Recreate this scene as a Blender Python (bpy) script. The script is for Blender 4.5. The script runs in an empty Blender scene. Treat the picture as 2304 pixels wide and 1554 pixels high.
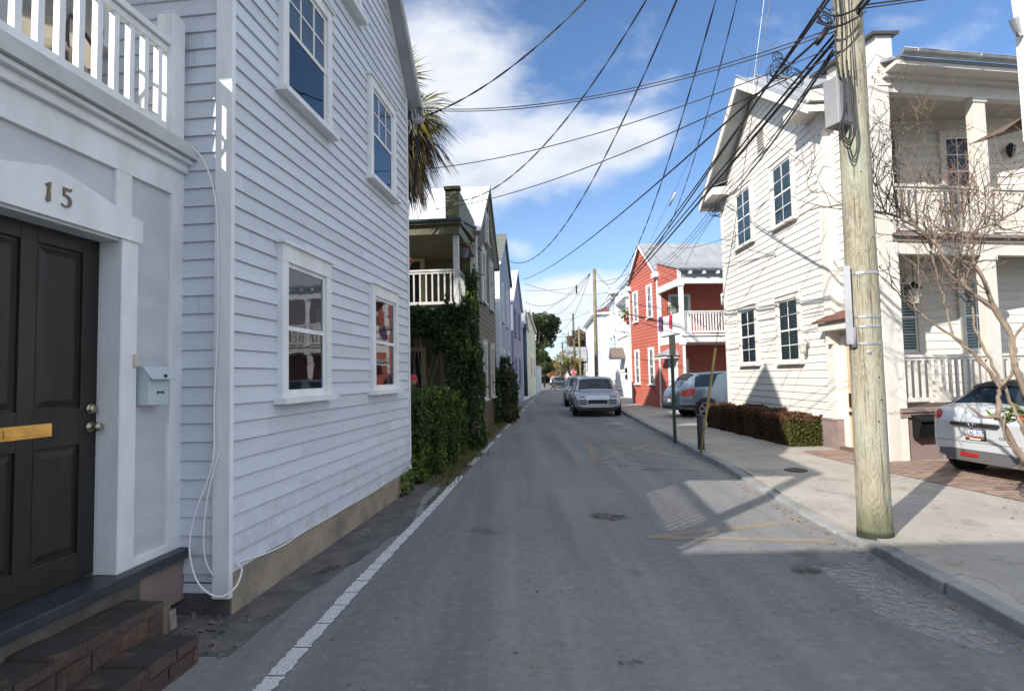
import bpy, math, random
import numpy as np
from mathutils import Vector, Matrix
random.seed(7); rng = np.random.default_rng(11)
S = bpy.context.scene; COL = S.collection

# ------------------------------------------------------------------ camera
W0, H0, FP, CH = 2304.0, 1554.0, 1250.0, 1.7
pit, rol = math.radians(3.12), math.radians(1.2)
cF = Vector((0, math.cos(pit), math.sin(pit))); cR0 = Vector((1, 0, 0)); cU0 = Vector((0, -math.sin(pit), math.cos(pit)))
cR = math.cos(rol) * cR0 - math.sin(rol) * cU0; cU = math.cos(rol) * cU0 + math.sin(rol) * cR0
cam = bpy.data.cameras.new("camera"); camo = bpy.data.objects.new("camera", cam); COL.objects.link(camo)
M = Matrix((cR, cU, -cF)).transposed().to_4x4(); M.translation = Vector((0, 0, CH)); camo.matrix_world = M
cam.sensor_width = 36; cam.lens = 36 * FP / W0; cam.clip_end = 3000; cam.clip_start = 0.05
S.camera = camo

# ------------------------------------------------------------------ light and sky
SUN_EL, SUN_AZ = math.radians(30.5), math.radians(45.5)      # azimuth: direction shadows run, clockwise from +y
sunL = bpy.data.lights.new("sun", 'SUN'); sunL.energy = 4.8; sunL.angle = math.radians(0.53); sunL.color = (1, 0.93, 0.84)
suno = bpy.data.objects.new("sun", sunL); COL.objects.link(suno); suno.location = (-20, -20, 30)
sd = Vector((math.sin(SUN_AZ) * math.cos(SUN_EL), math.cos(SUN_AZ) * math.cos(SUN_EL), -math.sin(SUN_EL)))
suno.rotation_euler = sd.to_track_quat('-Z', 'Y').to_euler()
SKY_STR = 0.15
S.view_settings.view_transform = 'Standard'; S.view_settings.look = 'None'; S.view_settings.exposure = 0.60; S.view_settings.gamma = 1.0

class NT:
    def __init__(s, nt): s.nt = nt
    def n(s, typ, **kw):
        d = s.nt.nodes.new('ShaderNode' + typ)
        for k, v in kw.items():
            if hasattr(d, k): setattr(d, k, v)
        return d
    def L(s, a, b): s.nt.links.new(a, b)
    def put(s, sock, v):
        if isinstance(v, bpy.types.NodeSocket): s.L(v, sock)
        elif isinstance(v, (tuple, list)) and len(v) == 3 and sock.type == 'RGBA': sock.default_value = (*v, 1)
        else: sock.default_value = v
    def math(s, op, a, b=0.0, c=0.0, clamp=False):
        d = s.n('Math', operation=op); d.use_clamp = clamp
        for i, v in enumerate((a, b, c)): s.put(d.inputs[i], v)
        return d.outputs[0]
    def mix(s, f, a, b, blend='MIX'):
        d = s.n('Mix', data_type='RGBA', blend_type=blend); s.put(d.inputs[0], f); s.put(d.inputs[6], a); s.put(d.inputs[7], b); return d.outputs[2]
    def noise(s, vec, scale, detail=4, rough=0.55, dist=0.0):
        d = s.n('TexNoise'); d.inputs['Scale'].default_value = scale; d.inputs['Detail'].default_value = detail
        d.inputs['Roughness'].default_value = rough; d.inputs['Distortion'].default_value = dist
        if vec is not None: s.L(vec, d.inputs['Vector'])
        return d.outputs[0]
    def ramp(s, f, a, b, c0=0.0, c1=1.0):
        d = s.n('MapRange'); d.interpolation_type = 'SMOOTHSTEP'
        s.put(d.inputs[0], f); s.put(d.inputs[1], a); s.put(d.inputs[2], b); s.put(d.inputs[3], c0); s.put(d.inputs[4], c1); return d.outputs[0]
    def mapv(s, vec, scale=(1, 1, 1), loc=(0, 0, 0), rot=(0, 0, 0)):
        d = s.n('Mapping'); s.L(vec, d.inputs[0]); d.inputs['Scale'].default_value = scale; d.inputs['Location'].default_value = loc; d.inputs['Rotation'].default_value = rot
        return d.outputs[0]
    def sep(s, v): d = s.n('SeparateXYZ'); s.L(v, d.inputs[0]); return d.outputs
    def comb(s, x, y, z=0.0):
        d = s.n('CombineXYZ')
        for i, v in enumerate((x, y, z)): s.put(d.inputs[i], v)
        return d.outputs[0]

def make_world():
    w = bpy.data.worlds.new("World"); S.world = w; w.use_nodes = True; nt = w.node_tree; nt.nodes.clear(); k = NT(nt)
    out = k.n('OutputWorld'); bg = k.n('Background'); bg.inputs[1].default_value = SKY_STR; k.L(bg.outputs[0], out.inputs[0])
    sky = k.n('TexSky'); sky.sky_type = 'NISHITA'; sky.sun_disc = False; sky.sun_elevation = SUN_EL
    sky.sun_rotation = math.radians(180) + SUN_AZ; sky.altitude = 0; sky.air_density = 1.0; sky.dust_density = 0.35; sky.ozone_density = 2.2
    tc = k.n('TexCoord'); g = tc.outputs['Generated']; x, y, z = k.sep(g)
    ya = k.math('MAXIMUM', k.math('ABSOLUTE', y), 0.15)
    u = k.math('DIVIDE', x, ya); v = k.math('DIVIDE', z, ya)
    uv = k.comb(u, k.math('MULTIPLY', v, 1.25), k.math('MULTIPLY', k.math('SIGN', y), 3.0))
    n1 = k.noise(uv, 3.2, 9, 0.6, 0.35); n2 = k.noise(k.mapv(uv, (1, 1.6, 1), (3, 1, 0)), 9.0, 6, 0.6, 0.3)
    def blob(cu, cv, ru, rv, a, ang=0.0):
        du = k.math('SUBTRACT', u, cu); dv = k.math('SUBTRACT', v, cv); c, s_ = math.cos(ang), math.sin(ang)
        p = k.math('ADD', k.math('MULTIPLY', du, c / ru), k.math('MULTIPLY', dv, s_ / ru))
        q = k.math('ADD', k.math('MULTIPLY', du, -s_ / rv), k.math('MULTIPLY', dv, c / rv))
        r2 = k.math('ADD', k.math('MULTIPLY', p, p), k.math('MULTIPLY', q, q))
        return k.math('MULTIPLY', k.math('POWER', 2.718, k.math('MULTIPLY', r2, -1.0)), a)
    def uvp(px, py): return ((px - 1152) / 1250.0, (846 - py) / 1250.0)
    bl = [(960, 60, 200, 120, .52, 0), (1010, 190, 150, 90, .45, 0), (1120, 110, 110, 50, .22, .25), (1130, 350, 190, 75, .55, 0.1), (1400, 330, 150, 75, .42, .35), (1250, 260, 110, 60, .2, 0), (1480, 320, 90, 60, .25, 0.6),
          (1090, 420, 110, 50, .35, 0), (1330, 640, 150, 34, .5, .12), (1280, 720, 190, 60, .5, 0), (1165, 555, 45, 25, .28, -.3), (600, 100, 500, 200, .2, 0),
          (1500, 185, 70, 22, .2, .5), (2150, 110, 160, 30, .2, .45), (2080, 45, 110, 26, .16, .2), (1400, 120, 90, 30, .1, .3)]
    tot = None
    for px, py, rx, ry, a, an in bl:
        cu, cv = uvp(px, py); b = blob(cu, cv, rx / 1250.0, ry / 1250.0, a, an); tot = b if tot is None else k.math('ADD', tot, b)
    # unseen bright broken cloud, added as fill light around and behind the viewpoint
    au = k.math('ABSOLUTE', u); outz = k.math('MAXIMUM', k.math('MAXIMUM', k.ramp(v, 0.82, 1.3), k.ramp(au, 1.15, 1.7)), k.math('LESS_THAN', y, 0.0))
    back = k.math('MULTIPLY', outz, 0.42)
    dens = k.math('ADD', k.math('ADD', tot, back), k.math('ADD', k.math('MULTIPLY', k.math('SUBTRACT', n1, 0.5), 0.95), k.math('MULTIPLY', k.math('SUBTRACT', n2, 0.5), 0.4)))
    m = k.ramp(dens, 0.10, 0.60)
    thick = k.ramp(dens, 0.3, 0.75)
    n3 = k.noise(k.mapv(uv, (1, 1.3, 1), (7, 2, 1)), 5.0, 5, 0.6)
    ccol = k.mix(k.math('MULTIPLY', k.ramp(n3, 0.35, 0.7), thick), (4.4, 4.55, 4.8), (3.0, 3.2, 3.6))
    ccol = k.mix(k.math('MULTIPLY', outz, 0.9), ccol, (6.0, 6.55, 7.4))
    tint = k.mix(1.0, sky.outputs[0], (0.60, 0.71, 0.84), 'MULTIPLY')
    hz = k.ramp(k.math('DIVIDE', z, ya), 0.0, 0.5)
    skyc = k.mix(k.math('MULTIPLY', k.math('SUBTRACT', 1.0, hz), 0.25), tint, (3.2, 3.7, 4.4))
    k.L(k.mix(k.math('MULTIPLY', m, 0.9), skyc, ccol), bg.inputs[0])
make_world()

# ------------------------------------------------------------------ pixel -> place helpers (measuring only)
def ray(px, py):
    a = (px - W0 / 2) / FP; b = -(py - H0 / 2) / FP
    return cF + a * cR + b * cU
def at(px, py, Y):
    d = ray(px, py); k = Y / d.y; return Vector((d.x * k, Y, CH + d.z * k))
def gnd(px, py, z=0.0):
    d = ray(px, py); k = (z - CH) / d.z; return Vector((d.x * k, d.y * k, z))
def proj(p):
    v = Vector(p) - Vector((0, 0, CH)); w = v.dot(cF); return (W0 / 2 + FP * v.dot(cR) / w, H0 / 2 - FP * v.dot(cU) / w)
RD = Vector((0.0741, 0.9973, 0)); RN = Vector((0.9973, -0.0741, 0))   # road direction and its right hand
def rp(s, t, z=0.0): return RN * s + RD * t + Vector((0, 0, z))

class Fr:
    """local frame: u along, n outward, z up"""
    def __init__(s, p0, p1, side=1, z=0.0):
        d = Vector((p1[0] - p0[0], p1[1] - p0[1], 0)); s.L = d.length; s.u = d / s.L
        s.n = Vector((s.u.y, -s.u.x, 0)) * side; s.o = Vector((p0[0], p0[1], z))
    def __call__(s, u, n, z): return s.o + s.u * u + s.n * n + Vector((0, 0, z))
class FrM:
    def __init__(s, o, fx, fy, fz): s.o, s.x, s.y, s.z = Vector(o), Vector(fx), Vector(fy), Vector(fz)
    def __call__(s, a, b, c): return s.o + s.x * a + s.y * b + s.z * c
ID = FrM((0, 0, 0), (1, 0, 0), (0, 1, 0), (0, 0, 1))

# ------------------------------------------------------------------ mesh builder
class MB:
    def __init__(s): s.v = []; s.f = []; s.m = []; s.mi = 0; s.sm = []; s.smooth = False
    def add(s, vs, fs):
        b = len(s.v); s.v += [tuple(v) for v in vs]
        for f in fs: s.f.append(tuple(b + i for i in f)); s.m.append(s.mi); s.sm.append(s.smooth)
        return s
    def box(s, T, a0, a1, b0, b1, c0, c1):
        P = [T(a, b, c) for a in (a0, a1) for b in (b0, b1) for c in (c0, c1)]
        return s.add(P, [(0, 1, 3, 2), (4, 6, 7, 5), (0, 4, 5, 1), (2, 3, 7, 6), (0, 2, 6, 4), (1, 5, 7, 3)])
    def poly(s, T, pts, n0, n1):
        """extrude polygon of (u,z) between n0 and n1"""
        k = len(pts); P = [T(u, n0, z) for u, z in pts] + [T(u, n1, z) for u, z in pts]
        return s.add(P, [tuple(range(k)), tuple(reversed(range(k, 2 * k)))] + [(i, (i + 1) % k, k + (i + 1) % k, k + i) for i in range(k)])
    def slab(s, pts, th):
        """quad slab in world, thickness th along its normal"""
        P = [Vector(p) for p in pts]; nn = (P[1] - P[0]).cross(P[2] - P[0]).normalized() * th
        k = len(P); Q = [p + nn for p in P]
        return s.add(P + Q, [tuple(range(k)), tuple(reversed(range(k, 2 * k)))] + [(i, (i + 1) % k, k + (i + 1) % k, k + i) for i in range(k)])
    def quad(s, *p): return s.add(p, [tuple(range(len(p)))])
    def tube(s, pts, r, n=8, cap=True):
        pts = [Vector(p) for p in pts]; N = len(pts); rr = r if isinstance(r, (list, tuple)) else [r] * N
        b = len(s.v); prev = None; up = Vector((0, 0, 1))
        for i, p in enumerate(pts):
            t = (pts[min(i + 1, N - 1)] - pts[max(i - 1, 0)])
            if t.length < 1e-9: t = up.copy()
            t.normalize()
            if prev is None:
                a = Vector((1, 0, 0)) if abs(t.x) < 0.9 else Vector((0, 1, 0)); e = t.cross(a).normalized()
            else:
                e = (prev - t * prev.dot(t))
                e = e.normalized() if e.length > 1e-6 else t.orthogonal().normalized()
            prev = e; g = t.cross(e)
            for j in range(n):
                an = 2 * math.pi * j / n; s.v.append(tuple(p + (e * math.cos(an) + g * math.sin(an)) * rr[i]))
        for i in range(N - 1):
            for j in range(n):
                s.f.append((b + i * n + j, b + i * n + (j + 1) % n, b + (i + 1) * n + (j + 1) % n, b + (i + 1) * n + j)); s.m.append(s.mi); s.sm.append(True)
        if cap:
            s.f.append(tuple(b + j for j in reversed(range(n)))); s.m.append(s.mi); s.sm.append(False)
            s.f.append(tuple(b + (N - 1) * n + j for j in range(n))); s.m.append(s.mi); s.sm.append(False)
        return s
    def lathe(s, o, prof, n=16, ax=(0, 0, 1)):
        ax = Vector(ax).normalized(); o = Vector(o)
        pts = [o + ax * h for r, h in prof]
        e = ax.orthogonal().normalized(); g = ax.cross(e); b = len(s.v)
        for (r, h), p in zip(prof, pts):
            for j in range(n):
                an = 2 * math.pi * (j + .5) / n; s.v.append(tuple(p + (e * math.cos(an) + g * math.sin(an)) * r))
        for i in range(len(prof) - 1):
            for j in range(n):
                s.f.append((b + i * n + j, b + i * n + (j + 1) % n, b + (i + 1) * n + (j + 1) % n, b + (i + 1) * n + j)); s.m.append(s.mi); s.sm.append(s.smooth)
        s.f.append(tuple(b + j for j in reversed(range(n)))); s.m.append(s.mi); s.sm.append(False)
        s.f.append(tuple(b + (len(prof) - 1) * n + j for j in range(n))); s.m.append(s.mi); s.sm.append(False)
        return s
    def build(s, name, mats, parent=None, loc=None, bevel=0, label=None):
        me = bpy.data.meshes.new(name); base = Vector(loc) if loc is not None else (wloc(parent) if parent else Vector((0, 0, 0)))
        V = np.array(s.v, dtype=float).reshape(-1, 3) - np.array(base)
        me.from_pydata(V.tolist(), [], s.f)
        mats = mats if isinstance(mats, (list, tuple)) else [mats]
        for m in mats: me.materials.append(m)
        if len(mats) > 1: me.polygons.foreach_set('material_index', s.m)
        me.polygons.foreach_set('use_smooth', s.sm); me.update()
        o = bpy.data.objects.new(name, me); COL.objects.link(o)
        if parent:
            o.parent = parent; o.location = base - wloc(parent)
        else: o.location = base
        if bevel:
            b = o.modifiers.new('bevel', 'BEVEL'); b.width = bevel; b.segments = 2; b.limit_method = 'ANGLE'; b.angle_limit = math.radians(40)
        if label: o['label'] = label
        return o
def wloc(o):
    v = Vector((0, 0, 0))
    while o is not None: v += o.location; o = o.parent
    return v
def thing(name, label, cat, loc, group=None):
    o = bpy.data.objects.new(name, None); COL.objects.link(o); o.location = Vector(loc); o.empty_display_size = 0.2
    o['label'] = label; o['category'] = cat
    if group: o['group'] = group
    return o
def tag(o, label, cat, group=None, kind=None):
    o['label'] = label; o['category'] = cat
    if group: o['group'] = group
    if kind: o['kind'] = kind
    return o
def struct(o): o['kind'] = 'structure'; return o
def fastmesh(name, V, nper, mats, mi, parent=None, loc=(0, 0, 0), smooth=False):
    """V: (N*nper,3) array of faces with nper own verts each"""
    base = np.array(loc, dtype=float); V = np.asarray(V, dtype=np.float32) - base
    nf = len(V) // nper; me = bpy.data.meshes.new(name); me.vertices.add(len(V)); me.vertices.foreach_set('co', V.ravel())
    me.loops.add(len(V)); me.loops.foreach_set('vertex_index', np.arange(len(V), dtype=np.int32))
    me.polygons.add(nf); me.polygons.foreach_set('loop_start', np.arange(0, len(V), nper, dtype=np.int32))
    try: me.polygons.foreach_set('loop_total', np.full(nf, nper, dtype=np.int32))
    except Exception: pass
    for m in mats: me.materials.append(m)
    me.polygons.foreach_set('material_index', np.asarray(mi, dtype=np.int32)); me.update(); me.validate()
    o = bpy.data.objects.new(name, me); COL.objects.link(o)
    if parent: o.parent = parent; o.location = Vector(loc) - wloc(parent)
    else: o.location = loc
    return o

# ------------------------------------------------------------------ materials
def mat(name, col, rough=0.6, metal=0.0, spec=0.4, nscale=0, namt=0.0, bump=0.0, bscale=60, col2=None, coat=0.0, vscale=(1, 1, 1)):
    m = bpy.data.materials.new(name); m.use_nodes = True; k = NT(m.node_tree); p = m.node_tree.nodes['Principled BSDF']
    p.inputs['Roughness'].default_value = rough; p.inputs['Metallic'].default_value = metal; p.inputs['Specular IOR Level'].default_value = spec
    if coat: p.inputs['Coat Weight'].default_value = coat; p.inputs['Coat Roughness'].default_value = 0.04
    g = k.n('NewGeometry').outputs['Position']
    if nscale:
        c2 = col2 if col2 else tuple(c * (1 - namt) for c in col)
        k.L(k.mix(k.ramp(k.noise(k.mapv(g, vscale), nscale, 6, 0.6), 0.3, 0.7), col, c2), p.inputs['Base Color'])
    else: p.inputs['Base Color'].default_value = (*col, 1)
    if bump:
        b = k.n('Bump'); b.inputs['Strength'].default_value = bump; b.inputs['Distance'].default_value = 0.01
        k.L(k.noise(k.mapv(g, vscale), bscale, 5, 0.6), b.inputs['Height']); k.L(b.outputs[0], p.inputs['Normal'])
    return m
def siding(name, col, dirt=(0.35, 0.33, 0.3), expo=0.11, wear=0.15, rough=0.62, z0=0.0, seam=0.0, seam_dirt_shade_c=None):
    """painted clapboard: board to board tone, streaks, grime, shade painted under the laps"""
    m = bpy.data.materials.new(name); m.use_nodes = True; k = NT(m.node_tree); p = m.node_tree.nodes['Principled BSDF']
    p.inputs['Roughness'].default_value = rough; p.inputs['Specular IOR Level'].default_value = 0.35
    g = k.n('NewGeometry').outputs['Position']; x, y, z = k.sep(g)
    zr = k.math('DIVIDE', k.math('SUBTRACT', z, z0 - 0.0005), expo); row = k.math('FLOOR', zr); h = k.math('ADD', x, y)
    wr = k.n('TexWhiteNoise'); wr.noise_dimensions = '1D'; k.L(row, wr.inputs['W'])
    sg = k.math('ADD', k.math('MULTIPLY', h, 0.36), k.math('MULTIPLY', wr.outputs[0], 7.0)); seg = k.math('FLOOR', sg)
    wn = k.n('TexWhiteNoise'); wn.noise_dimensions = '2D'; k.L(k.comb(row, seg), wn.inputs['Vector'])
    tone = k.ramp(wn.outputs[0], 0, 1, 0.93, 1.04)
    c = k.mix(1.0, col, k.comb(tone, tone, tone), 'MULTIPLY')
    c = k.mix(k.math('MULTIPLY', k.ramp(k.math('FRACT', sg), .0022, .0006), .55), c, tuple(a * .4 for a in dirt))
    st = k.noise(k.mapv(g, (1, 1, 9)), 2.2, 7, 0.62); c = k.mix(k.math('MULTIPLY', k.ramp(st, 0.5, 0.78), wear), c, dirt)
    big = k.noise(g, 0.7, 4, 0.6); c = k.mix(k.math('MULTIPLY', k.ramp(big, 0.45, 0.75), wear * 0.7), c, tuple(a * 0.8 for a in col))
    chip = k.noise(k.mapv(g, (1, 1, 3)), 26, 4, 0.6); c = k.mix(k.math('MULTIPLY', k.ramp(chip, 0.68, 0.76), wear * 1.4), c, dirt)
    low = k.ramp(z, 0.2, 1.1, 1.0, 0.0); ln = k.noise(g, 5, 5, 0.65); c = k.mix(k.math('MULTIPLY', low, k.math('MULTIPLY', k.ramp(ln, 0.35, 0.75), wear * 2)), c, dirt)
    if seam: c = k.mix(k.math('MULTIPLY', k.ramp(k.math('FRACT', zr), 1 - .009 / expo, 1 - .004 / expo), seam), c, seam_dirt_shade_c or tuple(a * .35 for a in dirt))  # dirt and contact shadow under each lap, painted as a dark line
    k.L(c, p.inputs['Base Color'])
    b = k.n('Bump'); b.inputs['Strength'].default_value = 0.25; b.inputs['Distance'].default_value = 0.004
    k.L(k.noise(k.mapv(g, (1, 1, 12)), 18, 5, 0.6), b.inputs['Height']); k.L(b.outputs[0], p.inputs['Normal'])
    return m
def glass(name='window_glass', ior=1.75, tint=(0.55, 0.58, 0.6)):
    m = bpy.data.materials.new(name); m.use_nodes = True; nt = m.node_tree; nt.nodes.clear(); k = NT(nt); out = k.n('OutputMaterial')
    fr = k.n('Fresnel'); fr.inputs[0].default_value = ior; tr = k.n('BsdfTransparent'); tr.inputs[0].default_value = (*tint, 1)
    gl = k.n('BsdfGlossy'); gl.inputs['Roughness'].default_value = 0.015; gl.inputs[0].default_value = (0.95, 0.97, 1, 1)
    mx = k.n('MixShader'); k.L(fr.outputs[0], mx.inputs[0]); k.L(tr.outputs[0], mx.inputs[1]); k.L(gl.outputs[0], mx.inputs[2])
    g = k.n('NewGeometry').outputs['Position']; b = k.n('Bump'); b.inputs['Strength'].default_value = 0.06; b.inputs['Distance'].default_value = 0.02
    k.L(k.noise(g, 2.5, 2, 0.5), b.inputs['Height']); k.L(b.outputs[0], gl.inputs['Normal'])
    k.L(mx.outputs[0], out.inputs[0]); return m
def leafmat(name, col, trans=0.35):
    m = bpy.data.materials.new(name); m.use_nodes = True; nt = m.node_tree; nt.nodes.clear(); k = NT(nt); out = k.n('OutputMaterial')
    oi = k.n('NewGeometry'); v = k.ramp(oi.outputs['Random Per Island'], 0, 1, 0.7, 1.35); c = k.mix(1.0, col, k.comb(v, v, k.math('MULTIPLY', v, 0.9)), 'MULTIPLY')
    d = k.n('BsdfPrincipled'); k.L(c, d.inputs['Base Color']); d.inputs['Roughness'].default_value = 0.5; d.inputs['Specular IOR Level'].default_value = 0.35
    t = k.n('BsdfTranslucent'); k.L(k.mix(1.0, c, (1.3, 1.35, 0.6), 'MULTIPLY'), t.inputs[0])
    mx = k.n('MixShader'); mx.inputs[0].default_value = trans; k.L(d.outputs[0], mx.inputs[1]); k.L(t.outputs[0], mx.inputs[2]); k.L(mx.outputs[0], out.inputs[0]); return m

M_ = {}
M_['lsid'] = siding('pale_blue_grey_siding_paint', (0.575, 0.612, 0.665), (0.34, 0.34, 0.34), 0.137, 0.3, z0=.30, seam=.42, seam_dirt_shade_c=(.20, .175, .15))
M_['white'] = mat('white_trim_paint', (0.78, 0.79, 0.80), 0.5, nscale=4, col2=(0.66, 0.66, 0.655), bump=0.3, bscale=30, vscale=(1, 1, .4))
M_['panel'] = mat('pale_grey_panel_paint', (0.55, 0.56, 0.585), 0.6, nscale=1.6, col2=(0.48, 0.49, 0.51), bump=0.15, bscale=12, vscale=(1, 1, 3))
M_['door'] = mat('dark_brown_door_paint', (0.028, 0.023, 0.020), 0.42, spec=0.4, nscale=5, col2=(0.013, 0.011, 0.010), bump=0.25, bscale=22, vscale=(1, 1, .25))
M_['thresh'] = mat('dark_threshold_paint', (0.045, 0.05, 0.06), 0.4, nscale=8, col2=(0.025, 0.028, 0.035), bump=0.2)
M_['brass'] = mat('polished_brass', (0.78, 0.50, 0.16), 0.28, 1.0, nscale=9, col2=(0.55, 0.34, 0.12))
M_['oldbrass'] = mat('tarnished_brass', (0.42, 0.36, 0.26), 0.35, 0.9)
M_['bronze'] = mat('bronze_numeral', (0.20, 0.15, 0.12), 0.4, 0.6)
M_['stucco'] = mat('tan_foundation_stucco', (0.36, 0.30, 0.225), 0.9, nscale=2.6, col2=(0.19, 0.165, 0.135), bump=0.6, bscale=18)
M_['dkstucco'] = mat('dark_foundation_stucco', (0.13, 0.12, 0.11), 0.9, nscale=3, col2=(0.06, 0.055, 0.05), bump=0.6, bscale=18)
M_['glass'] = glass(); M_['bluereflect'] = mat('blue_reflection_backing', (.018, .035, .065), .8); M_['dullglass'] = glass('shaded_window_glass', 1.4, (.8, .85, .9)); M_['clearglass'] = glass('clear_window_glass', 1.5, (.85, .88, .87)); M_['dkgreen'] = mat('green_dark_room', (.11, .15, .13), .8)  # blue backing colour stands in for sky reflected in the porch panes
M_['dark'] = mat('dark_interior', (0.012, 0.013, 0.016), 0.9)
M_['room'] = mat('dim_room', (0.06, 0.07, 0.085), 0.9)
M_['blind'] = mat('white_blind_slats', (0.55, 0.56, 0.57), 0.6)
M_['screen'] = mat('grey_insect_screen', (0.10, 0.115, 0.14), 0.7)
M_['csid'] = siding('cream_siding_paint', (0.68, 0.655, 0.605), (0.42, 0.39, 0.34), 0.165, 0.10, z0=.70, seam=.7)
M_['ctrim'] = mat('cream_trim_paint', (0.66, 0.635, 0.58), 0.55, nscale=3, col2=(0.60, 0.575, 0.525), bump=0.1)
M_['cwhite'] = mat('cream_sash_paint', (0.80, 0.78, 0.73), 0.45)
M_['mauve'] = mat('mauve_foundation_stucco', (0.27, 0.20, 0.185), 0.85, nscale=2.5, col2=(0.19, 0.145, 0.135), bump=0.4, bscale=25)
M_['ceil'] = mat('cream_porch_ceiling', (0.50, 0.46, 0.40), 0.7)
M_['shutter'] = mat('green_glass_shutter', (0.50, 0.60, 0.54), 0.5)
M_['peach'] = mat('peach_door_paint', (0.62, 0.42, 0.28), 0.5)
M_['steel'] = mat('galvanised_metal', (0.48, 0.49, 0.50), 0.38, 0.75, nscale=6, col2=(0.36, 0.37, 0.385))
M_['graybox'] = mat('grey_utility_box_paint', (0.25, 0.26, 0.275), 0.5, nscale=4, col2=(0.20, 0.21, 0.22))
M_['redroof'] = mat('oxide_red_metal_roof', (0.19, 0.075, 0.05), 0.6, nscale=3, col2=(0.13, 0.055, 0.04))
M_['black'] = mat('black_cable_rubber', (0.012, 0.012, 0.013), 0.5)
M_['blackp'] = mat('black_satin_paint', (0.02, 0.02, 0.022), 0.35)
M_['whitewire'] = mat('white_cable', (0.7, 0.7, 0.68), 0.5)
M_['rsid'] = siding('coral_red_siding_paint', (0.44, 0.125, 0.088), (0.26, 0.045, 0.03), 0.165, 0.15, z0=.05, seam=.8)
M_['rdark'] = siding('coral_red_siding_paint_dark', (0.34, 0.045, 0.028), (0.2, 0.035, 0.025), 0.17, 0.15)  # darker version of the coral red siding colour
M_['osid'] = siding('olive_siding_paint', (0.085, 0.076, 0.04), (0.05, 0.045, 0.03), 0.16, 0.2)
M_['otrim'] = mat('olive_trim_paint', (0.13, 0.125, 0.07), 0.6, nscale=4, col2=(0.09, 0.085, 0.05))
M_['greyg'] = mat('weathered_grey_white_paint', (0.52, 0.53, 0.52), 0.6, nscale=4, col2=(0.42, 0.42, 0.40))
M_['tinroof'] = mat('bright_standing_seam_metal', (0.72, 0.74, 0.76), 0.5, 0.15, nscale=1.4, col2=(0.62, 0.64, 0.66))
M_['greyroof'] = mat('grey_standing_seam_metal', (0.36, 0.37, 0.385), 0.5, 0.25, nscale=1.6, col2=(0.29, 0.30, 0.31))
M_['shingle'] = mat('mossy_asphalt_shingle', (0.16, 0.17, 0.15), 0.9, nscale=5, col2=(0.09, 0.10, 0.08), bump=0.6, bscale=20, vscale=(1, 1, 3))
M_['teal'] = siding('teal_siding_paint', (0.11, 0.20, 0.22), (0.07, 0.12, 0.13), 0.22, 0.2)
M_['paleb'] = siding('pale_blue_siding_paint', (0.23, 0.31, 0.37), (0.18, 0.21, 0.24), 0.16, 0.2)
M_['navy'] = siding('navy_siding_paint', (0.045, 0.06, 0.12), (0.03, 0.04, 0.07), 0.3, 0.2)
M_['lilac'] = siding('lilac_white_siding_paint', (0.22, 0.235, 0.33), (0.18, 0.18, 0.22), 0.16, 0.2)
M_['yelw'] = siding('pale_yellow_wall_paint', (0.60, 0.57, 0.43), (0.4, 0.37, 0.27), 0.25, 0.25)
M_['bluew'] = siding('blue_white_siding_paint', (0.60, 0.67, 0.72), (0.42, 0.45, 0.48), 0.17, 0.15)
M_['whsid'] = siding('white_siding_paint', (0.74, 0.755, 0.77), (0.5, 0.5, 0.5), 0.17, 0.12)
M_['brickfar'] = mat('salmon_brick', (0.40, 0.22, 0.15), 0.9, nscale=3, col2=(0.33, 0.19, 0.13))
M_['dkteal'] = mat('dark_teal_pipe_paint', (0.04, 0.075, 0.09), 0.5)
M_['terra'] = mat('terracotta_clay', (0.36, 0.115, 0.06), 0.8, nscale=8, col2=(0.28, 0.09, 0.05))
M_['bluepot'] = mat('blue_grey_pot', (0.10, 0.13, 0.17), 0.6)

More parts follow.
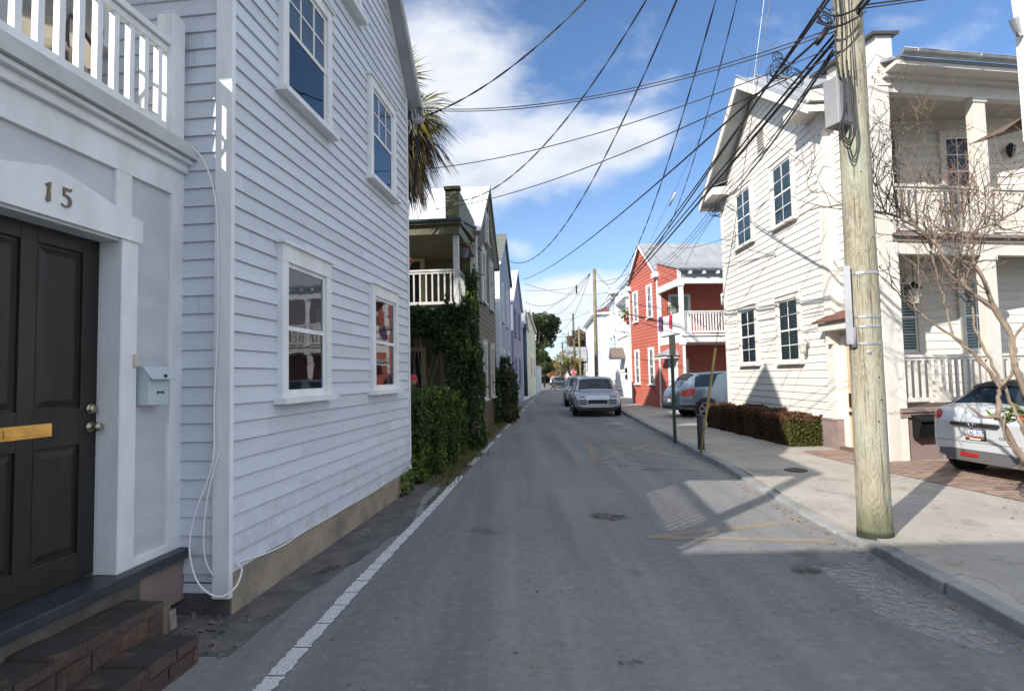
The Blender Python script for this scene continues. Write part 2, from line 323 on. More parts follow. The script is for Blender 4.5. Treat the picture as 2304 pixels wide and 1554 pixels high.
# ================================================================== setting
def asphalt():
    m = bpy.data.materials.new('worn_asphalt'); m.use_nodes = True; k = NT(m.node_tree); p = m.node_tree.nodes['Principled BSDF']
    g = k.n('NewGeometry').outputs['Position']; x, y, z = k.sep(g)
    big = k.noise(g, 0.35, 5, 0.6); c = k.mix(k.ramp(big, 0.3, 0.7), (0.16, 0.16, 0.168), (0.215, 0.21, 0.205))
    mid = k.noise(g, 2.3, 6, 0.65); c = k.mix(k.math('MULTIPLY', k.ramp(mid, 0.4, 0.7), 0.5), c, (0.18, 0.168, 0.155))
    # smoother newer strip in the middle distance
    st = k.noise(k.mapv(g, (1.2, 0.12, 1), rot=(0, 0, 0.074)), 1.2, 4, 0.5); c = k.mix(k.math('MULTIPLY', k.ramp(st, 0.45, 0.7), 0.4), c, (0.15, 0.152, 0.165))
    fine = k.noise(g, 70, 4, 0.8); c = k.mix(k.ramp(fine, 0.55, 0.75, 0, 0.8), c, (0.40, 0.385, 0.37)); c = k.mix(k.ramp(fine, 0.45, 0.28, 0, 0.8), c, (0.06, 0.06, 0.065))
    f2 = k.noise(k.mapv(g, (1, 1, 1), (4, 2, 1)), 38, 3, 0.7); c = k.mix(k.ramp(f2, 0.6, 0.75, 0, 0.4), c, (0.33, 0.315, 0.3))
    lane = k.n('TexNoise'); lane.inputs['Scale'].default_value = 1.0; lane.inputs['Detail'].default_value = 5; k.L(k.mapv(g, (2.2, 0.10, 1), rot=(0, 0, 0.074)), lane.inputs['Vector'])
    c = k.mix(k.ramp(lane.outputs[0], .48, .64, 0, .5), c, (0.115, 0.117, 0.128)); c = k.mix(k.ramp(lane.outputs[0], .48, .34, 0, .4), c, (0.27, 0.262, 0.25))
    pat = k.noise(k.mapv(g, (1, 1, 1), (1, 4, 0)), 14, 5, 0.7); c = k.mix(k.ramp(pat, .5, .72, 0, .45), c, (0.30, 0.288, 0.275)); c = k.mix(k.ramp(pat, .48, .3, 0, .45), c, (0.10, 0.10, 0.108))
    # cracks
    vo = k.n('TexVoronoi'); vo.feature = 'DISTANCE_TO_EDGE'; vo.inputs['Scale'].default_value = 0.62
    dv = k.n('VectorMath', operation='ADD'); k.L(g, dv.inputs[0]); nn = k.n('TexNoise'); nn.inputs['Scale'].default_value = 2.4; nn.inputs['Detail'].default_value = 7; nn.inputs['Roughness'].default_value = .7
    sc = k.n('VectorMath', operation='SCALE'); k.L(nn.outputs[1], sc.inputs[0]); sc.inputs['Scale'].default_value = 0.75; k.L(g, nn.inputs['Vector']); k.L(sc.outputs[0], dv.inputs[1]); k.L(dv.outputs[0], vo.inputs['Vector'])
    gate = k.ramp(k.noise(k.mapv(g, (1, 1, 1), (9, 0, 0)), 0.5, 3, 0.5), 0.5, 0.6)
    cr = k.math('MULTIPLY', k.ramp(vo.outputs[0], 0.007, 0.001), gate); c = k.mix(k.math('MULTIPLY', cr, 0.5), c, (0.05, 0.05, 0.052))
    # reddish brown leaf crumbs and oil
    st2 = k.noise(k.mapv(g, (1, 1, 1), (2, 7, 0)), 1.1, 7, 0.72); c = k.mix(k.ramp(st2, 0.66, 0.73, 0, 0.65), c, (0.085, 0.06, 0.045))
    st3 = k.noise(k.mapv(g, (1, 1, 1), (12, 3, 0)), 0.8, 4, 0.6); c = k.mix(k.ramp(st3, 0.64, 0.72, 0, 0.5), c, (0.05, 0.05, 0.055))
    k.L(c, p.inputs['Base Color']); p.inputs['Roughness'].default_value = 0.82; p.inputs['Specular IOR Level'].default_value = 0.35
    b = k.n('Bump'); b.inputs['Strength'].default_value = 0.55; b.inputs['Distance'].default_value = 0.006; k.L(fine, b.inputs['Height']); k.L(b.outputs[0], p.inputs['Normal'])
    return m
def concrete(name, c0, c1, joints=False):
    m = bpy.data.materials.new(name); m.use_nodes = True; k = NT(m.node_tree); p = m.node_tree.nodes['Principled BSDF']
    g = k.n('NewGeometry').outputs['Position']
    c = k.mix(k.ramp(k.noise(g, 0.9, 7, 0.65), 0.3, 0.7), c0, c1)
    c = k.mix(k.ramp(k.noise(g, 60, 3, 0.7), 0.5, 0.75, 0, 0.35), c, tuple(a * 1.3 for a in c0)); c = k.mix(k.ramp(k.noise(g, 33, 4, 0.7), 0.5, 0.3, 0, 0.4), c, tuple(a * 0.6 for a in c0))
    st = k.noise(k.mapv(g, (1, 1, 1), (5, 5, 0)), 2.2, 6, 0.7); c = k.mix(k.ramp(st, 0.54, 0.70, 0, 0.55), c, (0.15, 0.13, 0.10)); st4 = k.noise(k.mapv(g, (1, 1, 1), (9, 2, 0)), 6, 6, 0.75); c = k.mix(k.ramp(st4, 0.58, 0.68, 0, 0.4), c, (0.10, 0.09, 0.075))
    vo = k.n('TexVoronoi'); vo.feature = 'DISTANCE_TO_EDGE'; vo.inputs['Scale'].default_value = 0.45
    nn = k.n('TexNoise'); nn.inputs['Scale'].default_value = 2.0; nn.inputs['Detail'].default_value = 6; k.L(g, nn.inputs['Vector'])
    dv = k.n('VectorMath', operation='ADD'); k.L(g, dv.inputs[0]); k.L(nn.outputs[1], dv.inputs[1]); k.L(dv.outputs[0], vo.inputs['Vector'])
    gate = k.ramp(k.noise(k.mapv(g, (1, 1, 1), (3, 8, 0)), 0.6, 2, 0.5), 0.5, 0.58)
    c = k.mix(k.math('MULTIPLY', k.math('MULTIPLY', k.ramp(vo.outputs[0], 0.012, 0.002), gate), 0.35), c, (0.08, 0.08, 0.07))
    k.L(c, p.inputs['Base Color']); p.inputs['Roughness'].default_value = 0.85
    b = k.n('Bump'); b.inputs['Strength'].default_value = 0.4; b.inputs['Distance'].default_value = 0.005; k.L(k.noise(g, 70, 4, 0.7), b.inputs['Height']); k.L(b.outputs[0], p.inputs['Normal'])
    return m
def brickmat(name, rot=0.0, c1=(0.23, 0.095, 0.065), c2=(0.30, 0.15, 0.11), mortar=(0.17, 0.14, 0.11), scale=1.0, dirt=0.5, dirtc=(0.05, 0.045, 0.035)):
    m = bpy.data.materials.new(name); m.use_nodes = True; k = NT(m.node_tree); p = m.node_tree.nodes['Principled BSDF']
    g = k.n('NewGeometry').outputs['Position']; bt = k.n('TexBrick'); k.L(k.mapv(g, (1, 1, 1), rot=(0, 0, rot)), bt.inputs['Vector'])
    bt.inputs['Color1'].default_value = (*c1, 1); bt.inputs['Color2'].default_value = (*c2, 1); bt.inputs['Mortar'].default_value = (*mortar, 1)
    bt.inputs['Scale'].default_value = scale; bt.inputs['Brick Width'].default_value = 0.21; bt.inputs['Row Height'].default_value = 0.105; bt.inputs['Mortar Size'].default_value = 0.011; bt.inputs['Bias'].default_value = -0.1
    c = k.mix(k.ramp(k.noise(g, 1.8, 6, 0.7), 0.4, 0.7, 0, dirt), bt.outputs[0], dirtc)
    c = k.mix(k.ramp(k.noise(g, 30, 4, 0.7), 0.4, 0.7, 0, 0.3), c, (0.32, 0.24, 0.19))
    k.L(c, p.inputs['Base Color']); p.inputs['Roughness'].default_value = 0.88
    b = k.n('Bump'); b.inputs['Strength'].default_value = 0.5; b.inputs['Distance'].default_value = 0.01
    k.L(k.math('ADD', k.math('MULTIPLY', bt.outputs[1], -0.7), k.math('MULTIPLY', k.noise(g, 40, 4, 0.7), 0.5)), b.inputs['Height']); k.L(b.outputs[0], p.inputs['Normal'])
    return m
def wornpaint(name, col, lo, hi, sc=18, anis=(1, 1, 1), amt=1.0):
    """paint worn through to nothing"""
    m = bpy.data.materials.new(name); m.use_nodes = True; nt = m.node_tree; k = NT(nt); p = nt.nodes['Principled BSDF']; out = nt.nodes['Material Output']
    g = k.n('NewGeometry').outputs['Position']; p.inputs['Base Color'].default_value = (*col, 1); p.inputs['Roughness'].default_value = 0.75
    f = k.ramp(k.noise(k.mapv(g, anis), sc, 7, 0.72), lo, hi); f2 = k.ramp(k.noise(g, 90, 3, 0.7), 0.25, 0.5, 0.3, 1.0)
    tr = k.n('BsdfTransparent'); mx = k.n('MixShader'); k.L(k.math('MULTIPLY', f, k.math('MULTIPLY', f2, amt)), mx.inputs[0]); k.L(tr.outputs[0], mx.inputs[1]); k.L(p.outputs[0], mx.inputs[2]); k.L(mx.outputs[0], out.inputs[0])
    return m
M_['asph'] = asphalt()
M_['side'] = concrete('sidewalk_concrete', (0.39, 0.36, 0.315), (0.29, 0.27, 0.235))
M_['kerb'] = concrete('kerb_granite', (0.30, 0.30, 0.295), (0.17, 0.175, 0.175))
M_['brickpave'] = brickmat('brick_paving', 0.1, (.17, .085, .06), (.33, .215, .165), (.30, .26, .21), 1.0, .35, (.10, .075, .055))
M_['soil'] = mat('leaf_litter_soil', (0.07, 0.05, 0.035), 0.95, nscale=9, col2=(0.03, 0.024, 0.018), bump=0.9, bscale=25)
M_['joint'] = mat('dark_joint', (0.06, 0.055, 0.045), 0.95)
M_['gravel'] = mat('dark_verge', (0.135, 0.125, 0.12), 0.95, nscale=5, col2=(0.075, 0.072, 0.075), bump=0.7, bscale=40)
M_['terrain'] = mat('earth_ground', (0.10, 0.095, 0.075), 0.95, nscale=1.5, col2=(0.07, 0.075, 0.045), bump=0.4)

def grid_sheet(name, sL, sR, t0, t1, z, m, step=None):
    b = MB(); b.quad(rp(sL, t0, z), rp(sR, t0, z), rp(sR, t1, z), rp(sL, t1, z)); return struct(b.build(name, m, loc=rp(0, 0, 0)))
b = MB(); b.quad((-900, -300, -.03), (900, -300, -.03), (900, 2200, -.03), (-900, 2200, -.03)); struct(b.build('ground', M_['terrain'], loc=(0, 0, 0)))
grid_sheet('road', -9, 2.93, -40, 420, 0.0, M_['asph'])
# dark ragged patch strip against the left houses
b = MB(); prs = random.Random(3); Lp = []; Rp_ = []
for i in range(60):
    t = 3.4 + i * 0.18; Lp.append(rp(-2.75, t, .004)); Rp_.append(rp(-1.93 + 0.12 * math.sin(t * 1.3) + prs.uniform(-.02, .02) + (0.0 if t < 6 else .12), t, .004))
for i in range(59): b.quad(Lp[i], Rp_[i], Rp_[i + 1], Lp[i + 1])
struct(b.build('road_patch', M_['gravel'], loc=rp(-2.3, 3.4)))
# sidewalk: near panels and beyond, with joints; kerb with a low crossing
b = MB(); KS = 2.86
def kerb_h(t): return 0.085 if t < 5.75 else (0.035 if t < 6.4 else (0.03 if t < 8.6 else (0.07 if t < 9.2 else 0.10)))
joints = [-20, -12, -8, -4, -1, 1.4, 3.4, 5.55, 7.35, 9.35, 12.6, 15.0, 18.2, 22, 26, 30, 36, 44, 60, 90, 140, 220]
for a, c in zip(joints[:-1], joints[1:]):
    za, zc = kerb_h(a + .01) - .004, kerb_h(c - .01) - .004
    b.add([rp(KS + .17, a + .009, za), rp(4.9, a + .009, .096), rp(4.9, c - .009, .096), rp(KS + .17, c - .009, zc), rp(KS + .17, a + .009, -.02), rp(KS + .17, c - .009, -.02), rp(9.5, a + .009, -.02), rp(9.5, c - .009, -.02), rp(9.5, a + .009, .096), rp(9.5, c - .009, .096)],
          [(0, 1, 2, 3), (1, 8, 9, 2), (0, 3, 5, 4), (0, 4, 6, 8, 1), (3, 2, 9, 7, 5)])
struct(b.build('sidewalk', M_['side'], loc=rp(4, 6)))
b = MB(); b.box(FrM((0, 0, 0), RN, RD, (0, 0, 1)), KS + .06, 9.4, -19, 219, -.02, .018); struct(b.build('sidewalk_joint', M_['joint'], loc=rp(4, 7)))
b = MB(); t = -18.0; kr = random.Random(5)
while t < 150:
    L_ = kr.uniform(.6, 1.5) if t < 20 else 4.0; t2 = t + L_; j = kr.uniform(-.018, .018)
    h1, h2 = kerb_h(t + .02) + kr.uniform(-.008, .008), kerb_h(t2 - .02) + kr.uniform(-.008, .008)
    P = [rp(KS + j, t + .008, -.02), rp(KS + .165, t + .008, -.02), rp(KS + .165, t2 - .008, -.02), rp(KS + j, t2 - .008, -.02),
         rp(KS + j + .015, t + .008, h1), rp(KS + .165, t + .008, h1 + .006), rp(KS + .165, t2 - .008, h2 + .006), rp(KS + j + .015, t2 - .008, h2)]
    b.add(P, [(0, 3, 2, 1), (4, 5, 6, 7), (0, 1, 5, 4), (1, 2, 6, 5), (2, 3, 7, 6), (3, 0, 4, 7)]); t = t2
struct(b.build('kerb', M_['kerb'], loc=rp(KS, 6), bevel=.012))
# brick paving of the drive and the door strip
b = MB(); b.quad((5.62, 10.55, .104), (5.72, 8.6, .104), (5.98, 6.55, .104), (9.6, 6.0, .104), (9.9, 9.66, .104), (6.62, 9.62, .104), (6.62, 11.15, .104), (5.72, 11.1, .104))
struct(b.build('brick_paving', M_['brickpave'], loc=(6, 9, 0)))
b = MB(); pts = []
for i in range(24):
    an = 2 * math.pi * i / 24; r = 1 + .16 * math.sin(3 * an + 1) + .1 * math.sin(7 * an); pts.append((6.75 + 1.15 * r * math.cos(an), 5.9 + .42 * r * math.sin(an), .109))
b.add(pts, [tuple(range(24))]); struct(b.build('planting_bed', M_['soil'], loc=(6.7, 5.9, 0)))
# white edge line: hand of separate worn bars
b = MB(); lr = random.Random(2); t = 2.2
def wl(t): return -1.64 + 0.012 * math.sin(t) + (0.0 if t < 8 else 0.004 * (t - 8))
while t < 60:
    seg = lr.uniform(.16, .34)
    gap = .012
    if t > 8.0:
        seg = lr.uniform(1.0, 2.2); gap = lr.uniform(.5, 1.6) if t < 22 else 1.5
    w = .055; a, c = t, t + seg
    n = 9; Lq = [(wl(a) - w + lr.uniform(-.01, .01) * (1 if 0 < i < n else -.5), a + (c - a) * i / n) for i in range(n + 1)]
    Rq = [(wl(a) + w + lr.uniform(-.01, .01), a + (c - a) * i / n) for i in range(n + 1)]
    for i in range(n): b.quad(rp(*Lq[i], .008), rp(*Rq[i], .008), rp(*Rq[i + 1], .008), rp(*Lq[i + 1], .008))
    t = c + gap
struct(b.build('road_edge_line', wornpaint('white_line_paint', (0.52, 0.53, 0.54), 0.28, 0.40, 22), loc=rp(-1.6, 3)))
# faded yellow no-parking box and arrowhead
b = MB()
def strip(p, q, w):
    p, q = gnd(*p), gnd(*q); d = (q - p).normalized(); s_ = Vector((-d.y, d.x, 0)) * w / 2; up = Vector((0, 0, .007 + .0004 * len(b.f)))
    n = 12; [b.quad(*[v + up for v in (p + (q - p) * i / n - s_, p + (q - p) * i / n + s_, p + (q - p) * (i + 1) / n + s_, p + (q - p) * (i + 1) / n - s_)]) for i in range(n)]
for p, q, w in [((1458, 1210), (1800, 1172), .11), ((1458, 1210), (1870, 1219), .12), ((1330, 992), (1480, 995), .1), ((1325, 990), (1335, 1040), .1), ((1335, 1040), (1590, 1060), .1), ((1345, 1038), (1478, 1000), .1), ((1335, 995), (1560, 1036), .1)]:
    strip(p, q, w)
struct(b.build('yellow_road_marking', wornpaint('faded_yellow_paint', (0.50, 0.36, 0.16), 0.25, 0.85, 14, amt=.62), loc=gnd(1500, 1100)))
# pale scuffed patches on the near road
def blot(pts_px, z, seed, jit=.05):
    r = random.Random(seed); P = [gnd(*p) for p in pts_px]; out = []
    for i in range(len(P)):
        a, c = P[i], P[(i + 1) % len(P)]
        for j in range(8):
            q = a.lerp(c, j / 8); out.append((q.x + r.uniform(-jit, jit), q.y + r.uniform(-jit, jit), z))
    return out
b = MB(); q = blot([(1835, 1275), (1925, 1268), (2060, 1340), (2150, 1385), (2250, 1445), (2250, 1475), (2130, 1445), (2060, 1420), (1990, 1390), (1930, 1330)], .006, 1); b.add(q, [tuple(range(len(q)))])
q = blot([(1262, 1322), (1290, 1320), (1300, 1334), (1268, 1336)], .006, 2, .01); b.add(q, [tuple(range(len(q)))])
q = blot([(814, 1192), (834, 1186), (838, 1190), (818, 1198)], .009, 2, .004); b.add(q, [tuple(range(len(q)))])
struct(b.build('road_scuff', wornpaint('pale_scuffed_concrete', (0.42, 0.41, 0.395), 0.36, 0.66, 16, (1, 1, 1), amt=.55), loc=gnd(2000, 1360)))
b = MB()
for i, (pp, sd_) in enumerate(([[(1780, 1280), (1812, 1278), (1846, 1283), (1848, 1290), (1815, 1292), (1785, 1287)], 5], [[(1330, 1152), (1400, 1158), (1420, 1166), (1380, 1172), (1330, 1165)], 6], [[(700, 1290), (760, 1270), (768, 1276), (712, 1298)], 7], [[(1395, 1490), (1440, 1482), (1446, 1492), (1402, 1500)], 8], [[(1095, 1010), (1060, 1050), (1010, 1110), (960, 1150), (950, 1140), (1010, 1075), (1060, 1030)], 9])):
    q = blot(pp, .0065 + .0002 * i, sd_, .02); b.add(q, [tuple(range(len(q)))])
struct(b.build('road_stain', wornpaint('brown_road_stain', (0.06, 0.042, 0.03), 0.36, 0.62, 12, amt=.75), loc=gnd(1500, 1250)))
# utility cover in the sidewalk
mh = gnd(1790, 1056, .105); b = MB(); b.lathe(mh, [(.17, -.03), (.17, .0), (.155, .004), (.15, .0), (.0, .0)], 24)
tag(b.build('utility_cover', mat('cast_iron', (0.06, 0.055, 0.05), 0.6, 0.5, bump=.5, bscale=80), loc=mh), 'small round dark iron utility cover set in the sidewalk', 'manhole cover')

# ================================================================== house pieces
def clap(b, T, ext, z0, z1, e, th=0.016):
    """lapped boards; ext(z) -> (u0,u1) or None"""
    z = z0
    while z < z1 - 1e-4:
        zt = min(z + e, z1); a, c = ext(z), ext(zt)
        if a and c and a[1] - a[0] > .01:
            k = (zt - z) / e
            P = [T(a[0], th, z), T(a[1], th, z), T(c[1], .003 + th * (1 - k) , zt), T(c[0], .003 + th * (1 - k), zt), T(a[0], 0, z), T(a[1], 0, z), T(c[1], 0, zt), T(c[0], 0, zt)]
            b.add(P, [(0, 1, 2, 3), (4, 5, 1, 0), (0, 3, 7, 4), (1, 5, 6, 2)])
        z = zt
    return b
def gab(w, ze, zp, u0=0.0):
    def f(z):
        if z <= ze: return (u0, u0 + w)
        k = min(1, (z - ze) / (zp - ze)); return (u0 + w / 2 * k, u0 + w - w / 2 * k)
    return f
def rect(u0, u1): return lambda z: (u0, u1)

def window(par, T, u0, u1, z0, z1, trim, sashm, cas=.11, head=.13, gm=None, sill=True, mu=(2, 2), n0=0.018, blind=None, cap=True, shut=None, sash=True, low=None, zm=None, up=None):
    """u0..z1 is the outside of the casing.  sub-parts: sill, sash, pane, blind"""
    b = MB(); d = n0 + .045
    b.box(T, u0, u0 + cas, n0 - .017, d, z0, z1 - head); b.box(T, u1 - cas, u1, n0 - .017, d, z0, z1 - head); b.box(T, u0, u1, n0 - .017, d + .003, z1 - head, z1)
    b.box(T, u0 + cas, u1 - cas, n0 - .017, d - .004, z0, z0 + .03)
    if cap: b.box(T, u0 - .025, u1 + .025, n0 - .017, d + .03, z1, z1 + .025)
    w = b.build('window', trim, par)
    if sill: c = MB(); c.box(T, u0 - .05, u1 + .05, n0 - .017, d + .06, z0 - .05, z0); c.build('sill', trim, w)
    a0, a1, c0, c1 = u0 + cas, u1 - cas, z0 + .03, z1 - head; zm = zm if zm else (c0 + c1) / 2
    for (s0, s1, nn, mm) in ((zm - .02, c1, n0 + .022, mu), (c0, zm + .02, n0 + .015, mu if low is None else low)):
        if not sash: break
        c = MB(); t = .038; c.box(T, a0, a0 + t, n0, nn, s0, s1); c.box(T, a1 - t, a1, n0, nn, s0, s1); c.box(T, a0 + t, a1 - t, n0, nn, s0, s0 + t); c.box(T, a0 + t, a1 - t, n0, nn, s1 - t, s1)
        for i in range(1, mm[0]): u = a0 + (a1 - a0) * i / mm[0]; c.box(T, u - .009, u + .009, n0 + .001, nn - .002, s0 + t, s1 - t)
        for i in range(1, mm[1]): zz = s0 + (s1 - s0) * i / mm[1]; c.box(T, a0 + t, a1 - t, n0 + .001, nn - .003, zz - .009, zz + .009)
        c.build('sash', sashm, w)
    c = MB(); c.quad(T(a0, n0 + .011, c0), T(a1, n0 + .011, c0), T(a1, n0 + .011, c1), T(a0, n0 + .011, c1)); c.build('pane', gm or (M_['clearglass'] if shut else M_['glass']), w)
    bm = blind or M_['room']; c = MB(); c.quad(T(a0, n0 + .002, c0), T(a1, n0 + .002, c0), T(a1, n0 + .002, zm), T(a0, n0 + .002, zm))
    c.mi = 1; c.quad(T(a0, n0 + .002, zm), T(a1, n0 + .002, zm), T(a1, n0 + .002, c1), T(a0, n0 + .002, c1)); c.mi = 2
    if shut:
        zz = c0 + .03
        while zz < c1 - .03:
            for (q0, q1) in ((a0 + .05, (a0 + a1) / 2 - .02), ((a0 + a1) / 2 + .02, a1 - .05)): c.quad(T(q0, n0 + .0095, zz), T(q1, n0 + .0095, zz), T(q1, n0 + .0045, zz + .044), T(q0, n0 + .0045, zz + .034))
            zz += .06
    c.build('blind', [bm, up or bm, shut or bm], w)
    return w
def railing(par, T, u0, u1, zb, zt, m, sp=.12, bw=.04, nd=.0, name='railing', skip=0):
    b = MB(); b.box(T, u0, u1, nd - .05, nd + .05, zt - .045, zt); b.box(T, u0, u1, nd - .025, nd + .025, zt - .10, zt - .05); b.box(T, u0, u1, nd - .03, nd + .03, zb, zb + .07)
    r = b.build(name, m, par); n = max(1, int(round((u1 - u0) / sp)))
    for i in range(n):
        u = u0 + (i + .5) * (u1 - u0) / n; c = MB(); c.box(T, u - bw / 2, u + bw / 2, nd - bw / 2, nd + bw / 2, zb + .07, zt - .1); c.build('baluster', m, r)
    return r
def gable_roof(par, T, w, depth, ze, zp, over, m, trim, th=.06, front=.25, seams=True, u0=0.0, name='roof', fas=.16):
    """ridge runs inward (-n) from the facade"""
    mid = u0 + w / 2; sl = (zp - ze) / (w / 2); zo = ze - over * sl; b = MB()
    for s in (-1, 1):
        e = mid + s * (w / 2 + over)
        P = [T(e, front, zo + .02), T(e, -depth, zo + .02), T(mid, -depth, zp + .02), T(mid, front, zp + .02)]
        if s > 0: P = P[::-1]
        b.slab(P, th)
        if seams:
            k = int(depth / .5)
            for i in range(k + 1):
                n = front - (front + depth) * i / k; q0, q1 = T(e, n, zo + .02 + th), T(mid, n, zp + .02 + th); up = Vector((0, 0, .035)); tt = T(0, .012, 0) - T(0, 0, 0)
                b.add([q0, q0 + up, q1 + up, q1, q0 - tt, q0 + up - tt, q1 + up - tt, q1 - tt], [(0, 1, 2, 3), (7, 6, 5, 4), (1, 5, 6, 2)])
    r = b.build(name, m, par); b = MB()
    for s in (-1, 1):
        e = mid + s * (w / 2 + over); hh = fas
        b.add([T(e, front - .03, zo - hh * .6), T(e, front - .03, zo + .015), T(mid, front - .03, zp + .015), T(mid, front - .03, zp - hh), T(e, front + .004, zo - hh * .6), T(e, front + .004, zo + .015), T(mid, front + .004, zp + .015), T(mid, front + .004, zp - hh)],
              [(0, 1, 2, 3), (7, 6, 5, 4), (0, 4, 5, 1), (3, 2, 6, 7), (0, 3, 7, 4)])
        b.add([T(e, front - .03, zo + .01), T(e, -depth, zo + .01), T(e, -depth, zo - .12), T(e, front - .03, zo - .12)], [(0, 1, 2, 3)])
        # soffit under the overhang
        b.add([T(e, front - .03, zo - .02), T(mid, front - .03, zp - .03), T(mid, .0, zp - .03), T(e, .0, zo - .02)], [(0, 1, 2, 3)])
    b.build('fascia', trim, par); return r
def wallbox(par, T, w, depth, z0, ze, zp, m, e=.16, sides=True, u0=0.0, claps=(1, 1, 1), name='wall', core=None):
    """front gable wall with boards, plus core body"""
    b = MB(); clap(b, T, gab(w, ze, zp, u0), z0, zp, e)
    if claps[1]:                                     # near side (u=u0), facing -u
        Ts = lambda u, n, z: T(u0 - n, -u, z); clap(b, Ts, rect(0, depth), z0, ze, e)
    if claps[2]:
        Ts = lambda u, n, z: T(u0 + w + n, -u, z); clap(b, Ts, rect(0, depth), z0, ze, e)
    b.poly(T, [(u0 + .002, -.02), (u0 + w - .002, -.02), (u0 + w - .002, ze), (u0 + w / 2, zp - .002), (u0 + .002, ze)], -depth + .002, -.001)
    return b.build(name, m, par)
def letters(par, T, strokes, m, name, u, z, h, n, th=.02, w=.012):
    pass

# ================================================================== near left house (number 15)
TH = Fr((-2.11, 4.15), (-2.11 + .1097 * 4.45, 4.15 + .994 * 4.45)); WH = 4.47
H15 = thing('clapboard_house', 'pale blue-grey clapboard house at left with number 15 over its dark entry door', 'house', (-2.11, 4.15, 0))
b = MB(); EZ, PZ = 6.22, 8.62
clap(b, TH, gab(WH, EZ, PZ), .30, PZ, .137, .02)
b.poly(TH, [(.002, .3), (WH - .002, .3), (WH - .002, EZ), (WH / 2, PZ - .003), (.002, EZ)], -9, -.001)
Tn = lambda u, n, z: TH(0 - n, -u, z)
clap(b, Tn, rect(.1, 9), .30 - .137, EZ, .137, .02)
b.build('wall', M_['lsid'], H15)
b = MB(); b.poly(TH, [(.006, -.05), (WH + .0, -.05), (WH + .0, .30), (2.4, .30), (1.2, .295), (.5, .31), (.006, .30)], -8.9, .022); b.build('foundation', M_['stucco'], H15)
b = MB(); b.box(Tn, -.02, 1.2, -.004, .012, -.05, .24); b.build('foundation_return', M_['dkstucco'], H15)
b = MB(); b.box(TH, -.04, .006, -.105, .030, .13, EZ); b.build('corner_board', M_['white'], H15, bevel=.004)
b = MB(); b.box(TH, WH - .01, WH + .03, -.08, .035, .28, EZ - .1); b.build('corner_board', M_['white'], H15)
gable_roof(H15, TH, WH, 9, EZ + .02, PZ + .02, .28, M_['greyroof'], M_['greyg'], front=.24, name='roof', fas=.14, seams=False)
b = MB()
mid = WH / 2; sl = (PZ - EZ) / mid
for s in (-1, 1):
    e = mid + s * mid
    b.add([TH(e, .0, EZ - .14), TH(e, .0, EZ + .0), TH(mid, 0, PZ), TH(mid, 0, PZ - .15), TH(e, .03, EZ - .14), TH(e, .03, EZ + .0), TH(mid, .03, PZ), TH(mid, .03, PZ - .15)], [(4, 5, 6, 7), (0, 3, 7, 4), (0, 4, 5, 1)])
b.build('rake_board', M_['white'], H15)
window(H15, TH, .64, 1.62, 1.55, 2.90, M_['white'], M_['white'], .105, .15, mu=(1, 1), low=(1, 1), blind=M_['room'], up=M_['blind'])
window(H15, TH, 2.82, 3.85, 1.55, 2.90, M_['white'], M_['white'], .105, .14, mu=(1, 1), low=(1, 1), blind=M_['room'], up=M_['room'])
window(H15, TH, .65, 1.66, 4.30, 5.62, M_['white'], M_['white'], .10, .11, mu=(3, 2), low=(1, 1), blind=M_['screen'], up=M_['blind'])
window(H15, TH, 2.80, 3.82, 4.28, 5.60, M_['white'], M_['white'], .10, .11, mu=(3, 2), low=(1, 1), blind=M_['screen'], up=M_['blind'])
window(H15, TH, 1.80, 2.52, 6.14, 7.25, M_['white'], M_['white'], .09, .11, mu=(2, 2))
window(H15, Tn, 1.02, 1.95, 4.35, 5.75, M_['white'], M_['white'], .09, .11, mu=(1, 1), low=(1, 1), blind=M_['dark'], up=M_['dark'])
# entry front: framed panels, door, threshold, cornice, deck
TP = Fr((-2.64, 2.86), (-2.496, 4.205)); UL = -1.95; UR = 1.345
b = MB()
b.box(TP, UL, -.36, -.06, -.012, .52, 3.15); b.box(TP, .89, 1.21, -.06, -.012, .50, 3.15); b.box(TP, -.36, .89, -.06, -.013, 2.80, 3.16)
b.build('grey_panel', M_['panel'], H15)
b = MB(); b.box(TP, 1.205, UR, -.10, .012, .42, 3.15); b.box(TP, .745, .885, -.13, .018, .49, 2.80); b.box(TP, -.34, -.20, -.13, .018, .49, 2.80); b.box(TP, .885, 1.205, -.03, .010, .41, .545)
b.box(TP, .70, .83, -.02, .012, 2.80, 3.10); b.box(TP, UL, UR, -.10, .014, 3.10, 3.29); b.box(TP, .885, 1.21, -.03, .0115, 3.13, 3.16)
b.build('door_surround', M_['white'], H15, bevel=.003)
b = MB(); b.poly(TP, [(-.37, 2.655), (.905, 2.655), (.905, 2.80), (.73, 2.83), (.33, 2.93), (.22, 2.935), (-.02, 2.87), (-.37, 2.80)], -.02, .030); b.build('door_head', M_['white'], H15, bevel=.004)
b = MB(); b.box(TP, -.215, .745, -.16, .0, 2.635, 2.66); b.box(TP, .748, .752, -.15, .02, .49, 2.65); b.build('door_jamb', M_['white'], H15)
b = MB(); b.box(TP, UL, UR + .04, -.12, .05, 3.29, 3.385); b.box(TP, UL, UR + .06, -.12, .09, 3.355, 3.39); b.build('cornice', M_['white'], H15, bevel=.006)
b = MB(); b.box(TP, UL, UR + .085, -3.5, .125, 3.392, 3.49); b.box(TP, UR + .02, UR + .13, .0, .10, 3.38, 3.52); b.build('balcony_deck', M_['greyg'], H15)
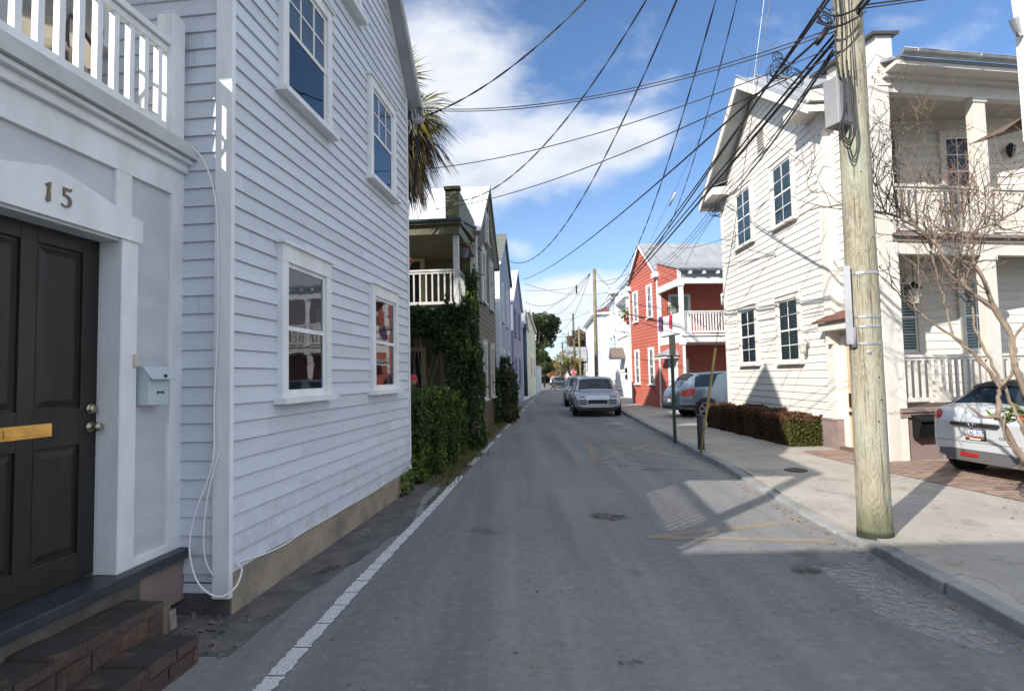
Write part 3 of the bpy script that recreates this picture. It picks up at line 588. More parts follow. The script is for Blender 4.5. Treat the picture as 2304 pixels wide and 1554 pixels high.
# door leaf: stiles, rails, raised panels
dp = -.145; b = MB(); D0, D1, DZ0, DZ1 = -.20, .75, .50, 2.64
b.box(TP, D0, D1, dp - .045, dp - .018, DZ0, DZ1)
cols = [(D0 + .12, .225), (.325, D1 - .12)]; rows = [(DZ0 + .17, 1.33), (1.555, DZ1 - .105)]
b.box(TP, D0, D0 + .12, dp - .02, dp, DZ0, DZ1); b.box(TP, D1 - .12, D1, dp - .02, dp, DZ0, DZ1); b.box(TP, .225, .325, dp - .02, dp, DZ0, DZ1)
for z0, z1 in ((DZ0, rows[0][0]), (rows[0][1], rows[1][0]), (rows[1][1], DZ1)):
    b.box(TP, D0 + .12, .225, dp - .02, dp, z0, z1); b.box(TP, .325, D1 - .12, dp - .02, dp, z0, z1)
for c0, c1 in cols:
    for r0, r1 in rows:
        q = [(c0 + .018, r0 + .018), (c1 - .018, r0 + .018), (c1 - .018, r1 - .018), (c0 + .018, r1 - .018)]; w = [(c0 + .055, r0 + .055), (c1 - .055, r0 + .055), (c1 - .055, r1 - .055), (c0 + .055, r1 - .055)]
        b.add([TP(u, dp - .016, z) for u, z in q] + [TP(u, dp - .003, z) for u, z in w], [(4, 5, 6, 7)] + [(i, (i + 1) % 4, 4 + (i + 1) % 4, 4 + i) for i in range(4)])
door = b.build('door', M_['door'], H15, bevel=.004)
def knob(z, r, ln, m, nm, u=.70):
    b = MB(); b.smooth = True; ax = TP(0, 1, 0) - TP(0, 0, 0); b.lathe(TP(u, dp, z), [(r * 1.15, 0), (r * 1.15, .008), (r * .45, .012), (r * .45, ln * .5), (r * .95, ln * .62), (r, ln * .8), (r * .8, ln), (.001, ln + .002)], 20, ax); b.build(nm, m, door)
knob(1.43, .028, .075, M_['oldbrass'], 'door_knob'); knob(1.545, .028, .03, M_['oldbrass'], 'deadbolt')
b = MB(); b.box(TP, .12, .435, dp, dp + .006, 1.40, 1.478); b.box(TP, .15, .405, dp + .006, dp + .010, 1.415, 1.463); b.build('mail_slot', M_['brass'], door, bevel=.002)
b = MB(); b.box(TP, UL, UR + .05, -.16, .10, .425, .49); b.build('threshold', M_['thresh'], H15, bevel=.006)
b = MB(); b.box(TP, UL, .9, -.4, .055, -.05, .42); b.build('step_base', M_['dkstucco'], H15)
b = MB(); b.box(TP, .9, UR + .02, -.3, .045, .12, .424); b.build('step_base', M_['mauve'], H15)
# numerals 1 and 5 (serif, leaf shaped)
b = MB(); nz, nh = 2.728, .115
b.poly(TP, [(.195, nz + .006), (.212, nz), (.222, nz + .010), (.218, nz + nh * .55), (.222, nz + nh), (.214, nz + nh), (.192, nz + nh - .018), (.192, nz + nh - .024), (.205, nz + nh - .022), (.203, nz + .045)], .030, .040); b.build('house_number', M_['bronze'], H15)
b = MB(); b.poly(TP, [(.300, nz + nh), (.345, nz + nh - .002), (.352, nz + nh + .006), (.350, nz + nh - .014), (.312, nz + nh - .016), (.309, nz + .070), (.325, nz + .074), (.300, nz + .062)], .030, .040)
pr = []; 
for i in range(15):
    a = math.radians(115 - i * 18.5); pr.append((.318 + .036 * math.cos(a), nz + .037 + .037 * math.sin(a)))
pin = [(.316 + (.036 - .003 - .012 * math.sin(math.pi * i / 14)) * math.cos(math.radians(115 - i * 18.5)), nz + .036 + (.037 - .004 - .010 * math.sin(math.pi * i / 14)) * math.sin(math.radians(115 - i * 18.5))) for i in range(15)]
for i in range(14): b.poly(TP, [pr[i], pr[i + 1], pin[i + 1], pin[i]], .030, .040)
b.build('house_number', M_['bronze'], H15)
b = MB(); b.box(TP, .85, .885, .018, .035, 1.815, 1.895); b.build('doorbell', mat('ivory_plastic', (.55, .5, .4), .5), H15)
# balcony rail, newel, roof over it and its corner post
railing(H15, TP, UL + .1, 1.125, 3.53, 4.235, M_['white'], .132, .040, nd=.0)
b = MB(); b.box(TP, 1.125, 1.255, -.065, .065, 3.49, 4.44); b.add([TP(1.125, -.065, 4.44), TP(1.255, -.065, 4.44), TP(1.255, .065, 4.44), TP(1.125, .065, 4.44), TP(1.165, -.025, 4.49), TP(1.215, -.025, 4.49), TP(1.215, .025, 4.49), TP(1.165, .025, 4.49)], [(0, 1, 5, 4), (1, 2, 6, 5), (2, 3, 7, 6), (3, 0, 4, 7), (4, 5, 6, 7)])
b.build('newel_post', M_['white'], H15, bevel=.004)
b = MB(); b.box(TP, -1.45, -1.31, -.08, .06, 3.49, 6.12); b.build('porch_post', M_['white'], H15)
TPs = lambda u, n, z: TP(UL + .06 + n, -u, z)
b = MB(); b.box(TP, -1.5, UR + .05, -7.5, .1, 6.12, 6.28); b.build('porch_roof', M_['greyg'], H15)
tag_r = railing(H15, TPs, .2, 5.0, 3.53, 4.235, M_['white'], .135, .05)
b = MB(); b.box(TPs, 2.85, 7.3, -.03, .03, 3.5, 6.1); b.build('porch_or_added_screen', M_['panel'], H15)  # unseen solid panel, added to keep sun off the wall behind the balcony
b = MB(); b.box(TP, UL - .05, UL + .1, -7, -.1, -.05, 3.39); b.build('porch_side', M_['panel'], H15)

# brick steps
def stepbrick():
    m = bpy.data.materials.new('mossy_step_brick'); m.use_nodes = True; k = NT(m.node_tree); p = m.node_tree.nodes['Principled BSDF']; gn = k.n('NewGeometry'); g = gn.outputs['Position']
    rnd = gn.outputs['Random Per Island']; c = k.mix(rnd, (.085, .038, .028), (.15, .078, .058)); c = k.mix(k.ramp(k.noise(g, 24, 5, .7), .4, .7, 0, .5), c, (.20, .15, .125))
    nz = k.sep(gn.outputs['Normal'])[2]; top = k.ramp(nz, .2, .8); grime = k.ramp(k.noise(g, 7, 7, .7),   .24, .50); c = k.mix(k.math('MULTIPLY', k.math('ADD', k.math('MULTIPLY', top, .45), .5), grime), c, (.022, .021, .018))
    c = k.mix(k.ramp(k.noise(k.mapv(g, (1, 1, 1), (3, 3, 3)), 9, 6, .7), .6, .72, 0, .6), c, (.05, .062, .025)); c = k.mix(k.ramp(k.noise(g, 55, 4, .7), .6, .75, 0, .5), c, (.24, .21, .18))
    k.L(c, p.inputs['Base Color']); p.inputs['Roughness'].default_value = .85; b = k.n('Bump'); b.inputs['Strength'].default_value = .8; b.inputs['Distance'].default_value = .012; k.L(k.noise(g, 30, 6, .75), b.inputs['Height']); k.L(b.outputs[0], p.inputs['Normal']); return m
bm = stepbrick()
def brick_step(par, u0, u1, n0, n1, z0, z1, seed, name):
    r = random.Random(seed); b = MB(); 
    u = u0
    while u < u1 - .02:                                   # header course on edge
        w = min(.202 if seed == 1 else .212, u1 - u); j = [r.uniform(-.011, .011) for _ in range(3)]
        b.box(TP, u + .004, u + w - .004, n0, n1 + j[0], z1 - .065, z1 + j[1]); u += w
    b.box(TP, u0 + .005, u1 - .005, n0, n1 - .012, z0, z1 - .010)
    u = u0
    while u < u1 - .02:
        w = min(.205, u1 - u); b.box(TP, u + .005, u + w - .005, n0 + .02, n1 - .003 + r.uniform(-.006, .004), z0 + .02, z1 - .072); u += w
    return b.build(name, bm, par, bevel=.007)
ST = thing('brick_steps', 'worn mossy brick steps below the dark entry door', 'steps', TP(.2, .4, 0))
brick_step(ST, -1.4, .78, .06, .33, -.03, .335, 1, 'step'); brick_step(ST, -1.4, .70, .33, .62, -.03, .165, 2, 'step')
b = MB(); r = random.Random(9)
for i in range(70):
    u, n = r.uniform(.75, 1.35), r.uniform(.1, .75); s = r.uniform(.008, .03) * (1.6 if i < 6 else 1)
    o = TP(u, n, 0); 
    b.add([o + Vector((r.uniform(-s, s), r.uniform(-s, s), r.uniform(-.2 * s, s))) for _ in range(6)], [(0, 1, 2), (0, 2, 3), (0, 3, 4), (3, 4, 5), (1, 2, 5), (0, 4, 1), (2, 3, 5), (1, 4, 5)])
tag(b.build('rubble', mat('rubble_stone', (.2, .19, .17), .9, nscale=20, col2=(.06, .055, .05)), loc=TP(1, .4, 0)), 'scattered broken mortar and stone chips beside the brick steps', 'rubble', kind='stuff')
b = MB(); b.poly(FrM(TP(1.02, .12, 0), (1, 0, 0), (0, 1, 0), (0, 0, 1)), [(-.1, 0), (.02, 0), (.06, .02), (.05, .15), (-.02, .13)], 0, .07)
tag(b.build('stone_chunk', mat('pale_stone', (.3, .28, .25), .9, nscale=9, col2=(.17, .15, .12), bump=.5), loc=TP(1.02, .12, 0)), 'jagged pale stone chunk lying at the foot of the corner board', 'stone')
b = MB(); b.box(TP, .86, 1.07, .045, .16, -.03, .20); b.smooth = True
tag(b.build('brick_pier', mat('mossy_painted_brick', (.22, .15, .11), .9, nscale=5, col2=(.075, .10, .045), bump=.6, bscale=20), loc=TP(1, .1, 0), bevel=.03), 'short mossy rounded masonry block beside the top brick step', 'masonry block')
# mailbox
M_['mbx'] = mat('pale_blue_grey_enamel', (.50, .56, .58), .35, nscale=6, col2=(.44, .50, .53))
MBX = thing('mailbox', 'small pale metal wall mailbox with tilted flap beside the entry door', 'mailbox', TP(1.02, .0, 1.55))
b = MB(); b.box(TP, .915, 1.105, -.01, .085, 1.55, 1.735); b.poly(lambda a, n, z: TP(n, a, z), [(-.01, 1.735), (.085, 1.735), (.055, 1.80), (-.01, 1.815)], .915, 1.105); b.build('body', M_['mbx'], MBX, bevel=.006)
b = MB(); b.slab([TP(.905, .05, 1.815), TP(1.115, .05, 1.815), TP(1.115, .118, 1.73), TP(.905, .118, 1.73)], .005); b.build('lid', M_['mbx'], MBX, bevel=.004)
b = MB(); b.box(TP, .99, 1.05, .0855, .088, 1.632, 1.642); b.box(TP, .988, .9915, .0855, .0885, 1.624, 1.650); b.box(TP, 1.0485, 1.052, .0855, .0885, 1.624, 1.650); b.build('newspaper_hook', M_['black'], MBX)
b = MB(); b.box(TP, 1.03, 1.036, .104, .124, 1.74, 1.76); b.build('latch', M_['black'], MBX)
# cables on the corner
def on(T, L, n=.05): return [T(u, n, z) for u, z in L]
def smooth_path(P, k=5):
    P = [Vector(p) for p in P]; out = []
    for i in range(len(P) - 1):
        a, c, d, e = P[max(i - 1, 0)], P[i], P[i + 1], P[min(i + 2, len(P) - 1)]
        for j in range(k):
            t = j / k; out.append(.5 * ((2 * c) + (d - a) * t + (2 * a - 5 * c + 4 * d - e) * t * t + (3 * c - a - 3 * d + e) * t ** 3))
    out.append(P[-1]); return out
b = MB(); y0 = 4.09
pts = [at(430, 330, 4.0), at(462, 370, 4.05), at(486, 470, 4.07), at(490, 700, y0), at(482, 900, y0), at(478, 1040, 4.06), at(440, 1150, 4.02), at(426, 1235, 4.0), at(445, 1310, 3.98), at(490, 1342, 3.98), at(528, 1322, 4.05)] + [TH(.07, .06, .30)] + [TH(.06, .035, .36), TH(.35, .03, .315)] + [TH(u, .03, .30 + .012 * math.sin(u * 6)) for u in (.7, 1.1, 1.6, 2.1, 2.7, 3.3)]
b.tube(smooth_path(pts), .0065, 6)
tag(b.build('cable', M_['whitewire'], loc=TH(0, .05, .1)), 'long white cable hanging in a loop below the near corner board', 'cable')
b = MB(); pts = [at(492, 1020, y0), at(470, 1100, 4.05), at(458, 1190, 4.03), at(462, 1260, 4.05), at(482, 1297, 4.1)]; b.tube(smooth_path(pts), .006, 6)
tag(b.build('cable', M_['whitewire'], loc=TH(0, .05, .2)), 'short white cable hanging inside the larger loop at the corner', 'cable')
# balcony furniture
cush = mat('tan_cushion_cloth', (.33, .29, .23), .9, nscale=12, col2=(.27, .24, .19)); dkm = mat('dark_chair_metal', (.03, .03, .032), .5)
for (X, Y, lab) in ((-3.15, 3.62, 'tan cushioned patio chair behind the balcony rail near the wall'), (-4.0, 3.35, 'dark framed patio chair further along the balcony, left of the tan one')):
    C_ = thing('patio_chair', lab, 'chair', (X, Y, 3.49), 'chairs on the balcony'); F_ = FrM((X, Y, 3.49), Vector((.94, .34, 0)), Vector((-.34, .94, 0)), (0, 0, 1))
    b = MB(); b.box(F_, -.25, .25, -.25, .25, .36, .44); b.build('seat', cush if X > -3.5 else dkm, C_, bevel=.02)
    b = MB(); b.slab([F_(-.25, .22, .46), F_(.25, .22, .46), F_(.25, .34, .84), F_(-.25, .34, .84)], .06); b.build('backrest', cush if X > -3.5 else dkm, C_, bevel=.02)
    for a in (-.24, .24):
        for c in (-.24, .24): b = MB(); b.tube([F_(a, c, .36), F_(a * 1.15, c * 1.2, 0)], .014, 6); b.build('leg', dkm, C_)
        b = MB(); b.tube(smooth_path([F_(a, -.22, .40), F_(a * 1.1, -.25, .6), F_(a * 1.1, .25, .62)]), .014, 6); b.build('armrest', dkm, C_)

# ---- house number 13, behind the camera: it shades the near road
T13 = Fr((-2.55, -11.4), (-2.45, -2.75))
H13 = thing('neighbour_house', 'clapboard house on the left side of the street behind the viewpoint', 'house', (-2.5, -7, 0))
w13 = wallbox(H13, T13, 8.6, 11, .1, 6.75, 9.9, M_['lilac'], .16, claps=(1, 0, 0)); gable_roof(H13, T13, 8.6, 11, 6.75, 9.9, .3, M_['greyroof'], M_['white'], seams=False)
for u in (1.5, 5.8): window(H13, T13, u, u + 1.1, 1.5, 3.1, M_['white'], M_['white']); window(H13, T13, u, u + 1.1, 4.4, 6.0, M_['white'], M_['white'])

# ================================================================== olive house with two storey porch
TO = Fr(rp(-2.16, 15.7), rp(-2.16, 20.8)); WO = 5.1
HO = thing('olive_house', 'dark olive clapboard house with two storey white railed porch, behind the hedge at left', 'house', rp(-2.16, 15.7))
wallbox(HO, TO, WO, 9, .1, 6.0, 8.05, M_['osid'], .16, claps=(1, 1, 0)); gable_roof(HO, TO, WO, 9, 6.0, 8.05, .22, M_['tinroof'], M_['otrim'], front=.18)
b = MB(); b.box(TO, -.05, .14, -.1, .035, .0, 6.0); Ton = lambda u, n, z: TO(-n, -u, z); b.box(Ton, -.03, .16, .0, .036, .0, 6.0); b.build('corner_board', M_['greyg'], HO)
for u in (1.0, 3.1):
    window(HO, TO, u, u + .95, 4.0, 5.7, M_['greyg'], M_['greyg'], .1, .12); window(HO, TO, u, u + .95, 1.0, 2.8, M_['greyg'], M_['greyg'], .1, .12)
window(HO, TO, 2.15, 2.95, 6.1, 7.1, M_['greyg'], M_['greyg'], .1, .12)
# porch: facing the camera (plane at t=13.15), 2.5 m deep
TQ = Fr(rp(-2.22, 13.1), rp(-12, 13.1), side=-1)      # u runs away from street; n toward the camera
if (TQ.n.y > 0): TQ.n = -TQ.n
DEP = 2.6
b = MB(); b.box(TQ, -.05, 8, -DEP, .05, 3.12, 3.36); b.build('porch_deck', M_['greyg'], HO)
b = MB(); b.box(TQ, -.05, 8, -DEP, .12, 5.12, 5.34); b.box(TQ, -.12, 8, -.1, .22, 5.34, 5.45); b.build('porch_beam', M_['otrim'], HO)
b = MB(); b.slab([TQ(-.12, .3, 5.45), TQ(8, .3, 5.45), TQ(8, -DEP, 6.0), TQ(-.12, -DEP, 6.0)], .05); b.build('porch_roof', M_['dkteal'], HO)
for k_, (u, z0, z1) in enumerate(((.0, 3.36, 5.12), (.0, 0, 3.12), (1.9, 0, 3.12), (3.9, 3.36, 5.12), (4.1, 0, 3.12))):
    b = MB(); b.box(TQ, u, u + .13, -.13, 0, z0, z1); b.build('porch_post', M_['greyg'], HO)
railing(HO, TQ, .13, 3.9, 3.45, 4.30, M_['greyg'], .15, .035, nd=-.06)
TQs = lambda u, n, z: TQ(n * 1.0 + .06, -u, z)
railing(HO, TQs, .1, DEP - .1, 3.45, 4.30, M_['greyg'], .15, .035)
b = MB(); b.poly(lambda a, n, z: TQ(n, -a, z), [(-.12, 5.45), (.25, 5.45), (DEP, 5.6), (DEP, 6.15), (.05, 6.2), (-.12, 6.15)], -.05, .28)
b.box(TQ, -.08, .31, -.08, .16, 6.2, 6.27); b.build('parapet', M_['otrim'], HO)
b = MB(); b.box(TQ, 1.55, 2.4, -DEP + .02, -DEP + .06, 3.36, 5.0); b.box(TQ, 1.5, 2.4, -DEP + .02, -DEP + .06, .2, 2.4); b.build('doorway', M_['dark'], HO)
b = MB()
for z0, z1 in ((3.36, 5.05), (.2, 2.45)):
    b.box(TQ, 1.42, 1.55, -DEP + .02, -DEP + .09, z0, z1); b.box(TQ, 2.4, 2.52, -DEP + .02, -DEP + .09, z0, z1); b.box(TQ, 1.42, 2.52, -DEP + .02, -DEP + .09, z1, z1 + .12)
b.build('door_frame', mat('olive_yellow_trim', (.28, .25, .12), .6), HO)
# flower trough on the rail, hanging basket
def plantlet(par, o, rad, hgt, seed, mats, n=60, name='flowers', sz=.05):
    r = np.random.default_rng(seed); P = r.normal(0, 1, (n, 3)) * np.array([rad, rad, hgt]) + np.array(o); D = r.normal(0, 1, (n, 2, 3)); D /= np.linalg.norm(D, axis=2, keepdims=True); D *= sz
    V = np.stack([P - D[:, 0], P + D[:, 1], P + D[:, 0], P - D[:, 1]], 1).reshape(-1, 3); return fastmesh(name, V, 4, mats, r.integers(0, len(mats), n), par, o)
LG = leafmat('plant_leaf_green', (.06, .10, .025)); FR = leafmat('red_flower', (.30, .05, .04)); FO = leafmat('orange_flower', (.45, .2, .04))
o = TQ(1.55, -.06, 4.32); PT = thing('flower_trough', 'terracotta trough with orange flowers on the upper porch rail', 'planter', o)
b = MB(); 
b.add([TQ(1.25, -.15, 4.32), TQ(1.95, -.15, 4.32), TQ(1.95, .05, 4.32), TQ(1.25, .05, 4.32), TQ(1.17, -.19, 4.55), TQ(2.02, -.19, 4.55), TQ(2.02, .09, 4.55), TQ(1.17, .09, 4.55)], [(0, 1, 2, 3), (4, 7, 6, 5), (0, 4, 5, 1), (1, 5, 6, 2), (2, 6, 7, 3), (3, 7, 4, 0)])
b.box(TQ, 1.14, 2.05, -.21, .11, 4.53, 4.58); b.build('trough', M_['terra'], PT, bevel=.01); plantlet(PT, tuple(TQ(1.6, -.05, 4.72)), .17, .09, 3, [LG, LG, FO], 90)
o = Vector(at(1046, 570, 14.3)); HB = thing('hanging_basket', 'blue-grey hanging pot with trailing pink flowers at the porch corner', 'hanging plant', o)
b = MB(); b.lathe(o, [(.07, -.12), (.11, .10), (.12, .12)], 14); b.build('pot', M_['bluepot'], HB); b = MB(); b.tube([o + Vector((0, 0, .1)), Vector((o.x, o.y, 5.13))], .006, 5); b.build('hanger', M_['black'], HB); plantlet(HB, tuple(o + Vector((0, 0, .22))), .22, .08, 5, [LG, FR, LG], 90)

# ================================================================== further houses on the left
def farhouse(name, lab, T, w, depth, ze, zp, ms, mn, mr, mt, e=.17, wins=(), z0=.1, corner=.2, seams=True, loc=None, over=.15):
    o = thing(name, lab, 'house', T(0, 0, 0)); b = MB(); clap(b, T, gab(w, ze, zp), z0, zp, e); b.poly(T, [(.002, -.02), (w - .002, -.02), (w - .002, ze), (w / 2, zp - .003), (.002, ze)], -depth + .01, -.001); b.build('wall', ms, o)
    b = MB(); Tn_ = lambda u, n, z: T(-n, -u, z); clap(b, Tn_, rect(0, depth), z0, ze, e); b.build('side_wall', mn, o)
    gable_roof(o, T, w, depth, ze, zp, over, mr, mt, front=.12, seams=seams, fas=.13)
    b = MB(); b.box(T, -.03, corner, -.1, .035, z0, ze); b.box(Tn_, -.0, corner, .0, .036, z0, ze); b.build('corner_board', mt, o)
    for (u0, u1, a, c) in wins: window(o, T, u0, u1, a, c, mt, mt, .09, .1, cap=False)
    return o
W4 = [(.8, 1.6, 1.1, 2.8), (3.2, 4.0, 1.1, 2.8), (.8, 1.6, 4.0, 5.7), (3.2, 4.0, 4.0, 5.7)]
T3 = Fr(rp(-2.16, 22.5), rp(-2.16, 28.5)); farhouse('clapboard_house', 'pale blue clapboard house with teal side and mossy shingle roof, next past the olive house', T3, 6.0, 8, 6.45, 8.3, M_['paleb'], M_['teal'], M_['shingle'], M_['bluew'], wins=W4, seams=False)
T4 = Fr((.054, 31.46), (.66, 36.9)); farhouse('clapboard_house', 'lilac-white house with dark navy side wall and bright metal roof at left', T4, 5.4, 8, 6.1, 8.2, M_['lilac'], M_['navy'], M_['tinroof'], M_['lilac'], wins=W4)
T5 = Fr((.70, 37.4), (1.2, 41.9)); H5 = farhouse('clapboard_house', 'low pale blue house with dark teal downpipe between navy and yellow houses', T5, 4.5, 8, 5.1, 6.4, M_['bluew'], M_['paleb'], M_['greyroof'], M_['white'], wins=[(.8, 1.5, 1.2, 2.6)])
b = MB(); b.tube([T5(.35, .12, 4.9), T5(.35, .12, .3)], .16, 8); b.box(T5, .1, .6, .03, .3, 4.8, 5.2); b.build('downpipe', M_['dkteal'], H5)
T6 = Fr((1.22, 42.2), (2.12, 50.3)); H6 = thing('yellow_house', 'pale yellow flat-fronted house with stained base, last building before the trees', 'house', T6(0, 0, 0))
b = MB(); b.poly(T6, [(0, 0), (8.1, 0), (8.1, 5.45), (0, 6.5)], -7, 0); clap(b, T6, rect(0, 8.1), .5, 5.3, .25, .02); b.build('wall', M_['yelw'], H6)
b = MB(); b.poly(T6, [(-.15, 6.5), (8.2, 5.42), (8.2, 5.7), (-.15, 6.8)], -7.1, .15); b.build('cornice', mat('weathered_cream_trim', (.5, .45, .36), .7), H6)
for u in (2.2, 5.6): window(H6, T6, u, u + .9, 1.6, 3.2, M_['yelw'], M_['white'], .07, .08, cap=False)
TWl = Fr((2.2, 51), (3.3, 64)); o = thing('garden_wall', 'long low white wall beyond the yellow house at left', 'wall', TWl(0, 0, 0)); b = MB(); b.box(TWl, 0, 13, -.2, 0, 0, 2.5); b.box(TWl, -.1, 13.1, -.25, .05, 2.5, 2.6); b.build('panel', mat('blue_white_wall_paint', (.42, .46, .52), .8), o)

# ================================================================== cream house (number 8)
TC = Fr((6.49 + .0208 * 5.87, 11.18 + 5.87), (6.49, 11.18)); TC.n = Vector((-.9998, .0208, 0))   # u from far to near, n to the street
WC = 5.87; UC = lambda u: WC - u                                                          # measured u ran near -> far
HC = thing('cream_house', 'cream clapboard house with red door hood and number 8, behind the purple hedge', 'house', (6.49, 11.18, 0))
CE, CP = 7.12, 9.2
b = MB(); clap(b, TC, gab(WC, CE, CP), .70, CP, .165, .02); b.poly(TC, [(.002, .3), (WC - .002, .3), (WC - .002, CE), (WC / 2, CP - .003), (.002, CE)], -9, -.001)
Tcn = lambda u, n, z: TC(WC + n, -u, z)          # near side wall faces camera
clap(b, Tcn, rect(.0, 6.5), .70, CE, .165, .02); b.build('wall', M_['csid'], HC)
b = MB(); b.poly(TC, [(-.02, -.05), (WC + .0, -.05), (WC + .0, .68), (-.02, .68)], -9, .03); b.box(Tcn, -.03, 1.0, 0, .03, -.05, .68); b.box(TC, -.02, WC, .0, .045, .66, .70); b.build('foundation', M_['mauve'], HC)
b = MB(); b.box(TC, WC - .24, WC + .035, -.05, .04, .70, CE); b.box(Tcn, -.0, .12, 0, .037, .70, CE); b.build('corner_board', M_['ctrim'], HC)
b = MB(); b.box(TC, -.03, .13, -.05, .04, .70, CE); b.build('corner_board', M_['ctrim'], HC)
gable_roof(HC, TC, WC, 9, CE + .12, CP + .12, .45, M_['greyroof'], M_['ctrim'], front=.55, fas=.26)
for (u0, u1) in ((-.5, .65), (WC - .62, WC + .5)):             # boxed returns at both eave ends
    b = MB(); b.add([TC(u0, -.0, CE - .12), TC(u1, 0, CE - .12), TC(u1, .5, CE - .12), TC(u0, .5, CE - .12), TC(u0, 0, CE + .14), TC(u1, 0, CE + .14), TC(u1, .5, CE + .09), TC(u0, .5, CE + .09)], [(0, 1, 2, 3), (4, 7, 6, 5), (0, 4, 5, 1), (1, 5, 6, 2), (2, 6, 7, 3), (3, 7, 4, 0)])
    er = b.build('eave_return', M_['ctrim'], HC); b = MB(); b.slab([TC(u0 - .02, .52, CE + .10), TC(u1 + .03, .52, CE + .10), TC(u1 + .03, 0, CE + .30), TC(u0 - .02, 0, CE + .30)], .015); b.build('flashing', M_['steel'], er)
b = MB(); b.box(TC, WC, WC + .45, -6.6, -.001, CE - .12, CE + .02); b.build('eave', M_['ctrim'], HC)
for (a, c, z0, z1) in ((1.2, 2.4, 1.88, 3.46), (3.52, 4.78, 1.88, 3.48), (1.2, 2.4, 5.16, 6.72), (3.5, 4.74, 5.2, 6.82)):
    window(HC, TC, UC(c), UC(a), z0, z1, M_['ctrim'], M_['cwhite'], .13, .11, mu=(2, 2), n0=.024, blind=M_['dkgreen'], shut=M_['shutter'])
b = MB(); v0, v1 = UC(3.0), UC(2.6); b.box(TC, v0 - .08, v1 + .08, .022, .05, 7.28, 8.06); b.build('gable_vent', M_['ctrim'], HC)
vent = HC.children[-1]; b = MB(); zz = 7.36
while zz < 7.96: b.slab([TC(v0, .085, zz), TC(v1, .085, zz), TC(v1, .052, zz + .045), TC(v0, .052, zz + .045)], .008); zz += .075
b.build('louvre', M_['ctrim'], vent)
# wall lamp
o = TC(UC(.95), .1, 2.2); WL = thing('wall_lamp', 'cream wall lantern between window and corner board of the cream house', 'lamp', o)
b = MB(); b.lathe(TC(UC(.95), .03, 2.25), [(.055, 0), (.055, .02), (.02, .03)], 12, TC.n); b.tube(smooth_path([TC(UC(.95), .04, 2.25), TC(UC(.95), .10, 2.36), TC(UC(.95), .16, 2.30)]), .01, 6); b.build('bracket', M_['steel'], WL)
b = MB(); c_ = TC(UC(.95), .16, 2.08); b.lathe(c_, [(.045, 0), (.06, .02), (.075, .17), (.085, .18)], 6); b.build('lantern_glass', mat('frosted_lantern', (.5, .48, .42), .2, spec=.8), WL)
b = MB(); b.lathe(c_ + Vector((0, 0, .18)), [(.095, 0), (.05, .05), (.015, .07), (.012, .11)], 6); b.lathe(c_ + Vector((0, 0, -.03)), [(.02, 0), (.06, .03)], 6); b.build('lantern_cap', M_['ctrim'], WL)
# piazza street end: wall with door
TEo = Vector((6.66, 9.65, 0)); TE = Fr((6.64, 11.2), (6.66, 9.66)); TE.n = Vector((-.9998, -.0129, 0)); WE = 1.54
b = MB(); clap(b, TE, rect(0, WE), .10, 7.0, .165, .02)
sh = lambda z: (0.0, WE) if z < 7.05 else None
b.poly(TE, [(0, .0), (WE, 0), (WE, 7.45), (0, 7.9)], -.12, -.001)
e2 = lambda z: (0, WE) if z < 7.4 else ((0, max(.02, WE - (z - 7.4) / .45 * WE)) if z < 7.85 else (0, .02))
clap(b, TE, e2, 7.0, 7.8, .10, .016); b.build('porch_end_wall', M_['csid'], HC)
b = MB(); b.box(TE, WE - .27, WE + .012, -.15, .045, .0, 6.9); b.box(TE, -.02, .1, -.05, .04, .1, 6.9); b.build('corner_post', M_['ctrim'], HC, bevel=.006)
b = MB(); b.box(TE, -.05, WE + .03, -.2, .065, 6.72, 6.98); b.box(TE, WE - .26, WE + .03, -.24, .05, 6.98, 7.72); b.build('frieze', M_['ctrim'], HC, bevel=.005)
b = MB(); b.slab([TE(-.4, .14, 7.98), TE(WE + .10, .14, 7.68), TE(WE + .10, -.34, 7.68), TE(-.4, -.34, 7.98)][::-1], .05); b.build('parapet_cap', mat('dark_metal_flashing', (.10, .09, .085), .5, .4), HC)
b = MB(); d0, d1 = .14, .60; dw = TE
b.box(TE, .06, .20, .022, .06, .02, 2.36); b.box(TE, .94, 1.08, .022, .06, .02, 2.36); b.box(TE, .20, .94, .022, .055, 2.2, 2.36); b.build('door_frame', M_['ctrim'], HC)
b = MB(); b.box(TE, .20, .94, .0, .030, .16, 2.2); dr = b.build('door', M_['peach'], HC)
b = MB(); b.box(TE, .25, .30, .030, .06, .95, 1.22); b.box(TE, .255, .295, .03, .075, .80, .86); b.build('lock_plate', mat('bronze_lock', (.05, .035, .025), .4, .6), dr)
b = MB(); b.box(TE, .02, 1.12, .0, .16, .08, .165); b.build('doorstep', mat('brown_stone', (.12, .08, .065), .8), HC)
b = MB(); HZ = 2.62
b.box(TE, -.06, 1.32, .02, .42, 2.46, HZ); b.box(TE, -.02, .06, .02, .30, 2.2, 2.46); b.box(TE, 1.18, 1.26, .02, .30, 2.2, 2.46); b.build('door_hood', M_['ctrim'], HC)
hood = HC.children[-1]; b = MB(); b.add([TE(-.14, .50, HZ), TE(1.40, .50, HZ), TE(1.40, .02, HZ + .22), TE(-.14, .02, HZ + .22), TE(-.14, .50, HZ + .03), TE(1.40, .50, HZ + .03), TE(1.40, .02, HZ + .25), TE(-.14, .02, HZ + .25)], [(0, 3, 2, 1), (4, 5, 6, 7), (0, 1, 5, 4), (1, 2, 6, 5), (2, 3, 7, 6), (3, 0, 4, 7)]); b.build('hood_roof', M_['redroof'], hood)
b = MB()                                                    # number 8
for zc, r_ in ((2.045, .030), (1.985, .036)):
    P = [TE(WE - .14 + r_ * math.cos(a), .052, zc + r_ * math.sin(a)) for a in [2 * math.pi * i / 16 for i in range(17)]]; b.tube(P, .009, 6, cap=False)
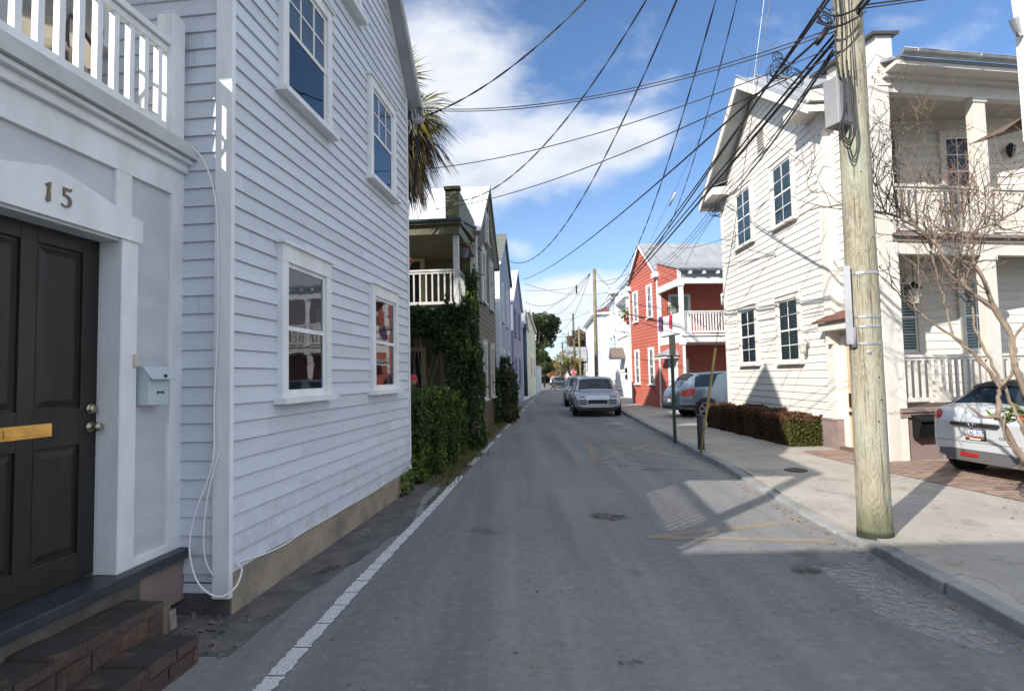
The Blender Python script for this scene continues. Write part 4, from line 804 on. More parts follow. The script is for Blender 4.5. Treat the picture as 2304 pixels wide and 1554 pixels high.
b.build('house_number', mat('dark_bronze_numeral', (.04, .03, .025), .4, .5), HC)
# porch long side facing the camera
a9 = math.radians(9); TS = Fr((6.68, 9.65), (6.68 + math.cos(a9), 9.65 + math.sin(a9))); TS.n = Vector((.013, -1.0, 0))
PL = 7.0; DP = 1.62
TB = lambda u, n, z: Vector((6.66 + u, 11.15 - .0208 * (u + .17) - n, z))
b = MB(); clap(b, TB, rect(0, PL), .9, 6.9, .165, .02); b.box(TB, 0, PL, -.2, -.001, 0, 7); b.build('porch_back_wall', mat('x', (1, 1, 1)) if False else M_['csid'], HC)
b = MB(); b.box(TS, .0, PL, -DP, -.02, -.05, .93); b.build('porch_base', M_['mauve'], HC)
b = MB(); b.box(TS, -.01, PL, -DP, .06, .93, 1.0); b.box(TS, -.01, PL, -.05, .03, .84, .93); b.build('porch_floor', mat('mauve_floor_edge', (.27, .20, .18), .7), HC)
b = MB(); b.box(TS, .03, PL, -DP - .9, .03, 3.92, 4.04); b.box(TS, .03, PL, -.3, .08, 4.0, 4.06); b.build('upper_deck', mat('taupe_deck_paint', (.23, .19, .17), .7), HC)
b = MB(); b.box(TS, .03, PL, -.14, .0, 3.70, 3.92); b.box(TS, .03, PL, -.16, .0, 6.62, 6.84); b.box(TS, .0, PL, -.05, .12, 6.84, 6.92); b.build('porch_beam', M_['ctrim'], HC)
b = MB(); b.box(TS, .03, PL, -DP - .9, -.14, 6.72, 6.76); b.box(TS, .03, PL, -DP - .9, -.14, 3.84, 3.9)
u = .5
while u < PL: b.box(TS, u, u + .015, -DP, -.16, 6.712, 6.722); u += .42
b.build('porch_ceiling', M_['ceil'], HC)
b = MB(); b.slab([TS(-.02, .40, 6.98), TS(PL, .40, 6.98), TS(PL, -DP - .2, 7.85), TS(-.02, -DP - .2, 7.85)], .05); b.build('porch_roof', M_['greyroof'], HC)
b = MB(); b.box(TS, .0, PL, .0, .40, 6.90, 6.97); b.build('eave_board', M_['ctrim'], HC)
b = MB(); N_ = 10; pr = [(.40 + .075 + .075 * math.cos(math.pi * (1 + i / N_)), 7.10 + .085 * math.sin(math.pi * (1 + i / N_))) for i in range(N_ + 1)]
for i in range(N_):
    (n0, z0), (n1, z1) = pr[i], pr[i + 1]; b.smooth = True; b.quad(TS(.05, n0, z0), TS(PL, n0, z0), TS(PL, n1, z1), TS(.05, n1, z1))
b.smooth = False; b.add([TS(.05, n, z) for n, z in pr], [tuple(range(N_ + 1))]); b.tube([TS(.05, .55, 7.10), TS(PL, .55, 7.10)], .012, 6); b.build('gutter', M_['steel'], HC)
gut = HC.children[-1]
for u in (.3, 1.55, 2.8, 4.1): b = MB(); b.slab([TS(u, .38, 7.12), TS(u + .03, .38, 7.12), TS(u + .03, .565, 7.10), TS(u, .565, 7.10)], .006); b.tube([TS(u + .015, .565, 7.10), TS(u + .015, .55, 7.05), TS(u + .015, .48, 7.01)], .01, 5); b.build('gutter_bracket', M_['steel'], gut)
b = MB(); b.box(TS, -.24, .03, -.15, .0, .0, 6.9); b.build('corner_column', M_['ctrim'], HC, bevel=.006)
for (u, z0, z1) in ((1.88, 4.04, 6.62), (1.88, 1.0, 3.70), (4.3, 4.04, 6.62), (4.3, 1.0, 3.70)):
    b = MB(); b.box(TS, u, u + .24, -.17, .03, z0, z1); b.box(TS, u - .03, u + .27, -.19, .05, z1 - .1, z1); b.build('porch_column', M_['ctrim'], HC, bevel=.006)
for (u0, u1) in ((.06, 1.86), (2.12, 4.28)):
    railing(HC, TS, u0, u1, 1.10, 1.92, M_['ctrim'], .135, .045, nd=-.06); railing(HC, TS, u0, u1, 4.13, 4.96, M_['ctrim'], .135, .045, nd=-.06)
for (u0, u1, z0, z1) in ((.75, 1.55, 1.98, 3.5), (2.28, 2.98, 1.98, 3.5), (.65, 1.36, 4.9, 6.45), (2.1, 2.8, 4.9, 6.45)):
    window(HC, TB, u0, u1, z0, z1, M_['ctrim'], M_['cwhite'], gm=M_['dullglass'], cas=.1, head=.1, mu=(2, 2), n0=.024, blind=M_['bluereflect'], up=M_['bluereflect'], shut=M_['shutter'] if z0 < 3 else None)
b = MB(); b.box(TB, 3.9, 4.8, .02, .05, 4.06, 6.2); b.build('door', mat('dusty_rose_door', (.30, .17, .14), .6), HC)
# porch lantern hanging
o = TS(1.05, -.75, 3.0); PLn = thing('porch_lantern', 'black wrought lantern hanging from the lower porch ceiling, behind bare branches', 'lamp', o)
b = MB(); b.tube([o + Vector((0, 0, .3)), o + Vector((0, 0, .85))], .008, 5); b.lathe(o + Vector((0, 0, .2)), [(.16, 0), (.05, .1), (.015, .14)], 8); b.lathe(o + Vector((0, 0, -.12)), [(.03, 0), (.1, .03)], 8); b.build('frame', M_['blackp'], PLn)
b = MB(); b.lathe(o + Vector((0, 0, -.09)), [(.09, 0), (.13, .15), (.13, .28)], 8); b.build('lantern_glass', mat('milky_lantern_glass', (.42, .42, .40), .3), PLn)
o = TB(2.75, .1, 5.55)
o = TB(3.45, .12, 6.0); UL_ = thing('porch_wall_lamp', 'small black lantern on the upper porch wall of the cream house', 'lamp', o); b = MB(); b.lathe(o, [(.04, -.13), (.09, .05), (.1, .07), (.02, .16)], 8); b.build('lantern', M_['blackp'], UL_)
# black letter box on the porch base
M_['lbx'] = mat('matt_black_metal', (.012, .012, .013), .7, spec=.15)
LB = thing('letter_box', 'black curved letter box mounted on the mauve porch base beside the parked hatchback', 'mailbox', TS(.45, .1, .5))
b = MB(); b.poly(lambda a, n, z: TS(n, a, z), [(.035, .50), (.15, .52), (.22, .74), (.22, .80), (.035, .86)], .20, .72); b.build('box', M_['lbx'], LB, bevel=.01)
b = MB(); b.poly(lambda a, n, z: TS(n, a, z), [(.035, .865), (.25, .80), (.26, .77), (.27, .79), (.25, .825), (.035, .885)],   .18, .74); b.build('lid', M_['lbx'], LB, bevel=.006); b = MB(); b.lathe(TS(.46, .235, .72), [(.014, 0), (.014, .008)], 10, TS.n); b.build('lock', M_['steel'], LB)

# right-hand neighbour whose corner just enters the frame
e0 = at(2282, 0, 5.6); ND = Fr((e0.x - .02, 5.62), (e0.x + 5, 5.62)); HN = thing('white_house', 'sliver of a white house corner with small spotlight at the top right edge', 'house', (e0.x, 5.6, 0))
e1 = at(2302, 250, 5.62)
b = MB(); b.poly(ND, [(e1.x - e0.x + .0, 4.0), (5, 4.0), (5, 8.5), (-.22, 8.5), (.02, 5.3)], .0, .9); b.build('corner_wall', M_['cwhite'], HN)
for xx in (6.0, 9.2): b = MB(); b.box(ID, xx, xx + .22, 4.85, 5.07, 0, 4.0); b.build('porch_column', M_['cwhite'], HN)
b = MB(); pe = at(2258, 296, 6.2); b.add([pe, at(2310, 258, 5.9), at(2330, 262, 5.9), at(2310, 290, 6.2), pe + Vector((0, .5, .05)), at(2310, 258, 6.3), at(2330, 262, 6.3), at(2310, 290, 6.6)], [(0, 1, 2, 3), (4, 7, 6, 5), (0, 4, 5, 1), (0, 3, 7, 4), (1, 5, 6, 2)]); b.build('eave', mat('brown_eave_edge', (.12, .08, .055), .7), HN)
b = MB(); s0 = at(2286, 60, 5.5); b.lathe(s0, [(.03, -.06), (.045, .08)], 12, (-.3, -.1, .9)); b.lathe(at(2292, 78, 5.55), [(.035, 0), (.035, .03)], 10, (0, -1, 0)); b.build('spotlight', M_['steel'], HN)

# ================================================================== red house
RDX = -.092
TR = Fr((6.8 + RDX * 4.35, 25.5 + 4.35), (6.8, 25.5)); TR.n = Vector((-.9958, -.0916, 0)); WR = TR.L
HR = thing('red_house', 'coral red clapboard house with white two storey porch and grey metal roof', 'house', (6.8, 25.5, 0))
RE, RP = 6.35, 8.15
b = MB(); clap(b, TR, gab(WR, RE, RP), .05, RP, .165, .02); b.poly(TR, [(.002, -.05), (WR - .002, -.05), (WR - .002, RE), (WR / 2, RP - .003), (.002, RE)], -11, -.001)
Trn = lambda u, n, z: TR(WR + n, -u, z); clap(b, Trn, rect(0, 11), .05, RE, .165, .02); b.build('wall', M_['rsid'], HR)
gable_roof(HR, TR, WR, 11, RE + .03, RP + .03, .15, M_['greyroof'], M_['white'], front=.18, fas=.18)
b = MB(); b.box(TR, WR - .14, WR + .03, -.05, .035, .0, RE); b.box(Trn, 0, .12, 0, .035, 0, RE); b.build('corner_board', M_['white'], HR)
b = MB(); b.box(TR, -.02, .1, -.05, .035, 0, RE); b.build('corner_board', M_['white'], HR)
b = MB(); b.box(TR, WR - .32, WR + .2, 0, .2, RE - .25, RE - .02); b.build('eave_return', M_['white'], HR)
b = MB(); b.box(TR, -.2, .32, 0, .2, RE - .25, RE - .02); b.build('eave_return', M_['white'], HR)
for (u0, u1) in ((.7, 1.45), (2.85, 3.6)):
    window(HR, TR, u0, u1, 1.15, 2.92, M_['white'], M_['white'], .11, .1, cap=False, up=M_['blind'], blind=M_['blind']); window(HR, TR, u0, u1, 4.35, 5.95, M_['white'], M_['white'], .11, .1, cap=False, up=M_['blind'], blind=M_['blind'])
# porch on its near side
TRP = Fr((7.03, 23.0), (8.03, 23.0 + .092)); DR = 2.5; PLR = 8
E_ = lambda u, n, z: TRP(-.02 - n, -u, z)         # end face towards the street: u runs back to the house
b = MB(); e3 = lambda z: (0, DR) if z < 5.98 else (((z - 5.98) / .75 * DR, DR) if z < 6.7 else (DR - .01, DR)); clap(b, E_, e3, 5.6, 6.7, .165, .02); b.poly(E_, [(0, 5.6), (DR, 5.6), (DR, 6.72), (0, 5.98)], -.1, -.001); b.build('porch_gable_panel', M_['rsid'], HR)
b = MB(); b.box(E_, -.03, .1, -.1, .03, 5.6, 6.0); b.poly(E_, [(0, 5.33), (DR, 5.33), (DR, 5.6), (0, 5.6)], -.1, .03); b.box(TRP, 0, PLR, -.14, .02, 5.40, 5.62); b.build('porch_beam', M_['white'], HR)
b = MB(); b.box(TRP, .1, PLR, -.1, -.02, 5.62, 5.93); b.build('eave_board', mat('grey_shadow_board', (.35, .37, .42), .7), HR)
for i in range(12): b = MB(); b.box(TRP, .35 + .6 * i, .47 + .6 * i, -.02, .22, 5.78, 5.92); b.build('rafter_tail', M_['white'], HR)
b = MB(); b.slab([TRP(-.12, .3, 5.96), TRP(PLR, .3, 5.96), TRP(PLR, -DR, 6.78), TRP(-.12, -DR, 6.78)], .04)
for i in range(17):
    u = -.1 + .5 * i; q0, q1 = TRP(u, .3, 6.0), TRP(u, -DR, 6.82); up = Vector((0, 0, .035)); b.add([q0, q0 + up, q1 + up, q1], [(0, 1, 2, 3)])
b.build('porch_roof', M_['greyroof'], HR)
b = MB(); b.box(TRP, -.02, PLR, -DR, .04, 2.94, 3.2); b.box(TRP, -.02, PLR, -DR, .10, 3.2, 3.27); b.build('porch_deck', M_['white'], HR)
for (u, z0, z1) in ((.0, 3.27, 5.4), (.0, 0, 2.94), (2.5, 0, 2.94), (2.6, 3.27, 5.4), (5.2, 0, 2.94)):
    b = MB(); b.box(TRP, u, u + .16, -.16, 0, z0, z1); b.box(TRP, u - .03, u + .19, -.19, .03, z1 - .1, z1); b.build('porch_post', M_['white'], HR)
railing(HR, TRP, .16, 2.6, 3.34, 4.25, M_['white'], .125, .045, nd=-.08); railing(HR, TRP, 2.76, 5.2, 3.34, 4.25, M_['white'], .125, .045, nd=-.08)
b = MB(); b.box(E_, .16, DR, -.07, -.03, 3.34, 4.20); b.build('porch_end_panel', M_['white'], HR)
TRb = lambda u, n, z: TRP(u, n - DR, z)
b = MB(); b.box(TRb, .45, 1.5, .02, .06, 3.27, 5.3); b.box(TRb, .45, 1.3, .02, .06, .15, 2.3); b.build('door_frame', M_['white'], HR)
b = MB(); b.box(TRb, .58, 1.37, .06, .07, 3.27, 5.18); b.box(TRb, .58, 1.17, .06, .07, .15, 2.18); b.build('door', mat('sage_grey_door', (.24, .30, .28), .5), HR)
window(HR, TRb, 3.15, 4.0, 3.9, 5.3, M_['white'], M_['white'], .1, .1)
# little hood roof over the street door of the porch
b = MB(); b.box(E_, .3, 1.7, .0, .55, 2.30, 2.42); b.build('door_hood', M_['white'], HR); hd = HR.children[-1]
b = MB(); b.add([E_(.2, .62, 2.42), E_(1.8, .62, 2.42), E_(1.4, .0, 2.75), E_(.6, .0, 2.75), E_(.2, 0, 2.42), E_(1.8, 0, 2.42)], [(0, 1, 2, 3), (0, 3, 4), (1, 5, 2)]); b.build('hood_roof', M_['greyroof'], hd)
b = MB(); b.box(E_, .45, 1.5, -.05, .02, .05, 2.3); b.build('door', M_['bluew'], HR)
b = MB(); b.box(E_, 0, DR, -.06, -.01, 0.0, 2.94); b.build('end_wall', M_['rsid'], HR)
# wreath, cloths, wind chime
o = TRb(.62, .12, 4.55); b = MB(); r = random.Random(4)
for i in range(420):
    a = r.uniform(0, 6.283); rr = .25 + r.gauss(0, .05); p = Vector(o) + TRP.u * (rr * math.cos(a)) + Vector((0, 0, rr * math.sin(a))) + TRP.n * r.uniform(-.05, .05); s = .035
    b.add([p + Vector((r.uniform(-s, s), r.uniform(-s, s), r.uniform(-s, s))) for _ in range(3)], [(0, 1, 2)])
tag(b.build('wreath', LG, loc=o), 'round dark green wreath hanging beside the red house upper porch door', 'wreath')
for (u, wdt, c, lb) in ((1.95, .45, (.12, .05, .12), 'purple towel draped over the porch end rail of the red house'), (.85, .22, (.45, .02, .04), 'bright red cloth draped over the porch end rail of the red house')):
    b = MB(); N_ = 8; P = []
    for i in range(N_ + 1):
        uu = u + wdt * i / N_; n_ = .05 + .02 * math.sin(i * 2.1); P += [E_(uu, n_, 4.24), E_(uu + .03, n_ + .02, 3.62 - .05 * math.sin(i * 1.3))]
    for i in range(N_): b.add([P[2 * i], P[2 * i + 2], P[2 * i + 3], P[2 * i + 1]], [(0, 1, 2, 3)])
    tag(b.build('towel', mat('cloth_' + ('purple' if u > 1 else 'red'), c, .9), loc=E_(u, .05, 4.2)), lb, 'towel')
o = TRP(2.0, -.3, 5.0); b = MB(); b.tube([o + Vector((0, 0, .4)), o], .006, 4); b.lathe(o + Vector((0, 0, -.1)), [(.09, 0), (.06, .1), (.01, .12)], 8)
for i in range(5): a = i * 1.256; b.tube([o + Vector((.06 * math.cos(a), .06 * math.sin(a), -.1)), o + Vector((.06 * math.cos(a), .06 * math.sin(a), -.4 - .04 * i))], .012, 5)
tag(b.build('wind_chime', M_['white'], loc=o), 'white wind chime hanging from the red house upper porch', 'wind chime')

# ================================================================== further houses on the right
TX = Fr((8.13, 45.8), (7.75, 41.0)); TX.n = Vector((-.9969, .0789, 0)); WX = TX.L
HX = thing('blue_white_house', 'pale blue-white bracketed house with side porch and potted plants, beyond the red house', 'house', (7.75, 41, 0))
b = MB(); clap(b, TX, rect(0, WX), .3, 7.4, .18, .02); b.box(TX, 0, WX, -8, -.001, -.05, 7.4); b.build('street_wall', M_['bluew'], HX)
Txn = lambda u, n, z: TX(WX + n, -u, z); b = MB(); clap(b, Txn, rect(0, 1.2), .35, 7.4, .18, .02); clap(b, Txn, rect(1.2, 8), .35, 7.4, .18, .02); b.build('side_wall', M_['bluew'], HX)
b = MB(); b.box(TX, -.4, WX + .4, -8.3, .45, 7.62, 7.85); b.box(TX, -.1, WX + .1, -8, .1, 7.3, 7.62); b.build('cornice', M_['white'], HX)
for i in range(7): b = MB(); b.box(TX, .1 + .72 * i, .28 + .72 * i, .1, .42, 7.3, 7.62); b.build('bracket', M_['white'], HX)
for i in range(3): b = MB(); b.box(Txn, .2 + .6 * i, .36 + .6 * i, .1, .42, 7.3, 7.62); b.build('bracket', M_['white'], HX)
b = MB(); b.box(TX, WX - .15, WX + .03, -.05, .04, .3, 7.3); b.box(Txn, 0, .15, 0, .04, .3, 7.3); b.build('corner_board', M_['white'], HX)
for u in (.8, 3.0): window(HX, TX, u, u + .9, 1.2, 3.1, M_['white'], M_['white'], cap=False); window(HX, TX, u, u + .9, 4.6, 6.5, M_['white'], M_['white'], cap=False)
TXP = Fr((7.62, 36.6), (8.62, 36.55)); DX = 4.4
b = MB(); b.box(TXP, -.05, 6, -DX, .05, 4.2, 4.45); b.box(TXP, -.15, 6, -DX, .15, 6.75, 7.0); b.build('porch_deck', M_['white'], HX)
for (u, z0, z1) in ((0, 4.45, 6.75), (0, 0, 4.2), (2.6, 0, 6.75)): b = MB(); b.box(TXP, u, u + .2, -.2, 0, z0, z1); b.build('porch_column', M_['white'], HX)
railing(HX, TXP, .2, 2.6, 4.5, 5.35, M_['white'], .14, .05, nd=-.1)
TXe = lambda u, n, z: TXP(-n, -u, z); railing(HX, TXe, .2, DX, 4.5, 5.35, M_['white'], .16, .05, nd=-.05)
b = MB(); b.box(TXe, .5, 3.9, -.1, -.02, 0, 4.2); b.build('porch_or_added_screen', M_['whsid'], HX)
b = MB(); b.box(TXe, 1.2, 3.0, .0, .8, 2.7, 2.8); b.build('door_hood', M_['white'], HX); hd = HX.children[-1]
b = MB(); b.add([TXe(1.05, .9, 2.8), TXe(3.15, .9, 2.8), TXe(2.1, .9, 3.5), TXe(1.05, 0, 2.8), TXe(3.15, 0, 2.8), TXe(2.1, 0, 3.5)], [(0, 1, 2), (0, 2, 5, 3), (1, 4, 5, 2)]); b.build('hood_roof', mat('brown_shingle', (.16, .12, .1), .8), hd)
for z in (1.3, 1.75): b = MB(); b.box(TXe, .55, .72, -.02, .12, z, z + .32); tag(b.build('mailbox', M_['blackp'], loc=TXe(.6, .05, z)), ('upper' if z > 1.5 else 'lower') + ' black wall mailbox on the white porch post beyond the red house', 'mailbox', 'mailboxes on the white post')
o = TXP(.1, .12, 5.45); FB = thing('flower_box', 'green and pink balcony plants on the blue-white house porch corner', 'planter', o); b = MB(); b.box(TXP, -.2, 1.0, .02, .25, 5.1, 5.35); b.build('box', M_['terra'], FB); plantlet(FB, tuple(o + Vector((0, -.1, .12))), .3, .14, 8, [LG, leafmat('bright_leaf', (.12, .2, .04)), FR], 120, sz=.09)

TW = Fr((9.9, 74.), (8.9, 58.)); TW.n = Vector((-.998, .062, 0)); WW = TW.L
HW = thing('white_house', 'tall white clapboard house with low red hipped roof, behind the leaning wooden pole', 'house', (8.9, 58, 0))
b = MB(); clap(b, TW, rect(0, WW), .3, 7.9, .2, .02); b.box(TW, 0, WW, -9, -.001, -.05, 7.9); Tw2 = lambda u, n, z: TW(WW + n, -u, z); clap(b, Tw2, rect(0, 9), .3, 7.9, .2, .02); b.build('wall', M_['whsid'], HW)
b = MB(); b.box(TW, -.4, WW + .4, -9.4, .5, 7.9, 8.12); b.build('eave', M_['white'], HW)
b = MB(); P = [TW(-.4, .5, 8.13), TW(WW + .4, .5, 8.13), TW(WW + .4, -9.4, 8.13), TW(-.4, -9.4, 8.13), TW(4, -4.5, 10.2), TW(WW - 4, -4.5, 10.2)]; b.add(P, [(0, 1, 5, 4), (1, 2, 5), (2, 3, 4, 5), (3, 0, 4)]); b.build('roof', M_['redroof'], HW)
for u in (2, 5.5, 9, 12.5): window(HW, TW, u, u + 1.1, 1.4, 3.4, M_['white'], M_['white'], cap=False); window(HW, TW, u, u + 1.1, 4.9, 6.8, M_['white'], M_['white'], cap=False)
b = MB(); b.box(Tw2, 0, .3, 0, .05, .3, 7.9); b.box(Tw2, 1.1, 1.35, 0, .2, .3, 7.9); b.build('downpipe', mat('pale_blue_pipe', (.45, .52, .62), .5), HW)
def shed(name, lab, x0, x1, y0, y1, z1, zr, mw, mr):
    o = thing(name, lab, 'house', (x0, y0, 0)); b = MB(); b.box(ID, x0, x1, y0, y1, 0, z1); b.build('wall', mw, o)
    b = MB(); xm = (x0 + x1) / 2; ym = (y0 + y1) / 2; P = [(x0 - .4, y0 - .4, z1), (x1 + .4, y0 - .4, z1), (x1 + .4, y1 + .4, z1), (x0 - .4, y1 + .4, z1), (x0 - .4, ym, zr), (x1 + .4, ym, zr)]
    b.add(P, [(0, 1, 5, 4), (2, 3, 4, 5), (0, 4, 3), (1, 2, 5)]); b.build('roof', mr, o)
    for i in range(3):
        xx = x0 + (x1 - x0) * (.2 + .27 * i); b = MB(); b.box(ID, xx, xx + .9, y0 - .04, y0, 1.1, 2.4); b.build('window', M_['dark'], o)
    return o
shed('small_house', 'low white cottage with pale grey metal roof seen behind the far poles', 9.6, 16, 92, 99, 4.3, 6.4, M_['whsid'], M_['greyroof'])
o = shed('small_house', 'small porch-fronted white cottage with shallow roof left of the tall white house', 10.6, 15, 80, 86, 3.6, 4.4, M_['cwhite'], mat('tan_metal_roof', (.42, .38, .33), .6))
# far brick church-like building, gable roofed hall
BK = thing('brick_building', 'distant salmon brick building with arched pale window at the end of the street', 'building', (9.8, 150, 0))
b = MB(); b.box(ID, 8.3, 12.0, 150, 156, 0, 5.6); b.box(ID, 4.5, 8.2, 152, 158, 0, 4.3); b.build('wall', M_['brickfar'], BK)
b = MB(); b.box(ID, 8.1, 12.2, 149.8, 156.2, 5.6, 6.0); b.box(ID, 9.2, 11.0, 149.7, 150, 6.0, 6.5); b.build('cornice', mat('pale_cast_stone', (.55, .5, .42), .8), BK)
b = MB(); N_ = 12; pts = [(8.9, 2.2), (11.3, 2.2), (11.3, 3.9)] + [(10.1 + 1.2 * math.cos(math.pi * i / N_), 3.9 + 1.1 * math.sin(math.pi * i / N_)) for i in range(1, N_)] + [(8.9, 3.9)]; b.poly(lambda a, n, z: Vector((a, 150 - n, z)), pts, 0, .1); ar = b.build('arch', mat('pale_arch_stone', (.6, .52, .4), .8), BK)
for x in (9.2, 9.95, 10.7): b = MB(); b.box(ID, x, x + .4, 149.82, 149.9, 2.3, 4.4); b.build('window', M_['dark'], ar)
HB2 = thing('brown_roofed_hall', 'distant brown-roofed gabled hall right of the brick building', 'building', (13, 146, 0)); b = MB(); b.box(ID, 11.8, 20, 143, 150, 0, 3.0); b.build('wall', M_['brickfar'], HB2)
b = MB(); b.add([(11.0, 142.5, 2.6), (20.5, 142.5, 2.6), (20.5, 150, 2.6), (11.0, 150, 2.6), (14.5, 146, 5.2), (20.5, 146, 5.2)], [(0, 1, 5, 4), (2, 3, 4, 5), (0, 4, 3)]); b.build('roof', mat('brown_tile_roof', (.24, .13, .09), .85), HB2)
b = MB(); b.add([(2, 140, 2.8), (6.6, 140, 2.5), (6.6, 144, 3.4), (2, 144, 3.6)], [(0, 1, 2, 3)]); o = thing('far_left_cottage', 'tiny pink-roofed cottage far off behind the live oak', 'house', (3, 140, 0)); b.build('roof', mat('pink_roof', (.5, .28, .22), .8), o); b = MB(); b.box(ID, 2.3, 6.4, 140.4, 144, 0, 2.6); b.build('wall', M_['whsid'], o)

# ================================================================== vegetation
def card(P, N, sz, r, asp=.55, fold=False):
    """diamond leaves at P with random orientation near N"""
    n = len(P); D = r.normal(0, 1, (n, 3)); D /= np.linalg.norm(D, axis=1, keepdims=True)
    A = N + .8 * r.normal(0, 1, (n, 3)); A /= np.linalg.norm(A, axis=1, keepdims=True)
    U = np.cross(A, D); U /= np.linalg.norm(U, axis=1, keepdims=True) + 1e-9; Vv = np.cross(A, U)
    s = (sz * r.uniform(.5, 1.5, n))[:, None]
    return np.stack([P - U * s, P + Vv * s * asp, P + U * s, P - Vv * s * asp], 1).reshape(-1, 3)
def box_bush(cx, n, r, lump=.12):
    """points near the surface of a lumpy box-ish volume: cx = list of (center, half sizes)"""
    out = []; nor = []
    for (c, h, k) in cx:
        m = int(n * k); q = r.uniform(-1, 1, (m, 3)); ax = r.integers(0, 3, m); sg = r.choice([-1., 1.], m); d = 1 - np.abs(r.normal(0, .16, m))
        q[np.arange(m), ax] = sg * d; nn = np.zeros((m, 3)); nn[np.arange(m), ax] = sg
        L = np.linalg.norm(q, axis=1, keepdims=True); q = q * (1 - .22 * np.clip(L - 1.05, 0, 1) / L)
        lum = lump * (np.sin(q[:, 0:1] * 5.1 + c[0]) + np.sin(q[:, 1:2] * 4.3 + 1.7) + np.sin(q[:, 2:3] * 6.1 + .5) + .8 * np.sin((q[:, 0:1] + q[:, 2:3]) * 11)) / 2
        q = q * (1 + lum); out.append(q * np.array(h) + np.array(c)); nor.append(nn)
    return np.concatenate(out), np.concatenate(nor)
def bush(name, lab, cat, cx, n, sz, mats, wts, seed, trunk=None, lump=.12, core=None):
    r = np.random.default_rng(seed); P, N = box_bush(cx, n, r, lump); k = P[:, 2] > .02; P, N = P[k], N[k]
    sp, sn = [], []
    for (c, h, kk) in cx:                                    # stray shoots
        for _ in range(int(14 * kk)):
            q = r.normal(0, 1, 3); q[2] = abs(q[2]) * .8; q /= np.linalg.norm(q); a0 = np.array(c) + q * np.array(h) * .9; d = q * .6 + r.normal(0, .35, 3) + np.array((0, 0, .45)); L = r.uniform(.10, .30) * (sz / .035) ** .5
            for j in range(10): sp.append(a0 + d * L * j / 9 + r.normal(0, .012, 3)); sn.append(d)
    P = np.concatenate([P, np.array(sp)]); N = np.concatenate([N, np.array(sn)]); kp = P[:, 2] > .02; P, N = P[kp], N[kp]
    base = (cx[0][0][0], cx[0][0][1], 0); o = thing(name, lab, cat, base); V = card(P, N, sz, r)
    # clump tone: neighbours share a material
    cl = np.sin(P[:, 0] * 4.3 + P[:, 2] * 5) + np.sin(P[:, 1] * 5.1 - P[:, 2] * 3) + r.normal(0, .9, len(P)); qs = np.quantile(cl, np.cumsum(wts)[:-1]); mi = np.digitize(cl, qs)
    fastmesh('foliage', V, 4, mats, mi, o, base)
    b = MB(); rr = random.Random(seed)
    for (c, h, kk) in cx:
        for i in range(10):
            a = Vector((c[0] + rr.uniform(-.7, .7) * h[0], c[1] + rr.uniform(-.7, .7) * h[1], 0)); t = Vector((c[0] + rr.uniform(-.9, .9) * h[0], c[1] + rr.uniform(-.9, .9) * h[1], c[2] + rr.uniform(.2, .85) * h[2])); b.tube([a, a.lerp(t, .5) + Vector((rr.uniform(-.1, .1), rr.uniform(-.1, .1), 0)), t], [.014, .01, .004], 5)
    b.build('stem', M_['twig'], o); return o
M_['twig'] = mat('brown_twig', (.13, .095, .065), .85)
LM = [leafmat('hedge_leaf_mid', (.050, .085, .022)), leafmat('hedge_leaf_dark', (.022, .045, .014)), leafmat('hedge_leaf_yellow', (.13, .16, .03))]
IV = [leafmat('ivy_leaf_dark', (.018, .036, .012)), leafmat('ivy_leaf_mid', (.032, .06, .018)), leafmat('ivy_leaf_bright', (.10, .15, .03))]
PH = [leafmat('purple_hedge_leaf', (.085, .028, .025)), leafmat('brown_hedge_leaf', (.045, .03, .018)), leafmat('olive_hedge_leaf', (.085, .09, .025)), leafmat('rose_hedge_tip', (.22, .085, .075))]
# hedge at the foot of the left house, running back to the olive porch
cx = [((-1.85, 9.45, .72), (.42, .50, .75), 1.3), ((-1.75, 10.4, .72), (.50, .65, .80), 1.6), ((-1.62, 11.5, .66), (.52, .7, .74), 1.5), ((-1.50, 12.5, .55), (.48, .55, .62), 1.0), ((-2.4, 10.6, .7), (.5, 1.4, .8), .7)]
bush('hedge', 'leafy mid-green untrimmed hedge against the far corner of the clapboard house', 'hedge', cx, 7000, .032, LM, [.5, .3, .2], 21)
# climbing vine over the porch corner
cx = [((-1.26, 13.0, 1.65), (.28, .30, 1.7), 1.6), ((-1.9, 12.9, 3.0), (.75, .22, .32), 1.0), ((-.98, 13.9, 2.9), (.14, .6, 1.35), 1.2), ((-.98, 13.6, 1.2), (.28, .9, 1.2), 1.3), ((-1.45, 12.95, 2.6), (.35, .2, .3), .5)]
bush('climbing_vine', 'dark ivy-like vine climbing the porch corner of the olive house', 'vine', cx, 5200, .04, IV, [.45, .4, .15], 22, lump=.2)
cx = [((-2.6, 13.0, 2.95), (.5, .18, .28), 1.0)]
bush('climbing_vine', 'bright yellow-green vine patch under the porch railing, left of the dark vine', 'vine', cx, 2600, .04, [IV[2], LM[0], LM[2]], [.4, .3, .3], 23, lump=.2)
cx = [((-.28, 20.6, .95), (.36, .8, 1.0), 1.2), ((-.12, 22.2, .9), (.34, .8, .95), 1.0), ((-.25, 21.0, 1.9), (.2, .5, .5), .4)]
bush('shrub', 'dark twiggy shrub between the olive house and the pale blue house', 'shrub', cx, 3200, .045, [IV[0], IV[1], leafmat('reddish_leaf', (.07, .035, .025))], [.5, .3, .2], 24, lump=.2)
bush('weeds', 'tuft of green weeds growing at the foundation end of the clapboard house', 'weeds', [((-1.66, 8.35, .14), (.12, .35, .18), 1)], 700, .03, LM, [.4, .2, .4], 25, lump=.25)
